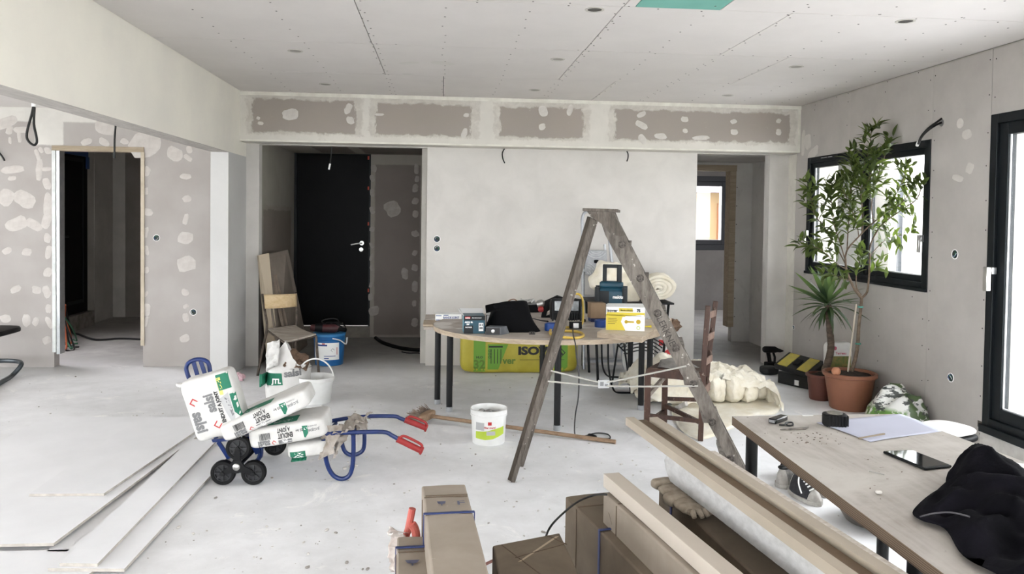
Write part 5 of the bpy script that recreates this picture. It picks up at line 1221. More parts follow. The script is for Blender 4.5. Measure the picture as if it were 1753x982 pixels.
# tube chair frame
y2 = 6.62
root = thing('tube_chair', 'black steel tube chair pushed in behind the round table', 'chair', (1.45, 6.7, 0))
sx0, sx1 = ay(1030, 600, 6.9).x, ay(1085, 600, 6.5).x
r2 = .0085
sl = [ay(1033, 590, 6.9), ay(1033, 612, 6.9), az(1040, 650, .012)+Vector((0, .0, 0)), az(1050, 660, .012), az(1078, 662, .012), ay(1070, 640, 6.25), ay(1082, 590, 6.4)]
mb = MB().tube(smooth_pts([ay(1030, 588, 6.95), ay(1031, 622, 6.95), az(1037, 640, .01), az(1050, 645, .01), az(1100, 643, .01)], 4), r2, 8); obj('frame_tube', mb, M['darkmetal'], root)
mb = MB().tube(smooth_pts([ay(1041, 588, 6.6), ay(1042, 630, 6.6), az(1050, 666, .01), az(1066, 672, .01), az(1130, 670, .01)], 4), r2, 8); obj('frame_tube', mb, M['darkmetal'], root)
obj('leg', MB().tube([ay(1058, 588, 6.75), az(1048, 655, .01)], r2, 8), M['darkmetal'], root); obj('leg', MB().tube([ay(1068, 588, 6.65), az(1080, 672, .01)], r2, 8), M['darkmetal'], root)
obj('cross_wire', MB().tube([ay(1057, 590, 6.75), ay(1070, 602, 6.66)], .006, 8), M['darkmetal'], root)
obj('seat', MB().box((1.32, 6.30, .50), (1.72, 6.72, .53)), M['darkmetal'], root, bevel=.01)
# adhesive sack with stripes and red/white sack
def floor_sack(label, c, half, mats, prints, seed, rot=0):
    root = thing('mortar_sack', label, 'sack', (c[0], c[1], 0), 'sacks behind the round table')
    mb = MB().rbox(c, half, Zr(rot), n=12, p=3.4, amp=.014, fs=9, seed=seed); obj('sack_body', mb, mats, root, ang=60); bv = bvh_of(mb)
    Fr = frame(Vector(c)+Zr(rot) @ Vector((0, -half[1], 0)), Zr(rot).to_3x3() @ Vector((1, 0, 0)), (0, 0, 1))
    for m_, sh in prints: decal('sack_print', sh, Fr, bv, m_, root, L=.03, off=.003, depth=.15)
floor_sack('white mortar sack with dark curved stripes behind the round table legs', (1.84, 7.14, .215), (.14, .11, .21), M['whitebag'], [(P_['black'], [ring2d(.20+.03*k, .212+.03*k, 14, .0, -.17, .85, 2.3) for k in range(5)]+[rect2d(-.10, -.075, -.15, -.125), rect2d(-.05, -.02, -.15, -.145)])], 5)
floor_sack('red and white mortar sack behind the right table legs', (2.13, 7.20, .20), (.13, .10, .20), M['whitebag'], [(P_['red'], [poly2d([(-.12, -.02), (-.02, .05), (.10, -.03), (.12, -.12), (-.04, -.08)]), rect2d(-.10, .05, .08, .13), rect2d(.0, .12, -.17, -.13)]), (P_['grey'], [poly2d([(-.11, -.05), (-.06, -.03), (.02, -.16), (-.05, -.17)])])], 8)
c = ay(1150, 565, 7.05); 
o = obj('crumpled_paper', MB().rbox((2.17, 7.16, .46), (.07, .05, .06), n=8, p=2, amp=.03, fs=30, seed=8), M['kraftin'], None, ang=25); tag(o, 'brown crumpled paper on top of the red and white sack', 'paper')

# ---------------------------------------------------------------- ladder-back chair
M['darkwood'] = wood('dark_brown_wood', (82, 58, 48), (58, 42, 36), 4, (6, 6, 1), .5, .3, (36, .66), (128, 116, 106))
A_ = az(1199, 754); B_ = az(1137, 722); Dd = Vector((A_.x+.16, A_.y+.42, 0)); C_ = Vector((1.40, 5.17, 0))
root = thing('ladder_back_chair', 'dark brown ladder-back chair splashed with plaster right of the stepladder', 'chair', (A_+B_+Dd+C_)/4)
M['slat'] = mat('dusty_slat', (128, 106, 94), (92, 70, 60), 20, .6)
At = ay(1212, 524, A_.y+.02); Dt = ay(1225, 516, Dd.y+.02); zs = .42
def sq(pts, w=.034, par=root, nm='leg', m_=None):
    mb = MB()
    for i in range(len(pts)-1): mb.bar(pts[i], pts[i+1]+(pts[i+1]-pts[i]).normalized()*.004, w, w, (0.3, 1, 0))
    return obj(nm, mb, m_ or M['darkwood'], par, bevel=.004)
sq([A_, A_.lerp(At, .5)+Vector((-.008, 0, 0)), At]); sq([Dd, Dd.lerp(Dt, .5)+Vector((-.008, 0, 0)), Dt])
sq([B_, B_+Vector((0, 0, zs-.01))], .042); sq([C_, C_+Vector((0, 0, zs-.01))], .042)
for k, (f0) in enumerate((.93, .76, .58, .36)):
    a_ = A_.lerp(At, f0); d_ = Dd.lerp(Dt, f0); md = (a_+d_)/2+Vector((.025, -.01, .0)); hh = .045 if k < 3 else .05
    mb = MB(); 
    for (p_, q_) in ((a_, md), (md, d_)): mb.bar(p_, q_, .012, hh)
    obj('back_slat', mb, M['slat'], root, bevel=.002)
sa, sd_, sb, sc = [Vector((p.x, p.y, zs)) for p in (A_, Dd, B_, C_)]
obj('seat_rail', MB().bar(sa, sc, .03, .05), M['darkwood'], root); obj('seat_rail', MB().bar(sc, sb, .03, .05), M['darkwood'], root); obj('seat_rail', MB().bar(sb, sd_, .03, .05), M['darkwood'], root); obj('seat_rail', MB().bar(sd_, sa, .03, .05), M['darkwood'], root)
def seatf(u, v): return (sa*(1-u)+sc*u)*(1-v)+(sd_*(1-u)+sb*u)*v+Vector((0, 0, .032))
obj('seat', pad(MB(), seatf, .012, 4, 4), wood('brown_woven_seat', (92, 70, 58), (70, 52, 44), 6), root)
for z_, a_, b_ in ((.12, A_, B_), (.05+.03, C_, B_), (.13, A_, C_), (.17, B_, Dd)): obj('stretcher', MB().bar(a_+Vector((0, 0, z_)), b_+Vector((0, 0, z_)), .02, .026), M['darkwood'], root)
obj('stretcher', MB().bar(C_+Vector((0, 0, .26)), B_+Vector((0, 0, .33)), .02, .03), mat('dusty_rail', (168, 158, 148), (130, 118, 108), 20), root)
obj('stretcher', MB().bar(B_.lerp(Dd, .4)+Vector((-.05, -.02, .10)), (A_+B_)/2+Vector((.03, 0, .19)), .02, .03), mat('white_rail', (206, 202, 196), (170, 164, 156), 20), root)
g_ = [sa*.25+sc*.75, sc, sb, sb*.5+sd_*.5]; c0 = (sa+sb+sc+sd_)/4
mb = MB(); crumple(mb, [c0+Vector((-.19, -.12, .045)), c0+Vector((.09, -.14, .045)), c0+Vector((.06, .12, .055)), c0+Vector((-.10, .10, .065))], 10, 10, .012, 10, 4)
o = solid(obj('dusty_plastic_sheet', mb, mat('dusty_grey_plastic', (96, 94, 92), (140, 136, 132), 10, .4), None), .003); tag(o, 'dusty grey plastic sheet lying on the seat of the ladder-back chair', 'plastic sheet')

# ---------------------------------------------------------------- wooden stepladder
LF = az(876, 826); RF = az(1290, 856); LF.z = RF.z = 0
nn_ = Vector((-(RF-LF).y, (RF-LF).x, 0)).normalized()     # away from the camera
M['oldwood'] = wood('weathered_grey_wood', (112, 104, 97), (72, 66, 60), 3, (10, 10, 2), .8, .5, (34, .68), (180, 174, 166))
M['oldwoodr'] = wood('weathered_rail', (128, 121, 114), (84, 78, 72), 2.6, (9, 9, 2.2), .8, .5, (34, .67), (184, 178, 170))
M['oldwoodshade'] = wood('weathered_shaded_side', (78, 70, 62), (54, 48, 42), 3, (10, 10, 2), .8, .5)  # same old wood with the leg's side shade put into the colour
LP = lambda u, v: apl(u, v, LF, nn_)
root = thing('wooden_stepladder', 'tall old wooden A-frame stepladder spattered with plaster in the middle of the room', 'stepladder', (LF+RF)/2)
def slabpx(name, px, th, m_, off=0, par=root, **k):
    pts = [LP(u, v)+nn_*off for u, v in px]; 
    for p_ in pts: p_.z = max(p_.z, .0)
    n_ = len(pts); mb = MB().add(pts+[p_+nn_*th for p_ in pts], [tuple(range(n_)), tuple(range(n_, 2*n_))[::-1]]+[(i, n_+i, n_+(i+1) % n_, (i+1) % n_) for i in range(n_)])
    return obj(name, mb, m_, par, smooth=False, **k)
W2 = .33
rail = slabpx('rail', [(1022, 360), (1048, 360), (1066, 396), (1304, 870), (1284, 870), (1036, 402)], .028, M['oldwoodr'], 0, bevel=.002)
fx = lambda p_, k: p_+nn_*k
# far rail and far leg stand straight behind along the depth of the steps
slabpx('rail', [(1024, 360), (1046, 360), (1303, 872), (1286, 872)], .028, M['oldwoodr'], W2-.028)
slabpx('cheek', [(1003, 358), (1046, 358), (1050, 364), (1070, 402), (1062, 404), (1053, 402), (1044, 398), (1036, 388), (1026, 380), (1012, 371)], .02, M['oldwood'], -.021, bevel=.002)
slabpx('cheek', [(1003, 358), (1046, 358), (1050, 364), (1064, 402), (1053, 402), (1036, 388), (1026, 380), (1012, 371)], .02, M['oldwood'], W2)
slabpx('prop_leg', [(1011, 372), (1020, 377), (881, 828), (874, 828)], .026, M['oldwood'], .004, bevel=.002)
slabpx('prop_leg', [(1005, 370), (1012, 372), (875, 828), (868, 822)], .024, M['oldwoodshade'], .014, bevel=.002)  # slab for the leg's left face, coloured as if in shade
slabpx('prop_leg', [(1009, 372), (1018, 377), (882, 828), (874, 828)], .026, M['oldwood'], W2-.05, bevel=.002)
a_ = LP(998, 356); b_ = LP(1058, 358); mb = MB().add([a_-nn_*.03, b_-nn_*.03, b_+nn_*(W2+.03), a_+nn_*(W2+.03)]+[q+Vector((0, 0, -.016)) for q in (a_-nn_*.03, b_-nn_*.03, b_+nn_*(W2+.03), a_+nn_*(W2+.03))], [(0,1,2,3), (7,6,5,4), (0,4,5,1), (1,5,6,2), (2,6,7,3), (3,7,4,0)]); obj('top_cap', mb, M['oldwood'], root, bevel=.003)
dr = (LP(1250, 785)-LP(1065, 418)).normalized()
for (u, v) in ((1065, 418), (1096, 476), (1126, 536), (1157, 595), (1187, 657), (1219, 722), (1250, 785)):
    c = LP(u, v); 
    obj('step', MB().box((-.045, .02, -.012), (.045, W2-.02, .012), frame(c, (RF-LF).normalized(), nn_)), M['oldwoodr'], root)
    Fr = frame(c-nn_*.001, (RF-LF).normalized(), (0, 0, 1))
    bt = obj('step_bolt', MB().lathe([(.021, 0), (.021, .003), (.017, .005), (.015, .002), (.009, .002), (.008, .007), (0, .008)], Fr.translation, 16, Fr.to_3x3().to_4x4()), mat('rusty_bolt', (48, 42, 38), (110, 104, 98), 90, .5, .4) if 'rb' not in M else M['rb'], root); M['rb'] = bt.data.materials[0]
c = LP(1141, 567); up_ = Vector((0,0,1)); Fr = frame(c-nn_*.0015, dr, dr.cross(nn_) if dr.cross(nn_).z > 0 else -dr.cross(nn_))
if Fr.to_3x3().col[2].dot(nn_) > 0: Fr = frame(c-nn_*.0015, dr, -(dr.cross(nn_) if dr.cross(nn_).z > 0 else -dr.cross(nn_)))
decal('scratched_letters', [T('KLERKNEC', .050, 0, .0, 0, -.005, .95)], Fr, None, mat('pencil_mark', (52, 47, 43)), rail, off=.0005)
# cord between the legs
for L in ([(943, 634), (1030, 655), (1060, 650), (1175, 626)], [(938, 652), (1020, 660), (1100, 661), (1195, 660)]):
    obj('spreader_cord', MB().tube([LP(u, v)-nn_*.004 for u, v in L], .005, 6), mat('pale_cord', (168, 165, 158)), root)
c = LP(1033, 656)-nn_*.008; Fr = frame(c, (1, .1, 0), (0, 0, 1)); obj('tag_label', MB().box((-.03, -.022, 0), (.032, .022, .006), Fr), P_['lightgrey'], root); decal('tag_print', [rect2d(-.02, .0, -.01, .012), rect2d(.006, .024, -.012, .0)], Fr, None, P_['grey'], root, off=.0065)

# ---------------------------------------------------------------- broom
M['broomstick'] = wood('broom_stick', (158, 132, 108), (130, 106, 84), 3, (1, 10, 10))
a_ = az(738, 712, .05); b_ = az(1054, 756, .014); root = thing('broom', 'dusty broom lying on the floor, its long stick pointing to the boards', 'broom', (a_+b_)/2*1.0)
obj('stick', MB().tube([a_, b_], .0135, 10), M['broomstick'], root)
d = (b_-a_).normalized(); s_ = Vector((-d.y, d.x, 0)).normalized()
hc = a_-d*.03; obj('broom_head', MB().rbox(hc+Vector((0, 0, .0)), (.03, .10, .028), frame((0, 0, 0), d, s_).to_3x3().to_4x4(), n=4, p=4), M['broomstick'], root)
mb = MB(); random.seed(30)
for k in range(220):
    y_ = random.uniform(-.10, .10); q = hc+s_*y_+Vector((0, 0, random.uniform(-.02, .02)))-d*.02; e_ = q-d*random.uniform(.05, .085)+Vector((random.uniform(-.015, .015), random.uniform(-.02, .02), random.uniform(-.02, .03)))+s_*y_*.25; e_.z = max(.004, e_.z); mb.tube([q, e_], .0022, 3)
obj('bristles', mb, mat('brown_bristles', (112, 92, 80), (150, 138, 126), 30, .9), root)['kind'] = 'stuff'
# ---------------------------------------------------------------- glass wool pile on the floor by the chair
def mat_edge(pts, z0, z1, name, label, seed, amp=.02):
    pts = smooth_pts([Vector((x, y, 0)) for x, y in pts], 5, True); n = len(pts); c = sum(pts, Vector())/n
    mb = MB(); R_ = [0, .0, .04, .3, .6, .9]
    for r_i, k in enumerate(R_):
        for q in pts:
            p = q.lerp(c, k); e = Vector((p.x, p.y, r_i))*8+Vector((seed, 0, 0)); p = p+Vector((mnoise.noise(e), mnoise.noise(e+Vector((9, 0, 0))), 0))*amp*.6
            mb.v.append(Vector((p.x, p.y, z0 if r_i == 0 else z1*(.55 if r_i == 1 else 1)+z0+mnoise.noise(e*1.3)*amp*.5)))
    for r_ in range(len(R_)-1):
        for j in range(n): mb.f.append((r_*n+j, r_*n+(j+1) % n, (r_+1)*n+(j+1) % n, (r_+1)*n+j))
    mb.f.append(tuple((len(R_)-1)*n+j for j in range(n))); mb.f.append(tuple(range(n))[::-1]); mb.m = [0]*len(mb.f)
    o = obj(name, mb, M['wool'], None, ang=180); return tag(o, label, 'glass wool')
g = lambda u, v: xy(u, v)
mat_edge([g(1150, 700), g(1165, 735), g(1200, 752), g(1250, 735), g(1290, 712), g(1332, 706), g(1326, 668), g(1240, 655), g(1160, 665)], .0, .022, 'wool_blanket', 'thin flat glass wool blanket spread on the floor under the pile', 2)
def fuzzy(label, parts, name='wool_pile'):
    mb = MB()
    for (c, half, rz, p, amp, seed) in parts: mb.rbox(c, half, Zr(rz), n=24, p=p, amp=amp, fs=8, seed=seed)
    o = obj(name, mb, M['wool'], None, ang=180); return tag(o, label, 'glass wool', 'glass wool pile on the floor')
# folded blanket: draped sheet with several inner folds showing at its right end
cx_, cy_ = az(1250, 672).x, 6.25
def P3(u, v, y, dz=0): p = ay(u, v, y); return Vector((p.x, p.y, max(.03, p.z+dz)))
root = thing('wool_pile', 'big heap of folded cream glass wool on the floor behind the ladder-back chair', 'glass wool', (cx_, cy_, 0))
top_prof = [(0, .14), (.10, .25), (.28, .30), (.5, .28), (.72, .25), (.88, .22), (.96, .17), (1.0, .05)]
x0_, x1_ = 1.52, 2.62
def tp(t):
    for (a, za), (b, zb) in zip(top_prof, top_prof[1:]):
        if a <= t <= b: k = (t-a)/(b-a); k = k*k*(3-2*k); return za+(zb-za)*k
    return .03
def cover(u, v):
    x = x0_+(x1_-x0_)*u; w = (v-.5)*2; hgt = tp(u)
    open_ = max(0, min(1, (u-.42)/.12))*max(0, min(1, (1.0-u)/.06))
    fr_ = 1.5-.75*open_ if w < 0 else 1.5
    ang_ = w*fr_; y = cy_-.08+.36*math.sin(ang_)-.10*(u-.3); z = .03+hgt*max(0, math.cos(ang_))**.45
    e = Vector((x, y, z))*6; n_ = mnoise.noise(e)*.040+mnoise.noise(e*2.6)*.026+mnoise.noise(e*6)*.014+mnoise.noise(e*13)*.006
    return Vector((x+n_*.3, y+n_*.6, max(.02, z+n_)))
mb = pad(MB(), cover, .045, 90, 60); obj('wool_cover', mb, M['wool'], root, ang=180)
for k, (x, y, hx, hy, hz) in enumerate(((2.04, 6.03, .06, .13, .085), (2.15, 5.98, .075, .16, .115), (2.29, 5.97, .08, .16, .12), (2.43, 5.98, .07, .16, .11), (2.54, 6.05, .05, .14, .10), (1.86, 5.92, .13, .10, .045), (1.66, 6.0, .12, .12, .09))):
    mb = MB().rbox((x, y+.05, hz+.025), (hx, hy, hz), Zr(.1*(k % 3)), n=18, p=3.2, amp=.018, fs=12, seed=k+3)
    for q in mb.v: q += Vector((1, 1, 1))*mnoise.noise(q*40)*.004
    obj('wool_fold', mb, M['wool'], root, ang=180)

# ---------------------------------------------------------------- tool box and drill in the back corner
t0 = az(1312, 656); t1 = az(1386, 662)
root = thing('tool_box', 'black tool box with two yellow lid panels on the floor near the back corner', 'tool box', (t0+t1)/2+Vector((0, .12, 0)))
a_ = az(1331, 655); b_ = az(1362, 662); 
Fx = RT((a_.x, a_.y, 0.001), math.atan2(b_.y-a_.y, b_.x-a_.x)); L_ = .36
blk = mat('tool_box_black', (18, 19, 20), (28, 29, 30), 30, .5)
obj('box_body', MB().box((0, 0, 0), (L_, .18, .105), Fx), blk, root, smooth=False, bevel=.006)
Fl = Fx @ Matrix.Translation((-.02, -.02, .125)) @ Matrix.Rotation(R(24), 4, 'X') @ Matrix.Rotation(R(5), 4, 'Y')
lid = obj('lid', MB().box((0, 0, 0), (L_+.02, .23, .05), Fl), blk, root, smooth=False, bevel=.008)
ym = mat('dusty_yellow_panel', (184, 168, 66), (160, 150, 88), 14, .5)
for x0 in (.03, .23): obj('lid_panel', MB().box((x0, .012, .05), (x0+.10, .215, .056), Fl), ym, lid, smooth=False, bevel=.002)
obj('lid_handle', MB().box((.15, .07, .05), (.21, .15, .065), Fl), M['rubber'], lid, bevel=.004)
obj('size_label', MB().box((.18, -.0015, .015), (.225, 0, .06), Fx), P_['white'], root, smooth=False)
q = az(1326, 643); obj('side_tray', MB().rbox((q.x-.02, q.y+.08, .04), (.08, .07, .038), n=5, p=4), blk, root)
c = az(1322, 630)+Vector((0, .04, 0)); root = thing('cordless_drill', 'black cordless drill standing on its battery beside the tool box', 'drill', c)
obj('battery', MB().box((-.055, -.036, .001), (.055, .036, .055), RT(c, R(8))), M['rubber'], root, bevel=.008)
obj('grip', MB().tube([c+Vector((-0.008, 0, 0.048)), c+Vector((-0.016, 0, 0.096)), c+Vector((-0.028, 0, 0.152))], [.02, .019, .022], 12), M['rubber'], root)
obj('guard', MB().tube([c+Vector((0.04, 0, 0.056)), c+Vector((0.0416, 0, 0.104)), c+Vector((0.024, 0, 0.152))], .012, 8), M['rubber'], root)
obj('drill_body', MB().tube([c+Vector((-0.08, 0, 0.18)), c+Vector((-0.064, 0, 0.18)), c+Vector((0.04, 0, 0.1776)), c+Vector((0.072, 0, 0.172))], [.022, .032, .032, .02], 14), M['rubber'], root)
obj('chuck', MB().tube([c+Vector((0.072, 0, 0.1704)), c+Vector((0.096, 0, 0.1664)), c+Vector((0.128, 0, 0.164))], [.020, .018, .005], 12), M['darkmetal'], root)
p = az(1391, 656); tag(obj('socket_key', MB().tube([p+Vector((-.03, 0, .015)), p+Vector((.0, 0, .02)), p+Vector((.04, .01, .03))], [.008, .012, .018], 8), M['rubber'], None), 'small black tool part on the floor right of the tool box', 'tool')

# ---------------------------------------------------------------- potted plants
M['terra'] = mat('terracotta_plastic', (134, 88, 66), (124, 80, 60), 5, .5, bump=.05, bscale=20); M['terra2'] = mat('brown_pot', (104, 62, 52), (92, 54, 46), 6, .5)
M['soil'] = mat('dark_potting_soil', (62, 52, 44), (34, 29, 25), 40, 1, bump=.9, bscale=60, bdist=.02)
M['bark'] = mat('brown_bark', (120, 104, 88), (84, 70, 58), 30, .85, bump=.4, bscale=50)
M['barkd'] = mat('yucca_bark', (96, 82, 70), (60, 50, 43), 16, .9, bump=.6, bscale=30, stretch=(1, 1, 3))
def pot(label, c, r0, r1, h, m_, name='potted_tree', cat='plant'):
    root = thing(name, label, cat, c); c = Vector(c)
    obj('pot', MB().lathe([(r0*.95, 0), (r0, .008), (r1*.96, h*.88), (r1, h*.885), (r1+.008, h*.90), (r1+.010, h*.985), (r1+.004, h), (r1-.008, h), (r1-.014, h*.9)], c, 44), m_, root, ang=40)
    mb = MB(); n = 30
    for k in range(7):
        for j in range(n):
            a = 2*pi*j/n; rr = (r1-.012)*(1-k/6.5); mb.v.append(c+Vector((rr*cos(a), rr*sin(a), h*.90+.035*(k/6)*1.0+mnoise.noise(Vector((rr*cos(a)*20, rr*sin(a)*20, 1)))*.014)))
    for k in range(6):
        for j in range(n): mb.f.append((k*n+j, k*n+(j+1) % n, (k+1)*n+(j+1) % n, (k+1)*n+j)); mb.m.append(0)
    mb.f.append(tuple(6*n+j for j in range(n))); mb.m.append(0); obj('soil', mb, M['soil'], root, ang=180); return root
def leafmat(name, c1, c2, sub=.15):
    t = NT(name); oi = t.n('ShaderNodeObjectInfo'); rr = t.n('ShaderNodeNewGeometry')
    f = t.math('ADD', t.math('MULTIPLY', oi.outputs['Random'], .5), t.math('MULTIPLY', rr.outputs['Random Per Island'], .5))
    col = t.mix(f, lin(c1), lin(c2)); t.l(col, t.b.inputs['Base Color']); t.b.inputs['Roughness'].default_value = .42
    tb = t.n('ShaderNodeBsdfTranslucent'); mx = t.n('ShaderNodeMixShader'); mx.inputs[0].default_value = .38
    t.l(t.mix(.25, col, lin((170, 200, 70))), tb.inputs[0]); t.l(t.b.outputs[0], mx.inputs[1]); t.l(tb.outputs[0], mx.inputs[2]); t.l(mx.outputs[0], t.t.nodes['Material Output'].inputs[0]); return t.mat
M['leafA'] = leafmat('tree_leaf', (36, 48, 27), (100, 116, 62))
M['leafB'] = leafmat('yucca_leaf', (30, 50, 36), (76, 96, 74))
def leafmesh(L, w, fold=.25, curl=.25, n=6):
    mb = MB()
    for i in range(n+1):
        t = i/n; ww = w*(sin(pi*min(1, t*.96+.04))**.8)*(1-.25*t) if 0 < i < n else (.002 if i == 0 else .0005)
        z = -curl*L*t*t
        mb.v += [Vector((L*t, -ww, z+fold*ww)), Vector((L*t, 0, z)), Vector((L*t, ww, z+fold*ww))]
    for i in range(n):
        for j in (0, 1): mb.f.append((i*3+j, i*3+j+1, i*3+j+4, i*3+j+3)); mb.m.append(0)
    return mb
def leafproto(name, L, w, mat_, **k):
    mb = leafmesh(L, w, **k); me = bpy.data.meshes.new(name); me.from_pydata([tuple(v) for v in mb.v], [], mb.f); me.materials.append(mat_); me.shade_smooth(); return me, mb
def orient(d, up, roll=0):
    d = Vector(d).normalized(); up = Vector(up); s = up.cross(d)
    if s.length < 1e-3: s = Vector((1, 0, 0)).cross(d)
    s.normalize(); u = d.cross(s); return Matrix((d, s, u)).transposed().to_4x4() @ Matrix.Rotation(roll, 4, 'X')
# citrus-like tree
pc = az(1468, 706)+Vector((.01, .145, 0)); 
root = pot('leafy green tree in a large terracotta pot in front of the window', pc, .145, .192, .285, M['terra'])
YT = pc.y
def tpx(u, v, dy=0): return ay(u, v, YT+dy)
trunk = [pc+Vector((.005, 0, .25)), tpx(1467, 600), tpx(1470, 560), tpx(1474, 525), tpx(1475, 508)]
mb = MB().tube(smooth_pts(trunk, 4), [.016, .0155, .015, .0145, .014, .014, .0135, .013, .0125, .012, .012, .012, .012, .012, .012, .012, .012][:len(smooth_pts(trunk, 4))], 10); obj('trunk', mb, M['bark'], root)
br = {}
def branch(pts, r0, r1, leaves, name='branch'):
    P = smooth_pts([tpx(*p) for p in pts], 5); rs = [r0+(r1-r0)*i/(len(P)-1) for i in range(len(P))]
    obj(name, MB().tube(P, rs, 7), M['bark'], root); br[len(br)] = (P, leaves); return P
random.seed(17)
branch([(1475, 510, 0), (1464, 496, .0), (1456, 480, .0), (1449, 462, .0), (1447, 440, 0)], .012, .008, 0)
branch([(1475, 510, 0), (1484, 500, .0), (1487, 480, .02), (1489, 445, .02), (1490, 420, .03), (1500, 398, .04), (1512, 382, -.05), (1545, 358, -.22), (1568, 342, -.38), (1576, 325, -.42)], .009, .0035, .45)
branch([(1474, 505, 0), (1466, 490, .03), (1467, 462, .04), (1474, 440, .04)], .006, .003, .5)
branch([(1447, 440, 0), (1452, 425, -.02), (1470, 405, -.02), (1490, 385, -.02), (1512, 368, -.02), (1538, 352, -.22), (1558, 330, -.34), (1572, 312, -.42)], .007, .003, .42)
branch([(1476, 400, -.02), (1477, 370, -.02), (1474, 330, -.02), (1478, 290, -.02), (1488, 255, -.02), (1492, 225, -.02)], .0055, .0022, .28)
branch([(1496, 380, -.02), (1492, 350, .03), (1500, 310, -.02), (1512, 275, -.06), (1522, 245, -.1)], .005, .002, .28)
branch([(1449, 455, 0), (1436, 430, .03), (1420, 405, .03), (1408, 385, .02), (1394, 365, .02), (1388, 335, .02), (1384, 325, .0)], .0055, .002, .35)
branch([(1447, 445, 0), (1438, 415, -.03), (1428, 385, -.04), (1424, 350, -.04), (1422, 325, -.04)], .005, .002, .2)
branch([(1450, 430, 0), (1452, 390, .05), (1455, 350, .05), (1458, 310, .05), (1462, 285, .05)], .005, .002, .2)
branch([(1449, 460, 0), (1438, 455, -.04), (1420, 440, -.06), (1402, 425, -.08), (1385, 422, -.08)], .004, .002, .3)
branch([(1456, 480, 0), (1440, 476, -.03), (1425, 470, -.04)], .004, .002, .2)
branch([(1489, 440, .02), (1500, 425, .03), (1520, 408, -.1), (1545, 402, -.25), (1560, 398, -.32)], .004, .0015, .25)
branch([(1470, 405, 0), (1466, 380, .0), (1450, 340, -.05), (1440, 320, -.05)], .004, .002, .15)
branch([(1512, 368, 0), (1530, 340, -.14), (1545, 310, -.25), (1550, 290, -.3)], .004, .002, .2)
branch([(1474, 330, 0), (1490, 300, -.08), (1500, 270, -.08)], .004, .002, .1)
branch([(1474, 330, 0), (1462, 300, .06), (1455, 270, .06)], .004, .002, .1)
branch([(1487, 470, 0), (1494, 462, .0), (1500, 458, .0)], .003, .002, .3)
protos = [leafproto('leaf_mesh', L, w, M['leafA'], fold=.35, curl=c_)[0] for L, w, c_ in ((.105, .019, .15), (.09, .018, .3), (.115, .020, .22))]
protomb = [leafmesh(L, w, .35, c_) for L, w, c_ in ((.105, .019, .15), (.09, .018, .3), (.115, .020, .22))]
leaves = []
for k, (P, f0) in br.items():
    if f0 == 0: continue
    tot = sum((P[i+1]-P[i]).length for i in range(len(P)-1)); acc = 0; nxt = tot*f0; az_ = random.uniform(0, 6)
    for i in range(len(P)-1):
        sl = (P[i+1]-P[i]).length
        while nxt <= acc+sl:
            p = P[i].lerp(P[i+1], (nxt-acc)/sl); d = (P[i+1]-P[i]).normalized(); a = d.cross(Vector((.3, .2, 1))).normalized(); b = d.cross(a)
            az_ += 2.4; o_ = a*cos(az_)+b*sin(az_); dd_ = (d*random.uniform(.35, 1.0)+o_*random.uniform(.7, 1.1)+Vector((0, 0, random.uniform(-.15, .35)))).normalized()
            leaves.append((p, dd_, random.uniform(.75, 1.1))); nxt += random.uniform(.010, .017)
        acc += sl
    for q in range(7):
        d = (P[-1]-P[-3]).normalized(); a = d.cross(Vector((.3, .2, 1))).normalized(); b = d.cross(a); az_ += 2.4; o_ = a*cos(az_)+b*sin(az_)
        leaves.append((P[-1], (d*random.uniform(.6, 1.2)+o_*.7).normalized(), random.uniform(.7, .95)))
# side twigs near the crown for fullness
extra = []
for (p, d, s_) in leaves[::3]:
    q = p+d*.07; 
    for m_ in range(4): extra.append((q+Vector([random.uniform(-.01, .01) for _ in range(3)]), (d+Vector([random.uniform(-.9, .9) for _ in range(3)])).normalized(), random.uniform(.6, .95)))
leaves += extra
random.shuffle(leaves); leaves.sort(key=lambda l: -l[2])
stuff = MB()
for k, (p, d, s_) in enumerate(leaves):
    mi = k % 3; Mx = Matrix.Translation(p) @ orient(d, (random.uniform(-.4, .4), random.uniform(-.6, .2), 1), random.uniform(-.5, .5)) @ Matrix.Scale(s_, 4)
    w_tip = Mx @ Vector((.09, 0, 0))
    if w_tip.x > XR-.012:  # keep leaves off the window
        continue
    if k < 300:
        o = bpy.data.objects.new('leaf', protos[mi]); _link(o); o.parent = root; o.matrix_local = Matrix.Translation(-WORG[root.name]) @ Mx
    else: stuff.add([Mx @ v for v in protomb[mi].v], protomb[mi].f)
o = obj('foliage', stuff, M['leafA'], root, ang=180); o['kind'] = 'stuff'
for v in (525, 588): 
    q = tpx(1469 if v > 550 else 1473, v); obj('plant_tie', MB().lathe([(.02, -.006), (.022, 0), (.02, .006)], q, 12), mat('green_tie', (58, 120, 104)) if v > 550 else mat('teal_tie', (90, 156, 146)), root)
obj('support_cane', MB().tube([pc+Vector((-.03, -.02, .26)), tpx(1466, 520, -.01)], .007, 7), mat('pale_cane', (176, 166, 150)), root)
for k_, (u, v) in enumerate(((1428, 636),)):
    q = tpx(u, v, -.12); o = obj('brown_ball', MB().rbox((pc.x-.155, pc.y-.08, .305), (.034, .034, .034), n=5, p=2), mat('clay_ball', (176, 122, 92), (160, 108, 80), 12, .6), None); tag(o, 'small clay-coloured ball resting on the left rim of the large terracotta pot', 'ball')
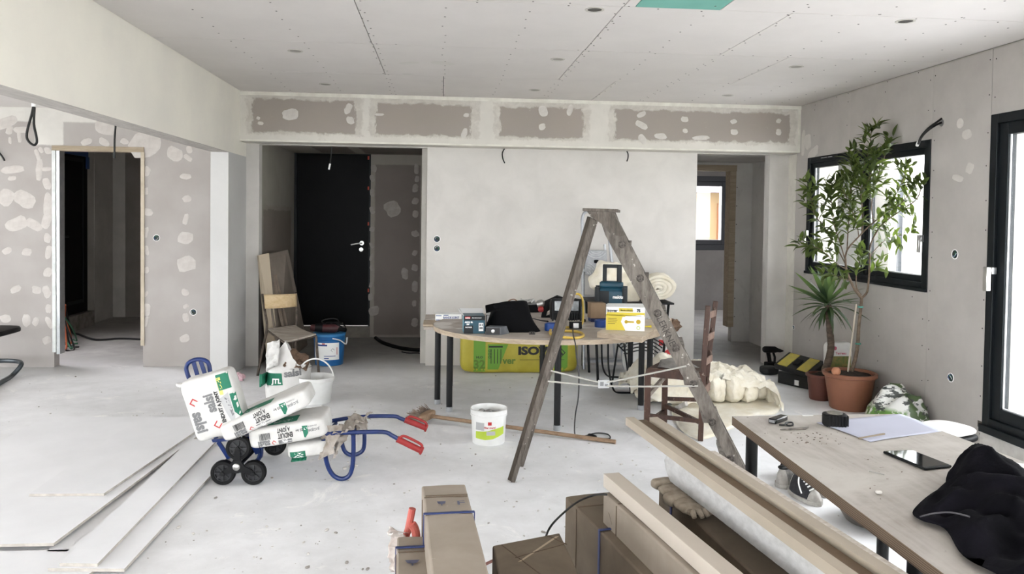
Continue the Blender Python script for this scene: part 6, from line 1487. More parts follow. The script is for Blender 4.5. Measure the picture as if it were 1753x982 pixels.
# yucca
pc2 = az(1415, 688)+Vector((.0, .11, 0)); root = pot('yucca with slender ringed trunk in a small brown pot', pc2, .085, .108, .21, M['terra2'], 'potted_yucca')
yy = pc2.y; T0 = ay(1418, 522, yy); B0 = pc2+Vector((.02, 0, .18))
P = smooth_pts([B0, ay(1422, 600, yy), ay(1420, 560, yy), T0], 8); obj('trunk', MB().tube(P, [.030-.006*i/(len(P)-1)+.0018*(i % 2) for i in range(len(P))], 14), M['barkd'], root)
random.seed(44)
yl = [leafmesh(.36, .024, .3, c_, 9) for c_ in (.05, .25, .5)]
ym_ = []
for mbx in yl:
    me = bpy.data.meshes.new('yucca_leaf_mesh'); me.from_pydata([tuple(v) for v in mbx.v], [], mbx.f); me.materials.append(M['leafB']); me.shade_smooth(); ym_.append(me)
for k in range(74):
    f = k/73; el = R(80-105*f+random.uniform(-8, 8)); a = k*2.4; d = Vector((cos(a)*cos(el), sin(a)*cos(el), sin(el))); s_ = random.uniform(.65, 1.0)*(1 if f > .2 else .85)*(.62 if f > .8 else 1)
    if T0.x+d.x*.36*s_ > XR-.04: s_ *= .55
    o = bpy.data.objects.new('leaf', ym_[min(2, int(f*3))]); _link(o); o.parent = root
    o.matrix_local = Matrix.Translation(-WORG[root.name]) @ Matrix.Translation(T0+Vector((0, 0, .05-.09*f))) @ orient(d, (0, 0, 1), random.uniform(-.3, .3)) @ Matrix.Scale(s_, 4)
for (u, v, s_) in ((1350, 484, 1.05), (1388, 452, 1.0), (1470, 508, .8), (1362, 462, .9)):
    tip = ay(u, v, yy-.05); d = (tip-T0).normalized(); Lk = (tip-T0).length/.36
    o = bpy.data.objects.new('leaf', ym_[0]); _link(o); o.parent = root; o.matrix_local = Matrix.Translation(-WORG[root.name]) @ Matrix.Translation(T0) @ orient(d, (0, 0, 1), .4) @ Matrix.Scale(Lk, 4)
# seed bag standing behind the pots
c = ay(1455, 612, pc.y+.26); q = Vector((3.30, pc.y+.36, 0)); root = thing('seed_bag', 'upright white and green pouch of soil standing behind the tree pot', 'bag', (q.x, q.y, 0))
zb, zt_ = 0.0, ay(1455, 585, q.y).z; zb = .0; mb = MB().rbox((q.x-.02, q.y, zt_/2), (.105, .045, zt_/2), Matrix.Rotation(R(-2), 4, 'Y'), n=12, p=10, amp=.006, fs=10, seed=4); obj('bag_body', mb, M['whitebag'], root, ang=60); bv = bvh_of(mb)
Fr = frame((q.x-.02, q.y-.045, zt_-.13), (1, -.15, 0), (0, 0, 1))
decal('bag_print', [rect2d(-.09, .09, -.14, .02)], Fr, bv, mat('green_photo_print', (74, 98, 52), (126, 108, 62), 30), root, off=.002)
decal('bag_print', [T('Terreau', .028, 0, .045, 0, .03), disc2d(.016, -.05, .085)], Fr, bv, mat('rose_print', (176, 92, 108)), root, off=.003)
# white and green compost bag slumped by the wall
c0 = az(1545, 716); out = [xy(1502, 700), xy(1507, 716), xy(1545, 724), xy(1588, 722)]
out = [(3.06, 5.36), (3.10, 5.20), (3.28, 5.10), (3.44, 5.12), (3.455, 5.35), (3.45, 5.62), (3.30, 5.66), (3.14, 5.56)]
root = thing('compost_bag', 'slumped white compost bag with green print by the right wall', 'bag', (3.28, 5.38, 0))
mb = heap(MB(), out, 0, .27, 18, 2.6, .06, 8, 5, peak=(3.34, 5.38)); 
def bagmat():
    t = NT('printed_compost_bag'); co = t.co('Object'); sp = t.n('ShaderNodeSeparateXYZ'); t.l(co, sp.inputs[0])
    col = t.mix(t.ramp(t.noise(6, 3, .5, co), .50, .54), lin((226, 226, 222)), lin((205, 206, 202)))
    vo = t.n('ShaderNodeTexVoronoi'); vo.inputs['Scale'].default_value = 19; t.l(co, vo.inputs['Vector']); cell = t.ramp(vo.outputs['Distance'], .55, .62)
    right = t.ramp(t.math('ADD', sp.outputs['X'], t.math('MULTIPLY', sp.outputs['Z'], -.2)), -.04, -.02)
    col = t.mix(t.math('MULTIPLY', right, t.math('SUBTRACT', 1, cell)), col, lin((78, 98, 62)))
    lowl = t.math('MULTIPLY', t.ramp(sp.outputs['Z'], .15, .12), t.math('SUBTRACT', 1, right)); col = t.mix(t.math('MULTIPLY', lowl, t.ramp(t.noise(14, 4, .6, co), .42, .5)), col, lin((96, 138, 60)))
    dk = t.ramp(t.noise(9, 3, .6, t.co('Object', (1, 1, 2.5))),   .54, .57); col = t.mix(t.math('MULTIPLY', dk, t.ramp(sp.outputs['Z'], .08, .12)), col, lin((72, 76, 74)))
    return t.fin(col, .35, 0, .5)
obj('bag_body', mb, bagmat(), root, ang=60)

# ---------------------------------------------------------------- plywood table on the right and what lies on it
T2 = .65
root = thing('plywood_table', 'long plywood work table on black legs at the right edge', 'table', (1.6, 2.3, 0))
e1, e2 = az(1253, 712, T2), az(1535, 708, T2); e3 = az(1753, 790, T2); e4 = az(1620, 985, T2)
dn_ = (e4-e1).normalized(); rr_ = (e3-e2).normalized()
L_ = 1.75; A1, A2 = e1, e2; A3 = e2+rr_*(L_+.0); A4 = e1+dn_*L_
def plymat():
    t = NT('layered_plywood_edge'); co = t.co('Object'); sp = t.n('ShaderNodeSeparateXYZ'); t.l(co, sp.inputs[0])
    w = t.n('ShaderNodeTexWave'); w.bands_direction = 'Z'; w.inputs['Scale'].default_value = 55; w.inputs['Distortion'].default_value = .6; t.l(co, w.inputs['Vector'])
    return t.fin(t.mix(w.outputs['Fac'], lin((112, 94, 76)), lin((66, 54, 43))), .8)
def toppl():
    t = NT('dusty_plywood_top'); co = t.co('Object'); a = t.noise(2.2, 6, .65, co, .6); b = t.noise(3, 5, .6, t.co('Object', (10, 1, 1))); c_ = t.noise(70, 2, .5, co)
    col = t.mix(t.ramp(b, .35, .7), lin((178, 172, 166)), lin((158, 150, 141))); col = t.mix(t.ramp(a, .42, .62), col, lin((190, 185, 178)))
    col = t.mix(t.math('MULTIPLY', t.ramp(c_, .70, .74), t.ramp(t.noise(4, 3, .6, co), .5, .6)), col, lin((96, 76, 60))); return t.fin(col, .7, 0, .3)
top = [A1, A4, A3, A2]; th = .036
mb = MB().add(top+[p-Vector((0, 0, th)) for p in top], [(0,1,2,3), (7,6,5,4)]); mb.add(top+[p-Vector((0, 0, th)) for p in top], [(0,4,5,1), (1,5,6,2), (2,6,7,3), (3,7,4,0)], 1)
o = obj('tabletop', mb, [toppl(), plymat()], root, smooth=False, bevel=.0015)
def leg2(px, y, r=.034):
    p = ay(px, 900, y); l = obj('leg', MB().lathe([(r, .035), (r, T2-th)], (p.x, y, 0), 20), M['leg'], root); obj('leg_foot', MB().lathe([(r*1.05, 0), (r*1.05, .035)], (p.x, y, 0), 20), M['foot'], l)
leg2(1284, 2.96, .023); leg2(1512, 2.90, .0225); leg2(1571, 1.90, .0235); leg2(1990, 1.95, .0225)
def onT(u, v, dz=0): return az(u, v, T2+dz)
# paper plan
q = [onT(1398, 724), onT(1490, 757), onT(1612, 738), onT(1541, 708)]; mb = MB()
def pf(u, v): p = (q[0]*(1-u)+q[1]*u)*(1-v)+(q[3]*(1-u)+q[2]*u)*v; return Vector((p.x, p.y, T2+.002+.004*mnoise.noise(p*7)+.005*abs(v-.5)*abs(sin(3*u))))
mb.grid(pf, 12, 16); o = solid(obj('paper_plan', mb, mat('pale_blue_paper', (184, 186, 202), (178, 180, 196), 3, .7), None, ang=180), .0006); tag(o, 'large folded white paper plan spread on the plywood table', 'paper')
p = (q[0]+q[1])/2; tag(obj('wood_strip', MB().bar(onT(1470, 750, .004), onT(1514, 742, .009), .008, .004), M['pinewood'], None), 'thin pale wood strip lying on the paper plan', 'strip')
# tape measure
c = onT(1437, 733)+Vector((0, .04, 0)); root = thing('tape_measure', 'black and grey tape measure sitting on the corner of the paper plan', 'tape measure', c)
Mx = RT(c, R(-12)); pts = []
for k in range(20):
    a = 2*pi*k/20; pts.append((.045*math.copysign(abs(cos(a))**.6, cos(a)), .036*math.copysign(abs(sin(a))**.6, sin(a))))
obj('case', MB().prism(pts, .05, Mx), M['rubber'], root, bevel=.006); obj('top_disc', MB().lathe([(.03, .05), (.03, .053), (.02, .054), (0, .054)], c, 24), mat('grey_disc', (120, 116, 106), (92, 88, 80), 30), root)
mb = MB(); [mb.box((.043, -.026+.009*k, .004), (.047, -.021+.009*k, .046), Mx) for k in range(6)]; [mb.box((-.03+.012*k, -.038, .004), (-.025+.012*k, -.034, .046), Mx) for k in range(6)]; obj('grip_rib', mb, M['darkmetal'], root)['kind'] = 'stuff'
# power bank and short cable
c = onT(1332, 722); Mx = RT(c, R(38)); root = thing('power_bank', 'small black power bank near the far left corner of the plywood table', 'power bank', c)
obj('case', MB().box((-.05, -.017, .001), (.05, .017, .022), Mx), mat('glossy_black', (20, 20, 22), None, rough=.2), root, bevel=.005); obj('end_panel', MB().box((-.0515, -.012, .006), (-.05, .012, .017), Mx), P_['grey'], root)
root = thing('short_cable', 'short black charging cable curled beside the power bank', 'cable', onT(1350, 726))
obj('cord', MB().tube(smooth_pts([onT(1334, 727, .004), onT(1342, 727, .006), onT(1348, 723, .008), onT(1356, 723, .008), onT(1357, 727, .005), onT(1349, 728, .004), onT(1345, 724, .005)], 5), .0035, 7), M['cable'], root)
o = obj('pen', MB().tube([onT(1336, 735, .005), onT(1350, 734, .005), onT(1378, 733, .005), onT(1384, 731, .005)], [.003, .004, .005, .002], 8), mat('pen_grey', (70, 66, 62), (120, 112, 104), 60), None); tag(o, 'dark pencil lying in front of the power bank', 'pencil')
# tablet
tq = [onT(1511, 776), onT(1583, 806), onT(1630, 801), onT(1561, 774)]; cc = sum(tq, Vector())/4
root = thing('tablet', 'black tablet computer lying on the plywood table', 'tablet', cc)
vs = [Vector((p.x, p.y, T2+.001)) for p in tq]; mb = MB().add(vs+[v+Vector((0, 0, .009)) for v in vs], [(3,2,1,0), (4,5,6,7), (0,1,5,4), (1,2,6,5), (2,3,7,6), (3,0,4,7)]); obj('body', mb, M['darkmetal'], root, smooth=False, bevel=.004)
sc_ = [v.lerp(Vector((cc.x, cc.y, v.z)), .09)+Vector((0, 0, .0096)) for v in vs]; obj('screen', MB().add(sc_, [(0,1,2,3)]), mat('tablet_screen', (18, 18, 20), None, rough=.05, spec=.8), root, smooth=False)
root = None
o = obj('nail', MB().tube([onT(1488, 806, .003), onT(1514, 812, .003)], .0016, 6).lathe([(.004, 0), (0, .001)], onT(1488, 806, .001), 8), M['steel'], None); tag(o, 'long steel nail on the middle of the plywood table', 'nail')
o = obj('plaster_crumb', MB().rbox(onT(1504, 842, .006), (.010, .008, .006), n=3, p=2.3, amp=.003), M['filler'], None); tag(o, 'small white plaster crumb on the plywood table', 'plaster crumb')
o = obj('paper_scrap', MB().box((-.02, -.006, 0), (.025, .006, .001), RT(onT(1382, 711, .0005), .1)), P_['white'], None); tag(o, 'tiny white paper scrap near the far edge of the plywood table', 'paper')
random.seed(77); mb = MB()
for k in range(60):
    u = random.gauss(1370, 40) if k < 50 else random.uniform(1350, 1640); v = random.uniform(740, 760) if k < 50 else random.uniform(760, 900)
    p = onT(u, v); s_ = random.uniform(.0007, .0018)
    if A1.x+.03 < p.x < e2.x and p.y < e1.y-.05: mb.box((-s_*2, -s_, 0), (s_*2, s_, s_), RT(p, random.uniform(0, 3)))
o = obj('sawdust_bits', mb, mat('dark_chips', (92, 74, 60)), None, smooth=False); o['kind'] = 'stuff'; tag(o, 'dark wood chips scattered on the plywood table', 'wood chips')
# white board and black jacket
q = [onT(1655, 786), onT(1655, 830), onT(1800, 850), onT(1800, 796)]
a_ = onT(1652, 787); b_ = onT(1785, 803); mb = MB().add([Vector((p.x, p.y, T2+z)) for z in (.001, .012) for p in (a_, b_, b_+Vector((.0, -.35, 0)), a_+Vector((0, -.33, 0)))], [(0,1,2,3), (7,6,5,4), (0,4,5,1), (1,5,6,2), (2,6,7,3), (3,7,4,0)])
o = obj('white_panel', mb, mat('white_panel', (232, 231, 228)), None, smooth=False); tag(o, 'white panel lying under the black jacket on the plywood table', 'panel')
M['cloth'] = mat('black_cotton', (11, 11, 14), (22, 21, 27), 7, .95, bump=.5, bscale=60, spec=.05)
oj = [onT(1562, 882), onT(1572, 900), onT(1610, 915), onT(1650, 960), onT(1700, 990), onT(1790, 1040), onT(1900, 1000), onT(1880, 860), onT(1760, 835), onT(1690, 822), onT(1640, 828), onT(1600, 850)]
root = thing('jacket', 'black jacket heaped on the near right end of the plywood table', 'jacket', (oj[0]+oj[6])/2)
mb = heap(MB(), [(p.x, p.y) for p in oj], T2+.015, .085, 26, 2.2, .045, 7, 12, peak=(onT(1735, 880).x, onT(1735, 880).y)); obj('cloth', mb, M['cloth'], root, ang=180)
mb = heap(MB(), [(onT(u, v).x, onT(u, v).y) for u, v in ((1618, 835), (1622, 868), (1690, 880), (1765, 880), (1770, 835), (1715, 812), (1660, 808), (1625, 822))], T2+.02, .105, 20, 2.6, .035, 8, 4); obj('hood', mb, M['cloth'], root, ang=180)
S = [onT(1575, 884, .05), onT(1600, 878, .07), onT(1630, 877, .08), onT(1660, 884, .085)]
obj('seam_piping', MB().tube(smooth_pts(S, 5), .0022, 6), mat('grey_piping', (66, 64, 68)), root)
# round white stool seat behind the table
sp_ = az(1606, 740, .55); c = Vector((3.02, 4.52, 0)); c = ax(1612, 735, 3.0); c = Vector((3.02, c.y, 0))
root = thing('stool', 'low stool with worn white seat and black rim behind the plywood table', 'stool', c)
zst = ay(1612, 733, c.y).z
obj('seat', MB().rbox((c.x, c.y, zst), (.16, .14, .022), Zr(R(20)), n=10, p=3, amp=.004), mat('worn_white_vinyl', (214, 212, 208), (190, 186, 182), 8, .6), root)
obj('seat_rim', MB().rbox((c.x, c.y, zst-.04), (.165, .145, .025), Zr(R(20)), n=8, p=3.4), M['rubber'], root)
for k in range(4):
    a = pi/4+k*pi/2+.3; obj('leg', MB().tube([(c.x+.11*cos(a), c.y+.10*sin(a), zst-.05), (c.x+.16*cos(a), c.y+.15*sin(a), 0)], .012, 8), M['darkmetal'], root)

# ---------------------------------------------------------------- shoes under the table
def shoe(label, c, yaw, cols, seed=0, sneaker=True, tilt=0):
    root = thing('shoe', label, 'shoe', c, 'shoes under the plywood table'); Mx = RT(c, yaw) @ Matrix.Rotation(tilt, 4, 'X'); L = .25; n = 22; m_ = 14
    def outline(t): return .035+.020*sin(pi*min(1, t*1.05))**.7+.006*sin(2*pi*(t-.15))
    def hgt(t):
        return .105-.012*cos(2*pi*t*1.3) if t < .35 else (.105-.012*cos(2*pi*.35*1.3)-(t-.35)*.11 if t < .75 else max(.03, .07-(t-.75)*.16))
    mb = MB()
    for i in range(n+1):
        t = i/n; x = (t-.5)*L; w = outline(t)*(min(1, (t+.02)*9)**.5)*(min(1, (1.02-t)*7)**.5); h = hgt(t)*(min(1, (t+.04)*8)**.4)*(min(1, (1.05-t)*6)**.5)
        for j in range(m_):
            a = 2*pi*j/m_; y = w*cos(a)*(1-.25*max(0, sin(a))); z = .022+max(0, sin(a))*h*.9-(.004 if sin(a) < 0 else 0); mb.v.append(Mx @ Vector((x, y, z)))
    for i in range(n):
        for j in range(m_): mb.f.append((i*m_+j, i*m_+(j+1) % m_, (i+1)*m_+(j+1) % m_, (i+1)*m_+j)); mb.m.append(0)
    mb.f += [tuple(range(m_))[::-1], tuple(n*m_+j for j in range(m_))]; mb.m += [0, 0]
    for q_, f in enumerate(mb.f):
        if sneaker:
            i = q_//m_; mb.m[q_] = 1 if (i > n*.78 or (i < n*.12)) else 0
    obj('upper', mb, [cols[0], cols[1]], root, ang=60)
    mb = MB(); pts = []
    for i in range(n+1): t = i/n; pts.append(((t-.5)*L*1.03, (outline(t)+.005)*(min(1, (t+.02)*9)**.5)*(min(1, (1.02-t)*7)**.5)))
    obj('sole', MB().prism([(x, -y) for x, y in pts]+[(x, y) for x, y in pts[::-1]], .024, Mx), cols[2], root, bevel=.003)
    obj('opening', MB().rbox(Mx @ Vector((-.075, 0, .108)), (.045, .024, .012), Zr(yaw), n=4, p=2.5), M['cable'], root)
    if sneaker:
        mb = MB()
        for k in range(5):
            x = .0+.019*k; z = hgt(x/L+.5)*.9+.026; mb.tube([Mx @ Vector((x, -.026, z-.014)), Mx @ Vector((x+.006, 0, z+.001)), Mx @ Vector((x, .026, z-.014))], .004, 6)
        mb.tube(smooth_pts([Mx @ Vector((.0, 0, .115)), Mx @ Vector((-.01, -.03, .12)), Mx @ Vector((.02, -.055, .09)), Mx @ Vector((.06, -.06, .05))], 4), .004, 6); obj('laces', mb, P_['white'], root)
dk = mat('dark_sneaker_canvas', (36, 36, 40), (56, 56, 60), 30, .8); wt = mat('dusty_white_rubber', (176, 172, 166), (150, 146, 140), 30, .7)
def shoe_at(label, heel, toe, *a, **k):
    h_, t_ = az(heel[0]-14, heel[1]+4), az(toe[0]-12, toe[1]+4); shoe(label, (h_+t_)/2, math.atan2(t_.y-h_.y, t_.x-h_.x), *a, **k)
shoe_at('nearest dusty sneaker with white toe and loose laces under the plywood table', (1366, 830), (1421, 868), (dk, wt, wt))
shoe_at('sneaker tucked behind the nearest one under the plywood table', (1378, 821), (1430, 849), (dk, mat('navy_canvas', (40, 42, 48)), wt))
shoe_at('white-heeled sneaker lying at the left of the shoe pile', (1352, 829), (1398, 822), (mat('pale_canvas', (138, 135, 130), (84, 82, 80), 30), wt, wt))
shoe_at('black work shoe farthest back in the shoe pile', (1356, 815), (1400, 808), (M['rubber'], M['rubber'], M['darkmetal']), sneaker=False)
c = az(1510, 915)+Vector((.05, .12, 0)); root = thing('metal_basin', 'dark metal basin on the floor under the plywood table', 'basin', c)
obj('basin', MB().lathe([(.10, 0), (.15, .02), (.185, .075), (.192, .078), (.186, .082), (.148, .028), (0, .01)], c, 36), mat('grey_basin', (70, 66, 62), (104, 98, 92), 12, .45, .3), root)
o = obj('rod', MB().tube([az(1532, 916, .008), az(1560, 921, .008)], .006, 8), M['cable'], None); tag(o, 'thin black rod on the floor beside the basin', 'rod')

# ---------------------------------------------------------------- cardboard packs and boards, foreground
def cardmat(name, c1, c2): 
    t = NT(name); co = t.co('Object'); col = t.mix(t.ramp(t.noise(4, 5, .6, co, .4), .35, .65), lin(c1), lin(c2)); col = t.mix(t.ramp(t.noise(9, 6, .7, co, 1.5), .66, .72), col, lin(tuple(min(255, x+22) for x in c1)))
    t.bump(t.noise(6, 4, .6, co), .25, .01); return t.fin(col, .8, 0, .25)
M['card'] = cardmat('cardboard_tan', (160, 149, 137), (147, 136, 124)); M['cardd'] = cardmat('cardboard_brown_dark', (116, 104, 90), (102, 91, 78))
M['seamline'] = mat('cardboard_seam', (92, 76, 60)); M['strap'] = mat('blue_strap', (42, 56, 104), None, rough=.4); M['clear'] = mat('clear_tape', (184, 168, 146), None, rough=.2)
def longbox(name, label, cat, u, v, z, w, h, L, vpu, mat_, near_dz=0, group=None, bev=.006, amp=.004, straps=(), seam=True, z0=None):
    """box whose far left top corner sits under photo pixel (u, v) at height z; it runs toward the camera"""
    A = az(u, v, z); d = dirx(vpu); r_ = Vector((d.y, -d.x, 0)); nseg = 10
    root = thing(name, label, cat, A+r_*(w/2)-d*(L/2)-Vector((0, 0, h)), group)
    mb = MB(); prof = []; ny = 5
    ring = [(0, 0), (w*.33, .002), (w*.66, .002), (w, 0), (w+.001, -h*.5), (w, -h), (0, -h), (-.001, -h*.5)]; k_ = len(ring)
    for i in range(nseg+1):
        t = i/nseg
        for (x, y) in ring:
            e = Vector((x*5, t*L*3, y*5)); bul = mnoise.noise(e+Vector((u*.1, 0, 0)))*amp
            mb.v.append(A+r_*(x+bul)-d*(L*t)+Vector((0, 0, y+bul+near_dz*t)))
    for i in range(nseg):
        for j in range(k_): mb.f.append((i*k_+j, i*k_+(j+1) % k_, (i+1)*k_+(j+1) % k_, (i+1)*k_+j)); mb.m.append(0)
    mb.f += [tuple(range(k_))[::-1], tuple(nseg*k_+j for j in range(k_))]; mb.m += [0, 0]
    body = obj('box_body', mb, mat_, root, ang=30, bevel=bev)
    if seam:
        s_ = A+r_*(w*.5)+Vector((0, 0, .0045)); 
        for (p0, p1, up_) in ((A+r_*.004+Vector((0, 0, .0015)), A+r_*(w-.004)+Vector((0, 0, .0015)), None),):
            p0 = p0-d*.13; p1 = p1-d*.13; obj('flap_seam', MB().bar(p0+Vector((0, 0, .002)), p1+Vector((0, 0, .002)), .003, .003), M['seamline'], root, smooth=False)
        obj('flap_seam', MB().bar(A-r_*.0025-d*.13+Vector((0, 0, -.004)), A-r_*.0025-d*.13+Vector((0, 0, -h+.01)), .003, .003, d), M['seamline'], root, smooth=False)
    for s_ in straps:
        a_ = A-d*s_; q_ = [a_-r_*.004+Vector((0, 0, -h)), a_-r_*.004+Vector((0, 0, .006)), a_+r_*(w+.004)+Vector((0, 0, .006)), a_+r_*(w+.004)+Vector((0, 0, -h))]
        mb = MB(); 
        mb.bar(q_[0], q_[1], .012, .003, r_).bar(q_[1], q_[2], .012, .003).bar(q_[2], q_[3], .012, .003, r_)
        obj('strap', mb, M['strap'], root, smooth=False)
    return root, A, d, r_
G = 'cardboard packs in the foreground'
# tall upright-looking pack, left centre
root, A, d, r_ = longbox('cardboard_pack', 'long cardboard pack with blue strap and letter F, standing alone in the foreground', 'cardboard box', 722, 831, .50, .156, .50, 1.5, 672, M['card'], 0, G, straps=(.28,), amp=.007)
M['inkfaint'] = mat('faded_ink', (84, 86, 108)); Fr = frame(A+r_*.078+Vector((0, 0, .006)), r_, d)
decal('box_print', [T('F', .05, .045, -.205, 0, .01, 1.3)], Fr, None, M['inkfaint'], root, off=.0035)
decal('box_print', [poly2d([(-.035, -.185), (-.005, -.185), (-.008, -.205), (-.018, -.212), (-.018, -.225), (-.022, -.225), (-.022, -.212), (-.032, -.205)])], Fr, None, M['inkfaint'], root, off=.0035)
obj('crease', MB().bar(Fr @ Vector((-.07, -.13, .003)), Fr @ Vector((.074, -.13, .003)), .004, .003), M['seamline'], root, smooth=False)
root, A, d, r_ = longbox('cardboard_pack', 'short cardboard pack with blue strap, lower and left of the tall F pack', 'cardboard box', 680, 918, .40, .105, .40, 1.1, 690, M['card'], 0, G, straps=(.10,), amp=.006)
Fr = frame(A+r_*.05+Vector((0, 0, .005)), r_, d); decal('box_print', [poly2d([(-.025, -.20), (.02, -.20), (.012, -.22), (0, -.225), (0, -.24), (-.005, -.24), (-.005, -.225), (-.018, -.22)])], Fr, None, M['inkfaint'], root, off=.003)
# red clamp sticking up behind it, crumpled clear plastic
c = az(700, 930, .40); root = thing('red_clamp', 'faded red clamp with two upright handles behind the short cardboard pack', 'clamp', (c.x, c.y+.16, .0))
yy = az(690, 918, .40).y+.14; pk = mat('faded_red_plastic', (196, 108, 96), (176, 84, 76), 20, .5)
obj('handle', MB().tube(smooth_pts([ay(706, 870, yy), ay(703, 885, yy), ay(699, 905, yy), ay(694, 925, yy), ay(690, 985, yy), Vector((ay(690, 985, yy).x, yy, .0))], 4), .013, 10), pk, root)
obj('handle', MB().tube(smooth_pts([ay(705, 897, yy-.02), ay(710, 905, yy-.02), ay(713, 925, yy-.02), ay(712, 985, yy-.02), Vector((ay(712, 985, yy).x, yy-.02, 0))], 4), .015, 10), pk, root)
mb = MB(); crumple(mb, [ay(666, 985, yy-.05), ay(690, 985, yy-.08), ay(692, 925, yy-.05), ay(664, 905, yy-.03)], 16, 16, .03, 22, 5); crumple(mb, [ay(664, 918, yy-.03), ay(672, 912, yy-.06), ay(696, 912, yy-.03), ay(662, 900, yy)], 12, 12, .02, 24, 8)
o = solid(obj('crumpled_plastic', mb, mat('crumpled_clear_plastic', (206, 198, 192), (176, 160, 152), 20, .3, spec=.6, bump=.4), None, ang=40)); tag(o, 'crumpled pale plastic wrapping left of the short cardboard pack', 'plastic sheet')
# open flap box in the centre
P4 = [az(843, 933, .33), az(958, 911, .33), az(1005, 1010, .33), az(868, 1060, .33)]
root = thing('cardboard_box', 'taped dark cardboard box lying skewed at the bottom centre', 'cardboard box', sum(P4, Vector())/4-Vector((0, 0, .33)), G)
mb = MB().add(P4+[Vector((p.x, p.y, 0)) for p in P4], [(3,2,1,0), (4,5,6,7), (0,1,5,4), (1,2,6,5), (2,3,7,6), (3,0,4,7)]); obj('box_body', mb, M['cardd'], root, smooth=False, bevel=.006)
ux = (P4[1]-P4[0]).normalized(); uy = (P4[0]-P4[3]).normalized(); Fr = frame(P4[0], ux, Vector((0,0,1)).cross(ux)); Lw = (P4[1]-P4[0]).length
for x0, y0, x1, y1 in ((.03, -.01, .05, -.30), (.03, -.12, Lw-.03, -.095), (Lw-.05, -.01, Lw-.03, -.10)): obj('flap_seam', MB().bar(Fr @ Vector((x0, y0, .001)), Fr @ Vector((x1, y1, .001)), .003, .002), M['seamline'], root, smooth=False)
decal('tape', [poly2d([(.02, -.155), (.035, -.155), (Lw-.02, -.03), (Lw-.032, -.026)])], Fr, None, M['clear'], root, off=.0012)
# packs to the right
longbox('cardboard_pack', 'low wide cardboard pack with blue strap right of the skewed box', 'cardboard box', 968, 849, .35, .24, .35, 1.15, 489, M['cardd'], 0, G, straps=(.36,))
r4, A4_, d4, rr4 = longbox('cardboard_pack', 'tall narrow cardboard pack carrying the pale batten', 'cardboard box', 1033, 842, .46, .135, .46, 1.15, 520, M['card'], 0, G, straps=())
decal('scribble', [poly2d([(.06, -.05), (.075, -.052), (.10, -.08), (.098, -.083), (.073, -.056)]), T('7 72', .022, .55, -.13, -.1, -.01)], frame(A4_-rr4*.004, -d4, (0, 0, 1)), None, M['seamline'], r4, off=.002)
r5, A5, d5, rr5 = longbox('cardboard_pack', 'cardboard pack under the dusty gloves, behind the pale batten', 'cardboard box', 1127, 830, .42, .24, .42, 1.15, 630, M['cardd'], 0, G, straps=(.14,))
# pale batten
A_ = az(1033, 810, .515); d_ = dirx(512); r_ = Vector((d_.y, -d_.x, 0)); mb = MB(); w, h_ = .062, .05
vs = [A_+r_*x-d_*y+Vector((0, 0, z)) for y in (0, 1.7) for x, z in ((0, 0), (w, 0), (w, -h_), (0, -h_))]
o = obj('batten', mb.add(vs, [(0,1,2,3)[::-1], (4,5,6,7), (0,1,5,4), (1,2,6,5), (2,3,7,6), (3,0,4,7)]), mat('pale_primed_batten', (196, 186, 174), (188, 178, 166), 2, .7), None, smooth=False, bevel=.002); tag(o, 'pale square batten lying on the tall narrow cardboard pack', 'batten')
# dusty gloves
M['glove'] = mat('dusty_leather', (172, 160, 144), (128, 116, 102), 18, .9, bump=.4, bscale=40)
def glove(label, c, yaw, seed):
    root = thing('work_glove', label, 'glove', c, 'work gloves'); Mx = RT(c, yaw); mb = MB().rbox((0, 0, 0), (.058, .046, .016), None, n=9, p=2.6, amp=.012, fs=24, seed=seed)
    mb.v = [Mx @ (v+Vector((0, 0, .022))) for v in mb.v]; obj('palm', mb, M['glove'], root, ang=70)
    for k in range(4): y = -.032+.021*k; L = (.035, .045, .042, .032)[k]; obj('finger', MB().tube([Mx @ Vector((.045, y, .022)), Mx @ Vector((.045+L*.6, y*1.15, .03)), Mx @ Vector((.045+L, y*1.25, .016))], [.012, .0115, .008], 9), M['glove'], root)
    obj('thumb', MB().tube([Mx @ Vector((-.01, .04, .022)), Mx @ Vector((.02, .065, .024)), Mx @ Vector((.045, .07, .016))], [.013, .012, .009], 9), M['glove'], root)
    obj('cuff', MB().rbox(Mx @ Vector((-.075, 0, .024)), (.03, .048, .02), Zr(yaw), n=5, p=3.5, amp=.004, seed=seed), M['glove'], root, ang=70)
c = az(1153, 849, .426); glove('dusty work glove at the far end of the cardboard pack', c, R(-75), 2)
c = az(1180, 877, .426); glove('dusty work glove lying nearer, palm up on the cardboard pack', c, R(-70), 6)
# foam-wrapped bundle
M['wrap'] = mat('white_shrink_wrap', (200, 199, 198), (180, 179, 178), 16, .35, bump=.35, bscale=9, stretch=(6, 1.2, 3), bdist=.006)
zt = .565; A_ = az(1137, 771, zt); d_ = dirx(556); r_ = Vector((d_.y, -d_.x, 0)); n = 90; L = 1.75
ring = [(0, 0), (.012, .010), (.06, .014), (.10, .008), (.112, -.04), (.10, -.10), (.03, -.108), (.0, -.10), (-.008, -.06), (-.006, -.02)]; k_ = len(ring); mb = MB()
for i in range(n+1):
    t = i/n; sc_ = min(1, .55+t*14) if t < .04 else 1
    for j, (x, z) in enumerate(ring):
        wr_ = (.0045*(((i*7) % 5)/2.5-1)*(1-.5*abs(sin(i*.37)))+mnoise.noise(Vector((i*.6, j*1.3, 0)))*.003)*(1 if (z > -.03 and j) else .1)
        mb.v.append(A_+r_*(x*sc_+.02*(1-sc_)+wr_)-d_*(L*t)+Vector((0, 0, (z+.05)*sc_-.05+wr_*.8)))
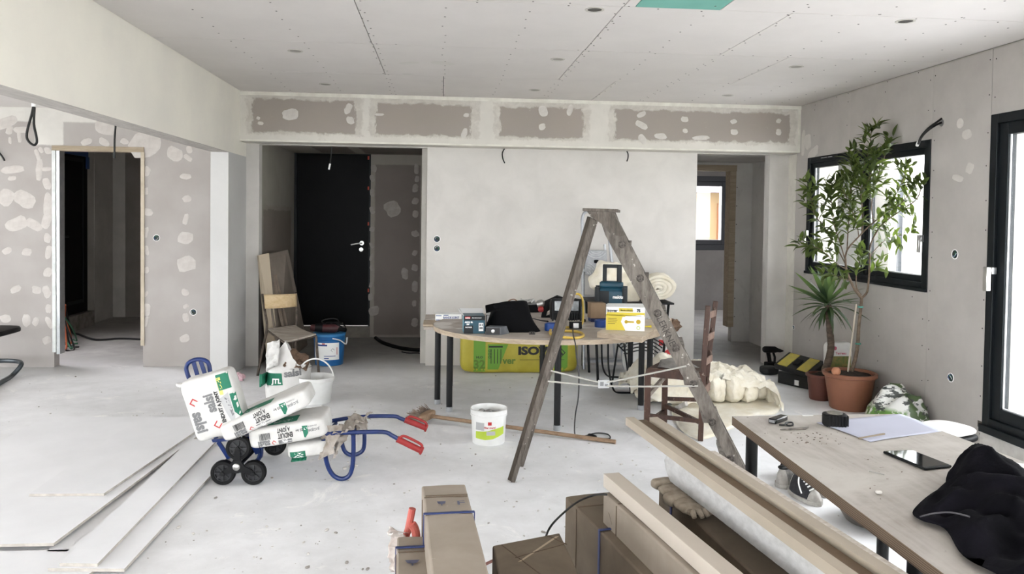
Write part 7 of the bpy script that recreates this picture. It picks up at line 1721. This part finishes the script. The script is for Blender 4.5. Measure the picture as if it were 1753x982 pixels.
for i in range(n):
    for j in range(k_): mb.f.append((i*k_+j, i*k_+(j+1) % k_, (i+1)*k_+(j+1) % k_, (i+1)*k_+j)); mb.m.append(0)
mb.f += [tuple(range(k_))[::-1], tuple(n*k_+j for j in range(k_))]; mb.m += [0, 0]
o = obj('wrapped_bundle', mb, M['wrap'], None, ang=22); tag(o, 'long bundle in wrinkled white plastic wrap between batten and door jamb boards', 'wrapped bundle')
# door jamb boards
M['jambl'] = mat('jamb_light', (172, 161, 146), (162, 151, 136), 2, .7); M['jambm'] = wood('jamb_brown', (112, 94, 75), (98, 81, 64), 2, (1, 1, 1))
zt = .62; A_ = az(1071, 714, zt); d_ = dirx(585); r_ = Vector((d_.y, -d_.x, 0)); L = 2.1
def jamb(label, prof, mats, far0=0, name='jamb_board', dz=0, fm=None):
    k_ = len(prof); vs = [A_+r_*x-d_*y+Vector((0, 0, z+dz)) for y in (far0, L) for x, z in prof]
    mb = MB().add(vs, [tuple(range(k_)), tuple(range(k_, 2*k_))[::-1]]); 
    for i in range(k_): mb.add([vs[i], vs[(i+1) % k_], vs[k_+(i+1) % k_], vs[k_+i]], [(0, 3, 2, 1)], (fm or [0]*k_)[i])
    o = obj(name, mb, mats, None, smooth=False, bevel=.001); return tag(o, label, 'board', 'door jamb boards')
jamb('leftmost pale jamb board with square edge facing the batten', [(0, 0), (.037, 0), (.037, -.032), (0, -.032)], [M['jambl']])
jamb('middle brown grooved jamb board lying between the two pale ones', [(.039, -.013), (.092, -.013), (.092, -.032), (.039, -.032)], [M['jambm']])
jamb('right-hand pale jamb board standing highest of the bundle', [(.0955, .004), (.132, .004), (.132, -.032), (.0955, -.032)], [M['jambl']], .03)
jamb('outer foam-edged strip on the right side of the jamb boards', [(.134, -.002), (.160, -.002), (.160, -.032), (.134, -.032)], [mat('foam_edge', (206, 200, 192), (178, 168, 158), 60, .9, bump=.4)], .5)
for k, (x0, y0) in enumerate(((.02, .0), (.03, .0))):
    pass
# black cords
P0 = az(1038, 846, .47); 
o = obj('cable', MB().tube(smooth_pts([P0, az(1018, 847, .40), az(990, 858, .37), az(962, 880, .36), az(940, 905, .34), az(930, 935, .2)], 6), .004, 7), M['cable'], None); tag(o, 'black cable arching from the cardboard packs over the floor', 'cable')
o = obj('cable', MB().tube(smooth_pts([az(1340, 872, .592), az(1375, 905, .592), az(1405, 938, .592), az(1440, 970, .592), az(1475, 1000, .592)], 6), .004, 7), M['cable'], None); tag(o, 'thin black cable running between the white wrap and the jamb boards', 'cable')
o = obj('copper_rod', MB().tube([az(826, 968, .02), az(850, 956, .02)], .006, 8), mat('reddish_rod', (130, 84, 74)), None); tag(o, 'thin reddish rod on the floor between two cardboard packs', 'rod')
# rubble and plaster flecks on the floor
random.seed(101); mb = MB(); mb2 = MB()
for k in range(330):
    u = random.uniform(0, 1300); v = random.uniform(632, 975); p = az(u, v)
    if p.y < 2.6 or p.y > 7.3: continue
    s_ = random.uniform(.0015, .005)*random.choice((1, 1, 1.6)); (mb if k % 3 else mb2).rbox((p.x, p.y, s_*.5), (s_*random.uniform(1, 2), s_, s_*.6), Zr(random.uniform(0, 3)), n=1, p=2.5)
for (u, v) in ((505, 770), (515, 772), (522, 768), (600, 800), (590, 803), (610, 798)): p = az(u, v); mb.rbox((p.x, p.y, .006), (.012, .01, .007), n=1, p=2.5)
o = obj('floor_crumbs', mb, M['filler'], None, ang=60); o['kind'] = 'stuff'; tag(o, 'white plaster crumbs scattered over the concrete floor', 'debris')
o = obj('floor_crumbs', mb2, mat('dark_crumb', (150, 144, 138)), None, ang=60); o['kind'] = 'stuff'; tag(o, 'small dark crumbs scattered over the concrete floor', 'debris')
# flat plaster spills
random.seed(55); 
for k, (u, v, r_) in enumerate(((70, 740, .10), (1200, 610, .05))):
    pass
